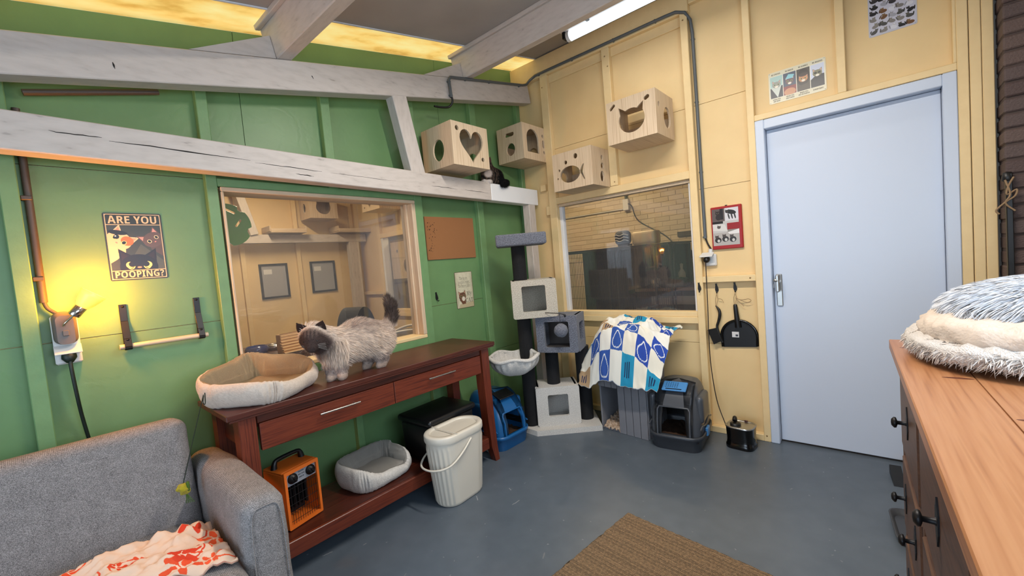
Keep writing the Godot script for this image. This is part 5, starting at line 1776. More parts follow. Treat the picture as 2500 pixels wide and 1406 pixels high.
func sofa() -> void:
	var t := T("sofa", "small grey tweed sofa against the green wall", "sofa", Vector3(0.5, 0, 3.4))
	var nz := noise(3.0, 5, 2)
	var soft := func(p: Vector3, n: Vector3) -> Vector3: return p + n * nz.get_noise_3dv(p * 1.5) * 0.008
	# right arm as seen from the front: z 2.695 .. 2.825
	for e in [-1.0, 1.0]:
		var s := st()
		rbox(s, Vector3(0.06, 0.335, -0.64 if e < 0 else 0.64), Vector3(0.80, 0.575, 0.135), 0.05, 12, Basis(), func(p, n):
			var v: Vector3 = soft.call(p, n)
			v.y += 0.018 * (1.0 - pow(clampf(p.x / 0.42, -1, 1), 2)) * (1.0 if p.y > 0.1 else 0.0)
			v.z += 0.010 * signf(p.z) * (1.0 - pow(clampf(p.y / 0.3, -1, 1), 2)) * (1.0 if absf(p.z) > 0.02 else 0.0)
			return v)
		P("arm", s, M.tweed, t)
		s = st()
		var pts := []
		for i in 29:
			var a := TAU * i / 28.0
			var ca := cos(a)
			var sa := sin(a)
			pts.append(Vector3(0.459, 0.335 + signf(sa) * pow(absf(sa), 0.4) * 0.262, (-0.64 if e < 0 else 0.64) + signf(ca) * pow(absf(ca), 0.4) * 0.052))
		tube(s, pts, 0.003, 5, false)
		P("piping", s, M.tweed, t)
	var s := st()
	rbox(s, Vector3(-0.17, 0.46, 0.0), Vector3(0.17, 0.76, 1.13), 0.06, 14, Basis(Vector3(0, 0, 1), 0.17), soft)
	P("backrest", s, M.tweed, t)
	s = st()
	rbox(s, Vector3(0.19, 0.34, 0.0), Vector3(0.64, 0.165, 1.142), 0.06, 14, Basis(), func(p, n): return soft.call(p, n) + Vector3(0, 0.02 * (1.0 - pow(clampf(p.z / 0.57, -1, 1), 2)) * clampf(n.y, 0, 1), 0))
	P("seat_cushion", s, M.tweed, t)
	s = st()
	rbox(s, Vector3(0.08, 0.16, 0.0), Vector3(0.78, 0.20, 1.15), 0.03, 8)
	P("base", s, M.tweed, t)
	for x in [-0.25, 0.38]:
		for z in [-0.62, 0.62]:
			B("foot", Vector3(x - 0.025, 0, z - 0.025), Vector3(x + 0.025, 0.07, z + 0.025), M.black, t)

func dresser() -> void:
	# turned a touch: its front runs from (2.642, 1.301) to (2.692, 2.607)
	var t := T("chest_of_drawers", "pine topped chest with dark drawers and black iron knobs", "chest of drawers", Vector3(2.667, 0, 1.955), 0.0383)
	var hz := 0.655
	var d := 0.66
	for k in 5:
		var x := k * d / 5.0
		B("top_plank", Vector3(x, 0.968, -hz), Vector3(x + d / 5.0 - 0.0002, 1.0, hz + 0.55), M.pine_top, t, 0.0025 if k == 0 else 0.0003)
	for k in [[0.045, 0.05, -0.52, 0.05], [0.10, 0.075, -0.18, 0.035], [0.165, 0.085, 0.10, 0.06], [0.24, -0.15, 0.0, 0.05], [0.33, 0.2, 0.15, 0.05], [0.40, 0.3, 0.42, 0.06], [0.20, 0.4, 0.35, 0.045]]:
		var s := st()
		lathe(s, [Vector2(0.012, 0), Vector2(0.008, 0.0008), Vector2(0, 0.0009)], 14, Vector3(k[0], 1.0, k[2]), Basis(Vector3(2.4, 0, 0), Vector3.UP, Vector3(0, 0, 0.6)))
		P("knot", s, flat(Color(0.33, 0.16, 0.09), 0.4), t)
	B("end_panel", Vector3(0.03, 0.05, -hz + 0.025), Vector3(d - 0.01, 0.968, -hz + 0.045), M.brown, t)
	B("end_panel", Vector3(0.03, 0.05, hz + 0.45), Vector3(d - 0.01, 0.968, hz + 0.47), M.brown, t)
	B("carcass", Vector3(0.045, 0.08, -hz + 0.045), Vector3(d - 0.01, 0.967, hz + 0.45), flat(Color(0.10, 0.07, 0.055), 0.8), t)
	for z in [-hz + 0.025, -0.14, 0.46, hz + 0.43]:
		B("front_post", Vector3(0.025, 0.05, z), Vector3(0.055, 0.967, z + 0.04), M.brown, t)
	for y in [0.065, 0.345, 0.625, 0.925]:
		B("front_rail", Vector3(0.028, y, -hz + 0.065), Vector3(0.056, y + 0.035, hz + 0.43), M.brownz, t)
	B("base", Vector3(0.02, 0.0, -hz + 0.03), Vector3(d - 0.02, 0.065, hz + 0.46), M.brownz, t)
	for row in 3:
		for c in 3:
			var z0: float = [-hz + 0.068, -0.097, 0.503][c]
			var z1: float = [-0.143, 0.457, hz + 0.427][c]
			var y0 := 0.104 + row * 0.28
			var y1 := y0 + (0.238 if row < 2 else 0.258)
			var dr := B("drawer", Vector3(0.020, y0, z0), Vector3(0.05, y1, z1), M.brownz, t, 0.004)
			for kz in ([0.5] if row == 2 else [0.22, 0.78]):
				var at := Vector3(0.020, y0 + (y1 - y0) * 0.55, lerpf(z0, z1, kz))
				var s := st()
				plate(s, PackedVector2Array([Vector2(0, -0.05), Vector2(0.016, -0.02), Vector2(0.018, 0.02), Vector2(0, 0.05), Vector2(-0.018, 0.02), Vector2(-0.016, -0.02)]), [], 0.003, Transform3D(Basis(Vector3(0, 0, 1), Vector3.UP, Vector3(-1, 0, 0)), at))
				P("escutcheon", s, M.dark_iron, dr)
				s = st()
				lathe(s, [Vector2(0.010, 0), Vector2(0.006, 0.006), Vector2(0.0055, 0.022), Vector2(0.015, 0.025), Vector2(0.016, 0.030), Vector2(0.009, 0.036), Vector2(0, 0.037)], 16, at, Basis(Vector3(0, -1, 0), Vector3(-1, 0, 0), Vector3(0, 0, 1)))
				P("knob", s, M.dark_iron, dr)

# ---------------------------------------------------------------- things on the floor
func oblong(w: float, d: float, y: float, r: float, cz := 0.0, cx := 0.0) -> Array:
	# ring of a rounded rectangle on the floor plan, counted from the front middle
	var o := []
	for p in rrect2(w, d, r, cx, cz - d / 2): o.append(Vector3(p.x, y, p.y))
	return o

func litter_box(label: String, at: Vector3, turn: float, hood: Material, tray: Material, hatch: Material, w: float, d: float, h: float) -> void:
	# local: the door looks along +z, the box stands from z = -d/2 to d/2
	var t := T("litter_box", label, "litter box", at, turn, "hooded litter boxes")
	var s := st()
	rings(s, [oblong(w * 0.88, d * 0.88, 0.0, 0.06), oblong(w * 0.92, d * 0.92, 0.02, 0.07), oblong(w * 0.98, d * 0.98, 0.085, 0.08), oblong(w * 1.02, d * 1.02, 0.092, 0.085), oblong(w * 1.02, d * 1.02, 0.112, 0.085), oblong(w * 0.96, d * 0.96, 0.114, 0.08), oblong(w * 0.93, d * 0.93, 0.09, 0.08), oblong(w * 0.9, d * 0.9, 0.05, 0.07)], true)
	P("tray", s, tray, t)
	s = st()
	var nz := noise(20.0, 3, 3)
	grid(s, func(u, v): return Vector3(lerpf(-w * 0.44, w * 0.44, u), 0.070 + nz.get_noise_2d(u, v) * 0.02, lerpf(-d * 0.44, d * 0.44, v)), 20, 20, true)
	P("cat_litter", s, M.litter, t, true)
	# hood: profile z(y) front, with a door cut between two rows
	var dw := w * 0.30
	var dy0 := 0.112
	var dy1 := h * 0.67
	var rows := [[0.108, 0.0, 0.0], [dy0 + 0.004, 0.0, 0.0], [0.20, 0.004, 0.006], [dy1 - 0.02, 0.010, 0.026], [dy1, 0.012, 0.032], [h * 0.74, 0.016, 0.045], [h * 0.84, 0.024, 0.075], [h * 0.92, 0.036, 0.105], [h * 0.97, 0.052, 0.135], [h, 0.085, 0.17]]
	var ringsv := []
	for r in rows:
		var ww: float = w * 0.95 - r[1] * 2.0
		var zf: float = d * 0.475 - r[2]
		var zb: float = -d * 0.475 + r[1] * 1.0
		var rad_ := minf(0.085, ww * 0.3)
		var ring := []
		# front edge
		for x in [-dw - 0.02, -dw, -dw * 0.4, dw * 0.4, dw, dw + 0.02]: ring.append(Vector3(x, r[0], zf))
		for c in [[1, 1], [1, -1], [-1, -1], [-1, 1]]:
			for k in 6:
				var a := 0.0
				if c[0] == 1 and c[1] == 1: a = PI / 2 - PI / 2 * k / 5.0
				elif c[0] == 1: a = -PI / 2 * k / 5.0
				elif c[1] == -1: a = -PI / 2 - PI / 2 * k / 5.0
				else: a = PI - PI / 2 * k / 5.0
				var cx: float = c[0] * (ww / 2 - rad_)
				var cz: float = zf - rad_ if c[1] == 1 else zb + rad_
				ring.append(Vector3(cx + cos(a) * rad_, r[0], cz + sin(a) * rad_))
		ringsv.append(ring)
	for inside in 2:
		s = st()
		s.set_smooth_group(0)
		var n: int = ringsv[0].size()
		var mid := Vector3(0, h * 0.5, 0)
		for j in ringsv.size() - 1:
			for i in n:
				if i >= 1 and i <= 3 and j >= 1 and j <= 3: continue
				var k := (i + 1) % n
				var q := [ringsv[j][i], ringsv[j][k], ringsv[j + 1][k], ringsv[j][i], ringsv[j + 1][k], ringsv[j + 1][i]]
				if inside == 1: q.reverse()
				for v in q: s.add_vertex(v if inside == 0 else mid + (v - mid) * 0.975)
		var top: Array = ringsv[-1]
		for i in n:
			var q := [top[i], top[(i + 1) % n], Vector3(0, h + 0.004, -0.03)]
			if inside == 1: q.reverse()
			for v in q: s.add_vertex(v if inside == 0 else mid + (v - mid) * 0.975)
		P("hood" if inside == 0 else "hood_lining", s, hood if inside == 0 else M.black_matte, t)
	# raised lip round the door
	s = st()
	var lip := [Vector3(-dw, dy0, d * 0.478), Vector3(-dw, 0.20, d * 0.475 - 0.004), Vector3(-dw, dy1 - 0.02, d * 0.478 - 0.026), Vector3(-dw + 0.012, dy1, d * 0.478 - 0.032), Vector3(dw - 0.012, dy1, d * 0.478 - 0.032), Vector3(dw, dy1 - 0.02, d * 0.478 - 0.026), Vector3(dw, 0.20, d * 0.475 - 0.004), Vector3(dw, dy0, d * 0.478)]
	tube(s, lip, 0.006, 8)
	P("door_lip", s, hood, t)
	# side swells and seam line
	for e in [-1.0, 1.0]:
		s = st()
		rbox(s, Vector3(e * (w * 0.44), h * 0.62, 0.02), Vector3(0.05, h * 0.42, d * 0.50), 0.024, 8)
		P("side_swell", s, hood, t)
		s = st()
		var pts := []
		for i in 13:
			var z := lerpf(d * 0.42, -d * 0.40, i / 12.0)
			pts.append(Vector3(e * w * 0.477, h * 0.36 + 0.012 * sin(i * 0.9), z))
		tube(s, pts, 0.006, 6)
		P("seam", s, hood, t)
		B("latch", Vector3(e * w * 0.505 - 0.010, 0.075, -0.02), Vector3(e * w * 0.505 + 0.010, 0.135, 0.05), M.light_blue if hatch == M.light_blue else hood, t, 0.006)
	# filter hatch in the top
	var tilt := Basis(Vector3.RIGHT, 0.42)
	s = st()
	box(s, Vector3(0, h * 0.955, d * 0.24), Vector3(w * 0.46, 0.014, d * 0.22), 0.005, tilt)
	var ha := P("hatch", s, hatch, t)
	s = st()
	for r in 4:
		for c in 6:
			box(s, Vector3(0, h * 0.955, d * 0.24) + tilt * Vector3(-w * 0.155 + c * w * 0.042, 0.0075, -d * 0.07 + r * d * 0.034), Vector3(w * 0.026, 0.001, d * 0.018), 0.0)
	P("vent_slot", s, M.black, ha, true)
	s = st()
	box(s, Vector3(0, h * 0.955, d * 0.24) + tilt * Vector3(0, 0.008, d * 0.08), Vector3(w * 0.30, 0.002, 0.012), 0.0)
	P("finger_slot", s, M.black, ha)

func floor_things() -> void:
	litter_box("dark grey hooded litter box with light blue hatch beside crate", Vector3(1.515, 0, 0.245), 0.10, M.grey_plastic, M.tray_grey, M.light_blue, 0.355, 0.43, 0.445)
	litter_box("bright blue hooded litter box behind the table's end leg", Vector3(0.315, 0, 0.925), PI / 2 - 0.03, M.blue_plastic, M.blue_plastic, M.black, 0.345, 0.44, 0.405)
	# crate
	var t := T("wooden_crate", "grey painted slatted wooden crate under the patterned cloth", "crate", Vector3(1.13, 0, 0.21), -0.112)
	var w := 0.42
	var d := 0.29
	var h := 0.50
	for k in 2:
		B("front_slat", Vector3(-w / 2 + k * 0.062, 0.348, d / 2 - 0.012), Vector3(-w / 2 + 0.058 + k * 0.062, h, d / 2), M.grey_wood, t)
	B("front_slat", Vector3(-w / 2 + 0.124, 0.348, d / 2 - 0.012), Vector3(-w / 2 + 0.172, h, d / 2), M.grey_wood, t)
	for k in 4:
		B("front_slat", Vector3(-w / 2 + 0.176 + k * 0.0612, 0.0, d / 2 - 0.012), Vector3(-w / 2 + 0.233 + k * 0.0612, h, d / 2), M.grey_wood, t)
	for k in 4:
		B("side_slat", Vector3(w / 2 - 0.012, 0.0, -d / 2 + k * 0.07), Vector3(w / 2, h, -d / 2 + 0.064 + k * 0.07), M.grey_wood, t)
		B("back_slat", Vector3(-w / 2 + k * 0.105, 0.0, -d / 2), Vector3(-w / 2 + 0.10 + k * 0.105, h, -d / 2 + 0.012), M.grey_wood, t)
	B("side_board", Vector3(-w / 2, 0.0, -d / 2 + 0.012), Vector3(-w / 2 + 0.014, h, d / 2 - 0.0125), M.grey_wood, t)
	B("inner_board", Vector3(-w / 2 + 0.172, 0.0, -d / 2 + 0.012), Vector3(-w / 2 + 0.184, 0.40, d / 2 - 0.013), M.grey_wood, t)
	B("bottom_board", Vector3(-w / 2 + 0.014, 0.0, -d / 2 + 0.012), Vector3(w / 2 - 0.012, 0.014, d / 2 - 0.0125), M.grey_wood, t)
	B("shelf_board", Vector3(-w / 2 + 0.014, 0.40, -d / 2 + 0.012), Vector3(w / 2 - 0.012, 0.412, d / 2 - 0.0125), M.grey_wood, t)
	var cu := T("crate_cloth", "rumpled pale brown cloth lying inside the crate's opening", "cloth", Vector3(1.02, 0.014, 0.22), -0.112)
	var nz := noise(12.0, 4, 3)
	var s := st()
	grid(s, func(u, v): return Vector3(lerpf(-0.075, 0.072, u), 0.02 + 0.05 * v + 0.035 * nz.get_noise_2d(u, v * 1.6) - (0.018 if v < 0.05 else 0.0), lerpf(0.118, -0.10, v)), 16, 20)
	P("cloth", s, cloth_mat(Color(0.52, 0.40, 0.29), Color(0.78, 0.72, 0.66), 0.02, 5.0, 0.2), cu)
	# bin
	var b := T("bin", "ribbed beige oval bin with lid standing before the console table", "bin", Vector3(0.655, 0, 1.632), 0.03)
	var ring := func(l: float, wd: float, y: float, rib: float) -> Array:
		var o := []
		for i in 120:
			var a := TAU * i / 120.0
			var p := Vector3(cos(a) * wd / 2, y, sin(a) * wd / 2)
			p.z += signf(sin(a)) * (l - wd) / 2 * (1.0 if absf(sin(a)) > 0.02 else 0.0)
			var k := absf(sin(a))
			if k > 0.35: p += Vector3(cos(a), 0, sin(a)) * rib * (0.5 + 0.5 * cos(i * TAU / 5.0))
			o.append(p)
		return o
	s = st()
	rings(s, [ring.call(0.29, 0.165, 0.0, 0.0), ring.call(0.305, 0.178, 0.006, 0.0), ring.call(0.31, 0.18, 0.02, 0.006), ring.call(0.37, 0.212, 0.34, 0.006), ring.call(0.378, 0.215, 0.365, 0.0), ring.call(0.378, 0.215, 0.395, 0.0)])
	P("body", s, M.bin, b)
	s = st()
	rings(s, [ring.call(0.392, 0.230, 0.385, 0.0), ring.call(0.396, 0.234, 0.392, 0.0), ring.call(0.396, 0.234, 0.418, 0.0), ring.call(0.386, 0.226, 0.426, 0.0), ring.call(0.330, 0.172, 0.427, 0.0), ring.call(0.318, 0.160, 0.418, 0.0)])
	var lid := P("lid", s, M.bin, b)
	B("hinge_line", Vector3(-0.113, 0.4265, 0.072), Vector3(0.113, 0.430, 0.078), M.bin, lid, 0.001)
	s = st()
	tube(s, curve([Vector3(0.112, 0.365, -0.03), Vector3(0.122, 0.31, 0.06), Vector3(0.115, 0.268, 0.155), Vector3(0.05, 0.255, 0.222), Vector3(-0.05, 0.255, 0.222), Vector3(-0.115, 0.268, 0.155), Vector3(-0.122, 0.31, 0.06), Vector3(-0.112, 0.365, -0.03)], 5), 0.006, 8)
	P("carry_handle", s, M.bin, b)
	# black box on the table's shelf
	var kb := T("storage_box", "black plastic box on the table's lower shelf behind the bin", "box", Vector3(0.375, 0.1735, 1.53), 0.05)
	s = st()
	rbox(s, Vector3(0, 0.125, 0), Vector3(0.31, 0.25, 0.40), 0.025, 8, Basis(), func(p, n): return p * Vector3(0.94 + p.y * 0.25, 1, 0.94 + p.y * 0.25))
	P("body", s, flat(Color(0.03, 0.033, 0.04), 0.4), kb)
	s = st()
	rbox(s, Vector3(0, 0.268, 0), Vector3(0.325, 0.045, 0.415), 0.02, 8)
	P("lid", s, flat(Color(0.035, 0.038, 0.045), 0.35), kb)
	# heater
	var he := T("fan_heater", "orange fan heater with black handle on the table's lower shelf", "heater", Vector3(0.345, 0.1735, 2.45), PI / 2 + 0.24)
	s = st()
	var hw := 0.188
	var hh := 0.285
	var hd := 0.165
	plate(s, rrect2(hw, hh, 0.006), [rrect2(hw - 0.026, hh - 0.03, 0.004, 0, 0.013)], 0.016, Transform3D(Basis(), Vector3(0, 0.006, hd / 2 - 0.016)))
	P("front_rim", s, M.orange, he)
	s = st()
	box(s, Vector3(0, 0.006 + hh - 0.006, -0.008), Vector3(hw, 0.012, hd - 0.016), 0.004)
	box(s, Vector3(0, 0.012, -0.008), Vector3(hw, 0.012, hd - 0.016), 0.004)
	for e in [-1, 1]: box(s, Vector3(e * (hw / 2 - 0.005), hh / 2, -0.008), Vector3(0.01, hh - 0.012, hd - 0.016), 0.002)
	box(s, Vector3(0, hh / 2 + 0.006, -hd / 2 + 0.005), Vector3(hw - 0.02, hh - 0.02, 0.008), 0.002)
	P("casing", s, M.orange, he)
	B("control_panel", Vector3(-hw / 2 + 0.013, 0.213, hd / 2 - 0.024), Vector3(hw / 2 - 0.013, 0.277, hd / 2 - 0.010), flat(Color(0.62, 0.63, 0.66), 0.35, 0.3), he, 0.001)
	for e in [-0.048, 0.050]:
		s = st()
		lathe(s, [Vector2(0.025, 0), Vector2(0.025, 0.006), Vector2(0.021, 0.008), Vector2(0.019, 0.018), Vector2(0, 0.019)], 20, Vector3(e, 0.246, hd / 2 - 0.010), Basis(Vector3.RIGHT, PI / 2))
		box(s, Vector3(e, 0.246, hd / 2 + 0.010), Vector3(0.008, 0.036, 0.010), 0.002, Basis(Vector3(0, 0, 1), 0.6))
		P("dial", s, M.black, he)
	for k in 3:
		words(["HEATER", "230 V  50 Hz", "2000 W"][k], 0.006, Vector3(0.001, 0.262 - k * 0.014, hd / 2 - 0.0099), 0, M.black, he, [0.03, 0.036, 0.028][k])
	for k in 13:
		s = st()
		var x := -0.076 + k * 0.0127
		tube(s, [Vector3(x, 0.022, hd / 2 - 0.010), Vector3(x, 0.212, hd / 2 - 0.010)], 0.0011, 5)
		P("grille_wire", s, M.dark_iron, he)
	for k in 5:
		s = st()
		tube(s, [Vector3(-0.08, 0.04 + k * 0.04, hd / 2 - 0.0075), Vector3(0.08, 0.04 + k * 0.04, hd / 2 - 0.0075)], 0.0013, 5)
		P("grille_wire", s, M.dark_iron, he)
	for k in 6:
		B("heating_fin", Vector3(-0.06 + k * 0.021, 0.07, 0.0), Vector3(-0.051 + k * 0.021, 0.20, 0.03), M.black, he)
	B("inner_back", Vector3(-hw / 2 + 0.012, 0.02, -0.05), Vector3(hw / 2 - 0.012, 0.21, -0.04), M.black_matte, he)
	s = st()
	tube(s, curve([Vector3(-0.075, 0.288, -0.02), Vector3(-0.07, 0.315, -0.02), Vector3(-0.05, 0.33, -0.02), Vector3(0.05, 0.33, -0.02), Vector3(0.07, 0.315, -0.02), Vector3(0.075, 0.288, -0.02)], 4), rad(21, [0.016, 0.013, 0.010, 0.010, 0.010, 0.013, 0.016]), 12)
	P("handle", s, M.black, he)
	for x in [-0.07, 0.07]:
		for z in [-0.06, 0.05]:
			B("foot", Vector3(x - 0.01, 0, z - 0.01), Vector3(x + 0.01, 0.007, z + 0.01), M.black, he, 0.001)
	# water fountain
	var wf := T("water_fountain", "black pet water fountain with steel top beside the door", "fountain", Vector3(1.885, 0, 0.150), -0.10)
	s = st()
	rings(s, [oblong(0.166, 0.150, 0.0, 0.04), oblong(0.174, 0.158, 0.006, 0.045), oblong(0.174, 0.158, 0.026, 0.045), oblong(0.164, 0.148, 0.032, 0.042), oblong(0.160, 0.144, 0.06, 0.042), oblong(0.168, 0.152, 0.145, 0.045)])
	P("tank", s, M.black_gloss, wf)
	s = st()
	rings(s, [oblong(0.172, 0.156, 0.142, 0.046), oblong(0.174, 0.158, 0.150, 0.047), oblong(0.166, 0.150, 0.153, 0.045), oblong(0.156, 0.140, 0.146, 0.042)])
	P("steel_top", s, M.steel, wf)
	s = st()
	lathe(s, [Vector2(0.034, 0), Vector2(0.034, 0.012), Vector2(0.026, 0.016), Vector2(0.0, 0.014)], 20, Vector3(-0.030, 0.146, 0.012))
	tube(s, curve([Vector3(-0.045, 0.15, -0.03), Vector3(-0.045, 0.178, -0.028), Vector3(-0.042, 0.184, -0.012), Vector3(-0.038, 0.172, 0.006)], 4), 0.013, 10)
	P("spout", s, M.black, wf)
	B("top_clip", Vector3(0.0, 0.148, -0.076), Vector3(0.022, 0.158, -0.068), flat(Color(0.25, 0.10, 0.08), 0.5), wf, 0.002)
	# rug
	var ru := T("rug", "coarse woven jute rug on the grey floor", "rug", Vector3(1.585, 0, 1.275), -0.118)
	s = st()
	var nn := noise(9.0, 3, 2)
	grid(s, func(u, v): return Vector3(u * 1.0 + nn.get_noise_1d(v * 9.0) * 0.006, 0.009 + nn.get_noise_2d(u * 2.0, v * 2.0) * 0.002, v * 1.7 + nn.get_noise_1d(u * 9.0 + 50) * 0.006), 60, 90, true)
	for e in [[0, 1], [1, 1], [0, 0], [1, 0]]:
		grid(s, func(u, v):
			var a: float = e[0]
			var q := Vector3(a * 1.0 + nn.get_noise_1d(u * 9.0) * 0.006, 0.0095 * v, u * 1.7) if e[1] == 1 else Vector3(u * 1.0, 0.0095 * v, a * 1.7 + nn.get_noise_1d(u * 9.0 + 50) * 0.006)
			return q, 60, 1)
	P("weave", s, M.jute, ru)
	# door wedge and a grey handle-like thing at the chest's foot
	var dw := T("door_wedge", "black wedge on the floor in front of the white door", "wedge", Vector3(2.665, 0, 0.20), 0.1)
	s = st()
	face(s, [Vector3(-0.02, 0, -0.08), Vector3(-0.02, 0, 0.08), Vector3(-0.02, 0.05, -0.08)], Vector3.LEFT)
	face(s, [Vector3(0.03, 0, -0.08), Vector3(0.03, 0, 0.08), Vector3(0.03, 0.05, -0.08)], Vector3.RIGHT)
	face(s, [Vector3(-0.02, 0, 0.08), Vector3(0.03, 0, 0.08), Vector3(0.03, 0.05, -0.08), Vector3(-0.02, 0.05, -0.08)], Vector3.UP)
	face(s, [Vector3(-0.02, 0, -0.08), Vector3(0.03, 0, -0.08), Vector3(0.03, 0.05, -0.08), Vector3(-0.02, 0.05, -0.08)], Vector3.FORWARD)
	P("wedge", s, M.black, dw)
	var sp := T("food_tray", "grey plastic tray on floor half hidden behind the chest", "tray", Vector3(2.70, 0, 0.72), 0.1)
	s = st()
	rings(s, [oblong(0.10, 0.26, 0.0, 0.04), oblong(0.13, 0.30, 0.03, 0.05), oblong(0.12, 0.29, 0.031, 0.05), oblong(0.09, 0.25, 0.008, 0.04)])
	P("tray", s, flat(Color(0.22, 0.23, 0.25), 0.4), sp)
	cat_tower()

func cat_tower() -> void:
	# local x runs along the tower's front edge, local z looks at the viewer
	var t := T("cat_tower", "tall corner cat tree with black posts and plush grey and cream houses", "cat tree", Vector3(0.74, 0, 0.55), atan2(0.667, 0.745))
	var s := st()
	var o := PackedVector2Array([Vector2(0.27, 0.0), Vector2(0.28, 0.36), Vector2(-0.34, 0.36), Vector2(-0.34, 0.10), Vector2(-0.25, 0.0)])
	plate(s, o, [], 0.042, Transform3D(Basis(Vector3.RIGHT, Vector3(0, 0, -1), Vector3.UP), Vector3.ZERO))
	P("base", s, M.plush_white, t)
	var house := func(called: String, c: Vector3, w: float, h: float, d: float, hw: float, hh: float, hx: float, hy: float, m: Material, turn: float, side: bool) -> void:
		var q := Basis(Vector3.UP, turn)
		var inner := flat(Color(0.30, 0.28, 0.27), 0.95)
		var ss := st()
		plate(ss, rrect2(w, h, 0.018), [rrect2(hw, hh, 0.012, hx, hy)], 0.03, Transform3D(q, c + q * Vector3(0, 0, d / 2 - 0.03)))
		P(called, ss, m, t)
		for e in [-1.0, 1.0]:
			ss = st()
			var qs := q * (Basis(Vector3(0, 0, 1), Vector3.UP, Vector3(-1, 0, 0)) if e < 0 else Basis(Vector3(0, 0, -1), Vector3.UP, Vector3(1, 0, 0)))
			plate(ss, rrect2(d - 0.028, h, 0.01), [rrect2(d * 0.5, h * 0.55, 0.012, 0, h * 0.22)] if side and e > 0 else [], 0.03, Transform3D(qs, c + q * Vector3(e * (w / 2 - 0.03), 0, -0.014)))
			P(called + "_side", ss, m, t)
		ss = st()
		box(ss, c + Vector3(0, h - 0.016, 0) + q * Vector3(0, 0, -0.01), Vector3(w - 0.002, 0.032, d - 0.02), 0.012, q)
		P(called + "_top", ss, m, t)
		ss = st()
		box(ss, c + Vector3(0, 0.012, 0) + q * Vector3(0, 0, -0.01), Vector3(w - 0.01, 0.024, d - 0.03), 0.006, q)
		box(ss, c + Vector3(0, h / 2, 0) + q * Vector3(0, 0, -d / 2 + 0.012), Vector3(w - 0.02, h - 0.02, 0.02), 0.004, q)
		P(called + "_lining", ss, m if not side else inner, t)
	house.call("lower_house", Vector3(-0.056, 0.042, -0.21), 0.352, 0.318, 0.26, 0.165, 0.178, 0.0, 0.075, M.plush_white, 0.0, false)
	house.call("upper_house", Vector3(-0.182, 0.940, -0.15), 0.350, 0.298, 0.29, 0.185, 0.20, -0.004, 0.052, M.plush_cream, 0.0, false)
	house.call("grey_house", Vector3(0.018, 0.650, -0.135), 0.335, 0.290, 0.265, 0.20, 0.205, 0.0, 0.04, M.plush_grey, -0.40, true)
	var post := func(x: float, z: float, y0: float, y1: float, r: float) -> void:
		var ss := st()
		tube(ss, [Vector3(x, y0, z), Vector3(x, y1, z)], r, 24)
		P("post", ss, M.sisal, t)
	post.call(-0.275, -0.16, 0.04, 0.942, 0.056)
	post.call(-0.275, -0.16, 1.236, 1.52, 0.056)
	post.call(-0.068, -0.20, 0.358, 0.652, 0.054)
	post.call(0.185, -0.20, 0.04, 0.652, 0.058)
	s = st()
	rbox(s, Vector3(-0.25, 1.560, -0.145), Vector3(0.395, 0.092, 0.29), 0.014, 10)
	P("top_platform", s, M.plush_grey, t)
	# basket
	s = st()
	var c := Vector3(-0.385, 0.655, 0.005)
	var nz := noise(2.5, 8, 2)
	for inside in 2:
		grid(s, func(u, v):
			var a: float = u * TAU
			var r := 0.195 * sqrt(maxf(0.0, 1.0 - pow(1.0 - v, 2.2))) - inside * 0.014
			var p: float = 1.0 + 0.030 * sin(a * 22.0) * smoothstep(0.15, 0.9, v) + 0.03 * sin(a * 7.0 + v * 3.0)
			return c + Vector3(cos(a) * r * p, -0.145 * (1.0 - v) + inside * 0.012 + 0.012 * sin(a * 5.0) * v, sin(a) * r * p), 132, 12, inside == 1)
	P("hammock_basket", s, M.plush_white, t)
	s = st()
	var pts := []
	for i in 61:
		var a := TAU * i / 60.0
		pts.append(c + Vector3(cos(a) * 0.196, 0.004 + 0.010 * sin(a * 5.0), sin(a) * 0.196))
	tube(s, pts, rad(61, [0.013, 0.017, 0.012, 0.018, 0.014, 0.016, 0.012, 0.018, 0.013]), 8, false)
	P("basket_rim", s, M.plush_white, t)
	# ball on its wire
	s = st()
	tube(s, curve([Vector3(-0.11, 0.975, 0.0), Vector3(-0.02, 0.968, 0.045), Vector3(0.03, 0.955, 0.055), Vector3(0.034, 0.935, 0.055)], 5), rad(16, [0.003, 0.003, 0.004, 0.009, 0.006]), 6)
	tube(s, [Vector3(-0.006, 0.968, 0.05), Vector3(-0.005, 0.885, 0.05)], 0.0022, 5)
	P("toy_wire", s, M.black, t)
	s = st()
	var bn := noise(26.0, 8, 2)
	grid(s, func(u, v):
		var d := Vector3(cos(u * TAU) * sin(v * PI), -cos(v * PI), sin(u * TAU) * sin(v * PI))
		return Vector3(-0.004, 0.835, 0.05) + d * (0.053 + bn.get_noise_3dv(d * 0.06) * 0.004), 28, 18)
	P("plush_ball", s, M.plush_grey, t)

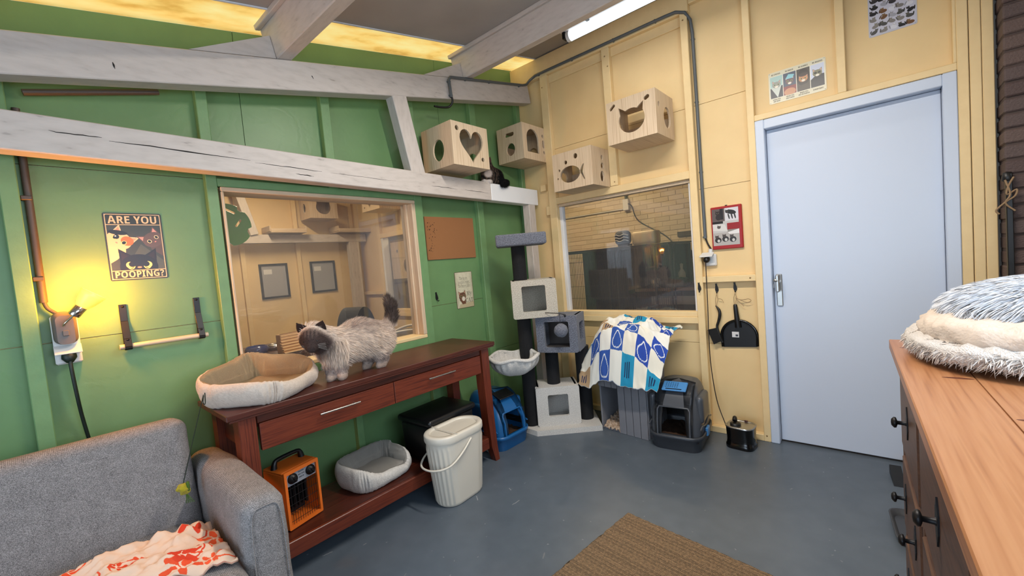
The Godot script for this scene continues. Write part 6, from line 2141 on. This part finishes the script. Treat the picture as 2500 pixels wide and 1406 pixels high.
# ---------------------------------------------------------------- cloth and cushions
func pet_bed(t: Node3D, a: float, b: float, hgt: Callable, thick: float, flare: float, outer_m: Material, inner_m: Material, sd: int, corner: float) -> void:
	# a ring of stuffed wall round a soft floor; local x = length, z = depth, y = 0 stands on the ground
	var nz := noise(9.0, sd, 3)
	var line := func(u: float) -> Vector3:
		var th := u * TAU
		var c := cos(th)
		var s := sin(th)
		return Vector3(signf(c) * pow(absf(c), 0.46) * a, 0, signf(s) * pow(absf(s), 0.46) * b)
	for inside in 2:
		var s := st()
		grid(s, func(u, v):
			var p: Vector3 = line.call(u)
			var n := Vector3(p.x / (a * a), 0, p.z / (b * b)).normalized()
			var h: float = hgt.call(u)
			var ph: float = lerpf(-PI / 2, PI / 2, v) if inside == 0 else lerpf(PI / 2, PI * 1.38, v)
			var cor := pow(absf(sin(u * TAU * 2.0)), 8.0)
			var k := thick * (1.0 - corner * cor)
			var e := Vector2(cos(ph), sin(ph))
			var y := h * (0.5 + 0.5 * e.y)
			var wr: float = nz.get_noise_3d(p.x * 1.3, y * 0.5, p.z * 1.3) * 0.012 * absf(cos(ph))
			wr += 0.004 * sin(u * TAU * 38.0 + sin(y * 30.0)) * cor * absf(cos(ph))
			return p + n * ((e.x * k + wr) + flare * y / maxf(h, 0.01)) + Vector3(0, maxf(y, 0.0) + 0.004 * nz.get_noise_2d(u * 8.0, 3.0), 0), 160, 14, inside == 1)
		P("outer_wall" if inside == 0 else "fleece_lining", s, outer_m if inside == 0 else inner_m, t)
	var s2 := st()
	rbox(s2, Vector3(0, 0.030, 0), Vector3(a * 2.0 - 0.02, 0.058, b * 2.0 - 0.02), 0.028, 12, Basis(), func(p, n): return p + n * nz.get_noise_3dv(p * 1.4) * 0.012)
	P("floor_cushion", s2, inner_m, t)
	# seams at the corners
	for u in [0.125, 0.375, 0.625, 0.875]:
		var pts := []
		for i in 9:
			var p: Vector3 = line.call(u)
			var n := Vector3(p.x / (a * a), 0, p.z / (b * b)).normalized()
			var h: float = hgt.call(u)
			var ph := lerpf(-PI / 2, PI / 2, i / 8.0)
			pts.append(p + n * (cos(ph) * thick * (1.0 - corner) + 0.001 + flare * (0.5 + 0.5 * sin(ph))) + Vector3(0, h * (0.5 + 0.5 * sin(ph)), 0))
		var s3 := st()
		tube(s3, pts, 0.0025, 5)
		P("seam", s3, outer_m, t)

func sheet(s: SurfaceTool, f: Callable, nu: int, nv: int, thick: float) -> void:
	grid(s, f, nu, nv, false, true)
	grid(s, func(u, v): return f.call(u, v) - Vector3(0, thick, 0), nu, nv, true, true)
	for e in 4:
		grid(s, func(u, v):
			var p: Vector3 = f.call([u, u, 0.0, 1.0][e], [0.0, 1.0, u, u][e])
			return p - Vector3(0, thick * v, 0), nu if e < 2 else nv, 1, e == 0 or e == 3, true)

func soft_things() -> void:
	var bed := T("pet_bed", "cream suede pet bed with beige fleece lining on the tabletop", "pet bed", Vector3(0.328, 0.84, 2.530), 0.69)
	# corners: u .125 nearest the viewer, .375 left, .625 at the wall, .875 beside the cat
	pet_bed(bed, 0.172, 0.178, func(u):
		var h := 0.112
		h += 0.075 * exp(-pow((u - 0.625) * 5.5, 2)) + 0.012 * exp(-pow((u - 0.375) * 12.0, 2))
		var q := fposmod(u + 0.5, 1.0)
		return h - 0.030 * exp(-pow((q - 0.50) * 9.0, 2)), 0.034, 0.030, M.suede, M.fleece, 4, 0.45)
	var b2 := T("pet_bed", "small pale grey pet bed on the table's lower shelf", "pet bed", Vector3(0.315, 0.1735, 1.985), PI / 2 + 0.12)
	pet_bed(b2, 0.165, 0.125, func(u): return 0.145 - 0.085 * exp(-pow((fposmod(u + 0.02, 1.0) - 0.20) * 7.0, 2)), 0.034, 0.015, M.suede_white, M.fleece_grey, 9, 0.35)
	# printed cloth over the crate
	var t := T("patchwork_cloth", "blue white and beige patchwork print cloth draped over the crate", "cloth", Vector3(1.17, 0.0, 0.23), -0.10)
	var nz := noise(5.0, 3, 3)
	var pm := print_mat(patch_image(), 0.9)
	bump(pm, M.fine, 0.05)
	var s := st()
	sheet(s, func(u, v):
		# u across, v from back to front
		var x = (u - 0.5) * 2.0
		var z = (v - 0.5) * 2.0
		var r := pow(pow(absf(x), 3.2) + pow(absf(z), 3.2), 1.0 / 3.2)
		var an := atan2(z, x)
		var fall := smoothstep(0.42, 1.12, r)
		var lump := nz.get_noise_2d(u * 0.5, v * 0.5) * 0.035 + nz.get_noise_2d(u * 1.5 + 9.0, v * 1.5) * 0.020
		var fold := sin(an * 5.0 + 0.8) * 0.035 * fall * fall + nz.get_noise_2d(u * 1.2, v * 1.2 + 4.0) * 0.03
		var drop := 0.20 + 0.20 * maxf(z, 0.0) - 0.11 * clampf(x, 0.0, 1.0) * (1.0 - maxf(z, 0.0)) + 0.02 * sin(x * 6.0)
		var y = 0.862 - 0.045 * z - 0.02 * r * r - fall * drop + lump
		return Vector3(x * 0.372 * (1.0 - 0.07 * fall + fold) - 0.03, y, z * 0.225 * (1.0 - 0.05 * fall + fold) + 0.01), 72, 60, 0.006)
	P("cloth", s, pm, t)
	# something soft fills the cloth from inside, so that it stands up
	s = st()
	rbox(s, Vector3(0, 0.635, 0.0), Vector3(0.40, 0.27, 0.24), 0.10, 8)
	P("cushion_inside", s, M.suede_white, t)
	s = st()
	grid(s, func(u, v): return Vector3(0.155 + u * 0.05 + 0.01 * sin(v * 9.0), 0.575 - v * 0.09 + 0.008 * sin(u * 9.0), 0.155 + 0.02 * sin(u * PI) - 0.03 * v), 10, 10)
	P("hanging_corner", s, M.suede_white, t)
	# throw on the sofa seat
	var th := T("throw_blanket", "cream throw with orange red flower print on the sofa seat", "blanket", Vector3(0.70, 0.0, 3.10))
	var tm := print_mat(throw_image(), 0.92)
	bump(tm, M.fine, 0.05)
	s = st()
	sheet(s, func(u, v):
		var z := lerpf(2.852, 3.52, u)
		var xl := 0.575 + 0.008 * sin(u * 6.0)
		var xr = 0.905 - 0.22 * u + 0.03 * sin(u * 7.0 + 1.0)
		var x := lerpf(xl, xr, v)
		var edge := minf(minf(u, 1.0 - u) * 9.0, minf(v, 1.0 - v) * 5.0)
		var y := 0.445 + 0.034 * clampf(edge, 0.0, 1.0) + 0.030 * nz.get_noise_2d(x * 3.4, z * 2.2) + 0.005 * sin((x + z * 0.55) * 26.0) * smoothstep(0.0, 0.3, v) + 0.035 * exp(-pow((v - 0.25) * 5.0, 2)) * smoothstep(0.0, 0.2, u)
		return Vector3(x - 0.70, y, z - 3.10), 70, 40, 0.008)
	P("cloth", s, tm, th)
	# felt bird on a string
	var bi := T("felt_toy", "small yellow green felt toy hanging on string against the sofa", "toy", Vector3.ZERO)
	s = st()
	var bn := noise(40.0, 2, 2)
	rbox(s, Vector3(0.508, 0.593, 2.905), Vector3(0.034, 0.045, 0.040), 0.017, 8, Basis.from_euler(Vector3(0.4, 0.3, 0.5)), func(p, n): return p + n * (bn.get_noise_3dv(p) * 0.008))
	P("felt_body", s, cloth_mat(Color(0.55, 0.52, 0.10), Color(0.72, 0.66, 0.20), 0.06, 9.0, 0.2), bi)
	s = st()
	rbox(s, Vector3(0.516, 0.600, 2.893), Vector3(0.014, 0.04, 0.012), 0.006, 5)
	for k in 5: tube(s, [Vector3(0.512, 0.575, 2.90), Vector3(0.515 + 0.004 * k, 0.535, 2.905 - 0.006 * k)], 0.0012, 4)
	P("green_wing", s, flat(Color(0.25, 0.36, 0.10), 0.9), bi)
	s = st()
	tube(s, curve([Vector3(0.508, 0.615, 2.905), Vector3(0.487, 0.74, 2.862), Vector3(0.463, 0.88, 2.812), Vector3(0.452, 0.935, 2.792)], 4), 0.0017, 5)
	tube(s, curve([Vector3(0.452, 0.93, 2.792), Vector3(0.467, 0.905, 2.80), Vector3(0.452, 0.895, 2.79), Vector3(0.445, 0.94, 2.785)], 4), 0.002, 5)
	P("string", s, flat(Color(0.06, 0.12, 0.05), 0.8), bi)
	fluffy_bed()

func patch_image() -> Image:
	var n := 384
	var im := Image.create(n, n, false, Image.FORMAT_RGB8)
	var cols := [Color(0.86, 0.84, 0.78), Color(0.10, 0.52, 0.66), Color(0.17, 0.31, 0.60), Color(0.64, 0.53, 0.40), Color(0.87, 0.86, 0.82), Color(0.13, 0.26, 0.60)]
	var r2 := RandomNumberGenerator.new()
	r2.seed = 12
	for r in 8:
		for k in 7:
			var which: int = [0, 4][r2.randi() % 2] if (r + k) % 2 == 0 else [1, 2, 5, 3, 2, 1, 4][r2.randi() % 7]
			var x := k * 55
			var y := r * 48
			im.fill_rect(Rect2i(x, y, 56, 49), cols[which])
			if which == 1 or which == 3:
				for b in 3: im.fill_rect(Rect2i(x + 14 + b * 9, y + 12, 4, 22), Color(0.08, 0.13, 0.28))
			if which == 2 or which == 5:
				for b in 40:
					var a := TAU * b / 40.0
					im.fill_rect(Rect2i(clampi(int(x + 27 + cos(a) * 17 + sin(a * 2) * 6), 0, 380), clampi(int(y + 24 + sin(a) * 18), 0, 380), 3, 3), Color(0.88, 0.88, 0.86))
	return im

func throw_image() -> Image:
	var im := Image.create(512, 320, false, Image.FORMAT_RGB8)
	im.fill(Color(0.84, 0.72, 0.62))
	var r := RandomNumberGenerator.new()
	r.seed = 4
	for i in 26:
		var c := Vector2(r.randf() * 512, r.randf() * 320)
		var a0 := r.randf() * TAU
		var col := Color(0.78, 0.20, 0.08).lerp(Color(0.88, 0.34, 0.16), r.randf())
		var s := r.randf_range(10, 26)
		for k in 5:
			var a := a0 + TAU * k / 5.0
			p_ell(im, c.x + cos(a) * s, c.y + sin(a) * s, s * 0.72, s * 0.34, col, a)
		p_ell(im, c.x, c.y, s * 0.34, s * 0.34, Color(0.88, 0.76, 0.66))
		var p := c
		var d := a0
		for k in 46:
			p += Vector2.from_angle(d) * 2.0
			d += 0.07 * (1 if i % 2 else -1)
			p_ell(im, p.x, p.y, 1.8, 1.8, col)
	return im

func bulge(d: Vector3) -> Vector3:
	return Vector3(signf(d.x) * pow(absf(d.x), 0.9), signf(d.y) * pow(absf(d.y), 0.75), signf(d.z) * pow(absf(d.z), 0.9))

func fluffy_bed() -> void:
	var t := T("fluffy_bed", "shaggy pale grey cave bed with beige pocket on the chest top", "pet bed", Vector3(2.995, 1.0, 1.505))
	var nz := noise(7.0, 3, 3)
	var ell := func(c: Vector3, r: Vector3, nu: int, nv: int, am: float, m: Material, called: String) -> void:
		var s := st()
		grid(s, func(u, v):
			var d := Vector3(cos(u * TAU) * sin(v * PI), -cos(v * PI), sin(u * TAU) * sin(v * PI))
			d = bulge(d)
			var q := c + d * r
			return q + d * am * nz.get_noise_3d(q.x * 1.2, q.y * 6.0, q.z * 3.0 + q.x * 2.0), nu, nv)
		P(called, s, m, t)
	var shag := cloth_mat(Color(0.72, 0.69, 0.66), Color(0.82, 0.80, 0.78), 0.05, 5.0, 0.3)
	ell.call(Vector3(0, 0.046, 0), Vector3(0.318, 0.046, 0.318), 64, 20, 0.02, shag, "bottom_cushion")
	ell.call(Vector3(0.008, 0.082, -0.012), Vector3(0.296, 0.064, 0.304), 72, 28, 0.016, M.suede, "pocket_lining")
	ell.call(Vector3(0.055, 0.112, -0.055), Vector3(0.284, 0.100, 0.262), 64, 24, 0.02, shag, "top_cover")
	var s := st()
	var c0 := lin(0.70, 0.69, 0.69)
	var c1 := lin(0.90, 0.91, 0.93)
	# long locks over the top, combed from the back towards the front left
	for i in 15000:
		var th := rng.randf() * TAU
		var y := rng.randf_range(-0.35, 1.0)
		var rr := sqrt(maxf(0.0, 1.0 - y * y))
		var d := bulge(Vector3(cos(th) * rr, y, sin(th) * rr))
		var p := Vector3(0.055, 0.112, -0.055) + d * Vector3(0.286, 0.102, 0.264)
		var n := (d / Vector3(0.286, 0.102, 0.264)).normalized()
		var flow := Vector3(d.x * 0.9 - 0.45 + 0.5 * nz.get_noise_3dv(p * 1.5), 0.0, d.z * 0.7 + 0.35 + 0.7 * nz.get_noise_3dv(p * 1.5 + Vector3.ONE * 7.0))
		flow = (flow - n * flow.dot(n)).normalized()
		var k := rng.randf_range(0.9, 1.0)
		strand(s, p, (flow + n * rng.randf_range(0.18, 0.5)).normalized(), flow - n * 0.25, rng.randf_range(0.028, 0.05), rng.randf_range(0.0025, 0.0048), c0 * k, c1 * k)
	# shorter locks round the bottom edge
	for i in 12000:
		var th := rng.randf() * TAU
		var ph := rng.randf_range(-0.9, 0.75)
		var d := bulge(Vector3(cos(th) * cos(ph), sin(ph), sin(th) * cos(ph)))
		var p := Vector3(0, 0.046, 0) + d * Vector3(0.314, 0.043, 0.314)
		var n := (d / Vector3(0.314, 0.043, 0.314)).normalized()
		var tan_ := Vector3(-sin(th), 0, cos(th))
		var flow := tan_ * rng.randf_range(-0.2, 0.9) + Vector3(0, -0.5, 0)
		var dir := (n * 0.42 + flow).normalized()
		if p.y + dir.y * 0.03 < 0.004: dir = (dir * Vector3(1, 0, 1) + Vector3(0, 0.02, 0)).normalized()
		strand(s, p, dir, flow * 0.5, rng.randf_range(0.016, 0.030), rng.randf_range(0.002, 0.0042), lin(0.66, 0.62, 0.58), lin(0.86, 0.83, 0.80))
	P("shaggy_pile", s, M.fur, t, true)

# ---------------------------------------------------------------- cats
func ear(s: SurfaceTool, base: Vector3, tip: Vector3, side: Vector3, out: Vector3, w: float, c_out: Color, c_in: Color) -> void:
	var a := base - side * w
	var b := base + side * w
	for k in 2:
		var off := out * (0.004 if k == 1 else -0.004)
		var mid := base + out * (-0.010 if k == 0 else 0.002)
		var col := c_out if k == 0 else c_in
		s.set_smooth_group(0)
		grid(s, func(u, v):
			var r := Vector3(lerpf(-1, 1, u), v, 0)
			var wv := w * (1.0 - pow(v, 1.6))
			return base.lerp(tip, v) + side * r.x * wv + out * ((1.0 - r.x * r.x) * (-0.012 if k == 0 else -0.006) * (1.0 - v)) + off * (1.0 - absf(r.x)), 8, 8, k == 0, false, func(_u, _v, _p): return col)

func cats() -> void:
	var t := T("cat", "large fluffy pale cat with dark face walking along the tabletop", "cat", Vector3.ZERO)
	var H := Vector3(0.436, 1.092, 2.305)
	var f := Vector3(0.72, -0.40, 0.57).normalized()
	var side := f.cross(Vector3.UP).normalized()
	var up := side.cross(f).normalized()
	var nose := H + f * 0.074 - up * 0.016
	var bones := [
		[Vector3(0.360, 1.005, 1.905), Vector3(0.378, 1.022, 2.02), 0.098, 0.110], [Vector3(0.378, 1.022, 2.02), Vector3(0.402, 1.005, 2.155), 0.110, 0.094],
		[Vector3(0.402, 1.010, 2.155), Vector3(0.420, 1.055, 2.235), 0.090, 0.068], [Vector3(0.415, 0.985, 2.19), Vector3(0.43, 1.03, 2.25), 0.066, 0.052],
		[Vector3(0.420, 1.055, 2.235), H - f * 0.01, 0.064, 0.058], [H, H + f * 0.016, 0.058, 0.048], [H + f * 0.02 - up * 0.014, nose - f * 0.004, 0.034, 0.015],
		[H - up * 0.018 + side * 0.036 + f * 0.006, H - up * 0.018 + side * 0.030 + f * 0.026, 0.030, 0.024], [H - up * 0.018 - side * 0.036 + f * 0.006, H - up * 0.018 - side * 0.030 + f * 0.026, 0.030, 0.024],
		[nose + side * 0.010 - up * 0.010 - f * 0.012, nose + side * 0.009 - up * 0.011 - f * 0.006, 0.013, 0.011], [nose - side * 0.010 - up * 0.010 - f * 0.012, nose - side * 0.009 - up * 0.011 - f * 0.006, 0.013, 0.011],
		[H + up * 0.018 + f * 0.022, H + up * 0.006 + f * 0.046, 0.030, 0.018], [nose - up * 0.016 - f * 0.016, nose - up * 0.020 - f * 0.010, 0.014, 0.010],
		[Vector3(0.428, 0.975, 2.165), Vector3(0.442, 0.915, 2.178), 0.044, 0.031], [Vector3(0.442, 0.915, 2.178), Vector3(0.454, 0.862, 2.182), 0.029, 0.021], [Vector3(0.455, 0.858, 2.186), Vector3(0.470, 0.856, 2.198), 0.018, 0.0165],
		[Vector3(0.395, 0.975, 2.185), Vector3(0.405, 0.915, 2.218), 0.042, 0.03], [Vector3(0.405, 0.915, 2.218), Vector3(0.418, 0.862, 2.228), 0.028, 0.021], [Vector3(0.42, 0.858, 2.232), Vector3(0.436, 0.856, 2.246), 0.018, 0.0165],
		[Vector3(0.395, 0.985, 1.905), Vector3(0.420, 0.925, 1.935), 0.068, 0.045], [Vector3(0.420, 0.925, 1.935), Vector3(0.412, 0.885, 1.905), 0.040, 0.024], [Vector3(0.412, 0.885, 1.905), Vector3(0.420, 0.858, 1.922), 0.023, 0.018], [Vector3(0.420, 0.857, 1.925), Vector3(0.432, 0.856, 1.955), 0.018, 0.0165],
		[Vector3(0.335, 0.985, 1.92), Vector3(0.350, 0.920, 1.975), 0.066, 0.043], [Vector3(0.350, 0.920, 1.975), Vector3(0.345, 0.885, 1.955), 0.038, 0.023], [Vector3(0.345, 0.885, 1.955), Vector3(0.356, 0.858, 1.982), 0.022, 0.018], [Vector3(0.356, 0.857, 1.985), Vector3(0.372, 0.856, 2.010), 0.018, 0.0165],
		[Vector3(0.352, 1.035, 1.855), Vector3(0.348, 1.075, 1.803), 0.045, 0.027], [Vector3(0.348, 1.075, 1.803), Vector3(0.346, 1.125, 1.778), 0.027, 0.026], [Vector3(0.346, 1.125, 1.778), Vector3(0.346, 1.185, 1.782), 0.026, 0.024], [Vector3(0.346, 1.185, 1.782), Vector3(0.348, 1.232, 1.805), 0.024, 0.015],
	]
	var skinb := body(bones, 0.009, 0.0062)
	var n1 := noise(14.0, 5, 3)
	var coat := func(p: Vector3) -> Color:
		var cream := Vector3(0.87, 0.79, 0.715)
		var c := cream
		var v: float = n1.get_noise_3dv(p * 2.0)
		c = c.lerp(Vector3(0.62, 0.54, 0.49), clampf(smoothstep(1.02, 1.12, p.y) * smoothstep(2.22, 2.02, p.z) * 0.75 + v * 0.5, 0.0, 1.0) * (1.0 if p.z < 2.25 else 0.2))
		c = c.lerp(Vector3(0.52, 0.46, 0.435), clampf(smoothstep(0.96, 0.90, p.y) * 0.75 + v * 0.4, 0, 0.85) * smoothstep(0.86, 0.875, p.y))
		if p.y < 0.87: c = Vector3(0.60, 0.53, 0.48)
		c = c.lerp(Vector3(0.33, 0.285, 0.26), smoothstep(1.845, 1.80, p.z) * smoothstep(1.045, 1.085, p.y))
		var q := p - H
		var face_ := smoothstep(-0.012, 0.028, q.dot(f) - 0.25 * maxf(q.dot(up), 0.0)) * smoothstep(0.125, 0.09, q.length())
		c = c.lerp(Vector3(0.215, 0.175, 0.165), face_ * 0.95)
		if q.length() < 0.1:
			var brow := smoothstep(0.018, 0.045, q.dot(up)) * smoothstep(0.0, 0.03, q.dot(f))
			c = c.lerp(Vector3(0.50, 0.42, 0.38), brow * 0.6 * (0.5 + 0.5 * sin(q.dot(side) * 360.0)))
		return lin(c.x, c.y, c.z)
	var s := st()
	skin(s, skinb, coat)
	P("body", s, M.fur, t)
	# coat
	s = st()
	var nrm := normals_of(skinb)
	var mid := Vector3(0.385, 1.0, 2.05)
	var tri_n: int = skinb.t.size() / 3
	var areas := PackedFloat32Array()
	var total := 0.0
	for i in tri_n:
		total += (skinb.v[skinb.t[i * 3 + 1]] - skinb.v[skinb.t[i * 3]]).cross(skinb.v[skinb.t[i * 3 + 2]] - skinb.v[skinb.t[i * 3]]).length()
		areas.append(total)
	for i in 30000:
		var k := areas.bsearch(rng.randf() * total)
		if k >= tri_n: continue
		var ia: int = skinb.t[k * 3]
		var a := rng.randf()
		var b := rng.randf()
		if a + b > 1.0:
			a = 1.0 - a; b = 1.0 - b
		var p: Vector3 = skinb.v[ia] + (skinb.v[skinb.t[k * 3 + 1]] - skinb.v[ia]) * a + (skinb.v[skinb.t[k * 3 + 2]] - skinb.v[ia]) * b
		var n: Vector3 = nrm[ia]
		var q := p - H
		var on_face := q.length() < 0.10 and q.dot(f) > 0.0
		var l := rng.randf_range(0.018, 0.036)
		var flow := Vector3(-0.05, -0.55, -0.75)
		if p.z < 1.85 and p.y > 1.05: flow = Vector3(0, 0.6, -0.15)
		if p.y < 0.915: l = rng.randf_range(0.006, 0.013); flow = Vector3(0, -0.7, 0)
		if p.y < 0.875: l = rng.randf_range(0.002, 0.005)
		if p.z > 2.16 and p.y < 1.06 and p.y > 0.93: l *= 1.3; flow = Vector3(0.1, -0.95, 0.05)
		if on_face:
			l = rng.randf_range(0.004, 0.008)
			flow = (q - f * q.dot(f)).normalized() * 0.8 - f * 0.3
			if (p - nose).length() < 0.016: continue
		flow = (flow - n * flow.dot(n) * 0.8)
		var c: Color = coat.call(p)
		var br := rng.randf_range(0.82, 1.12)
		c = Color(c.r * br, c.g * br, c.b * br)
		var d := (n * rng.randf_range(0.35, 0.7) + flow).normalized()
		strand(s, p - n * 0.001, d, flow * 0.6, l, rng.randf_range(0.0011, 0.0022), c * 0.92, Color(minf(c.r * 1.12, 1), minf(c.g * 1.12, 1), minf(c.b * 1.12, 1)))
	P("long_coat", s, M.fur, t, true)
	var dark := lin(0.155, 0.130, 0.125)
	for e in [-1.0, 1.0]:
		s = st()
		var base: Vector3 = H + up * 0.042 + side * e * 0.040 - f * 0.002
		ear(s, base, base + up * 0.047 + side * e * 0.022 + f * 0.004, (side + up * -0.45 * e).normalized(), (f + side * e * 0.45).normalized(), 0.030, dark, lin(0.22, 0.17, 0.16))
		P("ear", s, M.fur, t)
		s = st()
		var ec: Vector3 = H + f * 0.0555 + up * 0.008 + side * e * 0.026
		var q := Basis(side, up, -f)
		grid(s, func(u, v):
			var d := Vector3(cos(u * TAU) * sin(v * PI), cos(v * PI) * 0.42, sin(u * TAU) * sin(v * PI))
			return ec + q * (d * Vector3(0.0105, 0.0105, 0.008)), 14, 10)
		P("eye", s, M.eye, t)
		s = st()
		for w in 5:
			var o: Vector3 = nose - f * 0.008 - up * 0.004 + side * e * 0.010
			tube(s, curve([o, o + side * e * 0.03 + up * (0.012 - w * 0.006), o + side * e * 0.055 + up * (0.006 - w * 0.010) - f * 0.012], 3), 0.0004, 3)
		P("whiskers", s, flat(Color(0.8, 0.78, 0.75), 0.5), t, true)
	s = st()
	rbox(s, nose + f * 0.0085 + up * 0.003, Vector3(0.013, 0.009, 0.008), 0.0038, 6, Basis(side, up, -f))
	P("nose", s, flat(Color(0.16, 0.12, 0.12), 0.4), t)
	# tabby on the beam
	var t2 := T("cat", "dark tabby cat with white chest crouching on the lower beam", "cat", Vector3.ZERO)
	var h2 := Vector3(0.172, 2.190, 0.590)
	var f2 := Vector3(0.55, -0.45, 0.68).normalized()
	var s2 := f2.cross(Vector3.UP).normalized()
	var u2 := s2.cross(f2).normalized()
	var by := 2.062
	var bn := [
		[Vector3(0.135, by + 0.068, 0.475), Vector3(0.150, by + 0.078, 0.545), 0.062, 0.054], [Vector3(0.150, by + 0.078, 0.545), Vector3(0.160, by + 0.110, 0.575), 0.054, 0.036],
		[Vector3(0.160, by + 0.110, 0.575), h2, 0.036, 0.034], [h2, h2 + f2 * 0.012, 0.035, 0.03], [h2 + f2 * 0.014 - u2 * 0.008, h2 + f2 * 0.042 - u2 * 0.010, 0.019, 0.010],
		[Vector3(0.165, by + 0.07, 0.57), Vector3(0.180, by + 0.016, 0.585), 0.022, 0.016], [Vector3(0.180, by + 0.014, 0.585), Vector3(0.192, by + 0.013, 0.592), 0.014, 0.013],
		[Vector3(0.14, by + 0.07, 0.59), Vector3(0.165, by + 0.016, 0.622), 0.022, 0.016], [Vector3(0.165, by + 0.014, 0.622), Vector3(0.180, by + 0.013, 0.630), 0.014, 0.013],
		[Vector3(0.165, by + 0.045, 0.475), Vector3(0.180, by + 0.020, 0.530), 0.038, 0.018],
		[Vector3(0.130, by + 0.03, 0.42), Vector3(0.170, by + 0.022, 0.405), 0.02, 0.022], [Vector3(0.170, by + 0.022, 0.405), Vector3(0.205, by + 0.012, 0.440), 0.022, 0.024], [Vector3(0.205, by + 0.012, 0.440), Vector3(0.214, by - 0.004, 0.485), 0.024, 0.017],
	]
	var grow := func(p: Vector3) -> Vector3: return Vector3(0.16, by, 0.53) + (p - Vector3(0.16, by, 0.51)) * 1.2
	for b in bn:
		b[0] = grow.call(b[0]); b[1] = grow.call(b[1]); b[2] *= 1.2; b[3] *= 1.2
	h2 = grow.call(h2)
	var sk2 := body(bn, 0.008, 0.0066)
	var coat2 := func(p: Vector3) -> Color:
		var v := sin(p.z * 190.0 + sin(p.y * 60.0) * 1.5 + n1.get_noise_3dv(p * 3.0) * 3.0)
		var c := Vector3(0.30, 0.25, 0.215).lerp(Vector3(0.11, 0.09, 0.085), smoothstep(-0.2, 0.5, v))
		if p.z < 0.52 and p.x > 0.19: c = Vector3(0.075, 0.065, 0.065)
		var q := p - (Vector3(0.190, by + 0.085, 0.628))
		c = c.lerp(Vector3(0.70, 0.64, 0.60), smoothstep(0.045, 0.025, q.length()))
		if p.y < by + 0.030 and p.z > 0.60: c = Vector3(0.78, 0.74, 0.71)
		return lin(c.x, c.y, c.z)
	s = st()
	skin(s, sk2, coat2)
	P("body", s, M.fur, t2)
	s = st()
	var nr2 := normals_of(sk2)
	for i in 7000:
		var k = (rng.randi() % (sk2.t.size() / 3)) * 3
		var p: Vector3 = sk2.v[sk2.t[k]]
		var n: Vector3 = nr2[sk2.t[k]]
		if p.y < by + 0.012 and p.x < 0.2: continue
		var c: Color = coat2.call(p)
		var flow := Vector3(0, -0.6, -0.4)
		strand(s, p, (n * 0.6 + flow).normalized(), flow, rng.randf_range(0.006, 0.015), 0.0016, c * 0.9, c * 1.25)
	P("coat", s, M.fur, t2, true)
	for e in [-1.0, 1.0]:
		s = st()
		var base: Vector3 = h2 + u2 * 0.029 + s2 * e * 0.026
		ear(s, base, base + u2 * 0.040 + s2 * e * 0.014, (s2 + u2 * -0.4 * e).normalized(), (f2 + s2 * e * 0.4).normalized(), 0.020, lin(0.14, 0.11, 0.10), lin(0.35, 0.25, 0.22))
		P("ear", s, M.fur, t2)
		s = st()
		var ec: Vector3 = h2 + f2 * 0.041 + u2 * 0.005 + s2 * e * 0.0186
		grid(s, func(u, v): return ec + Vector3(cos(u * TAU) * sin(v * PI), cos(v * PI), sin(u * TAU) * sin(v * PI)) * 0.0052, 10, 8)
		P("eye", s, M.eye, t2)
	s = st()
	rbox(s, h2 + f2 * 0.061 - u2 * 0.0096, Vector3(0.009, 0.007, 0.006), 0.0028, 5, Basis(s2, u2, -f2))
	P("nose", s, flat(Color(0.45, 0.27, 0.25), 0.4), t2)
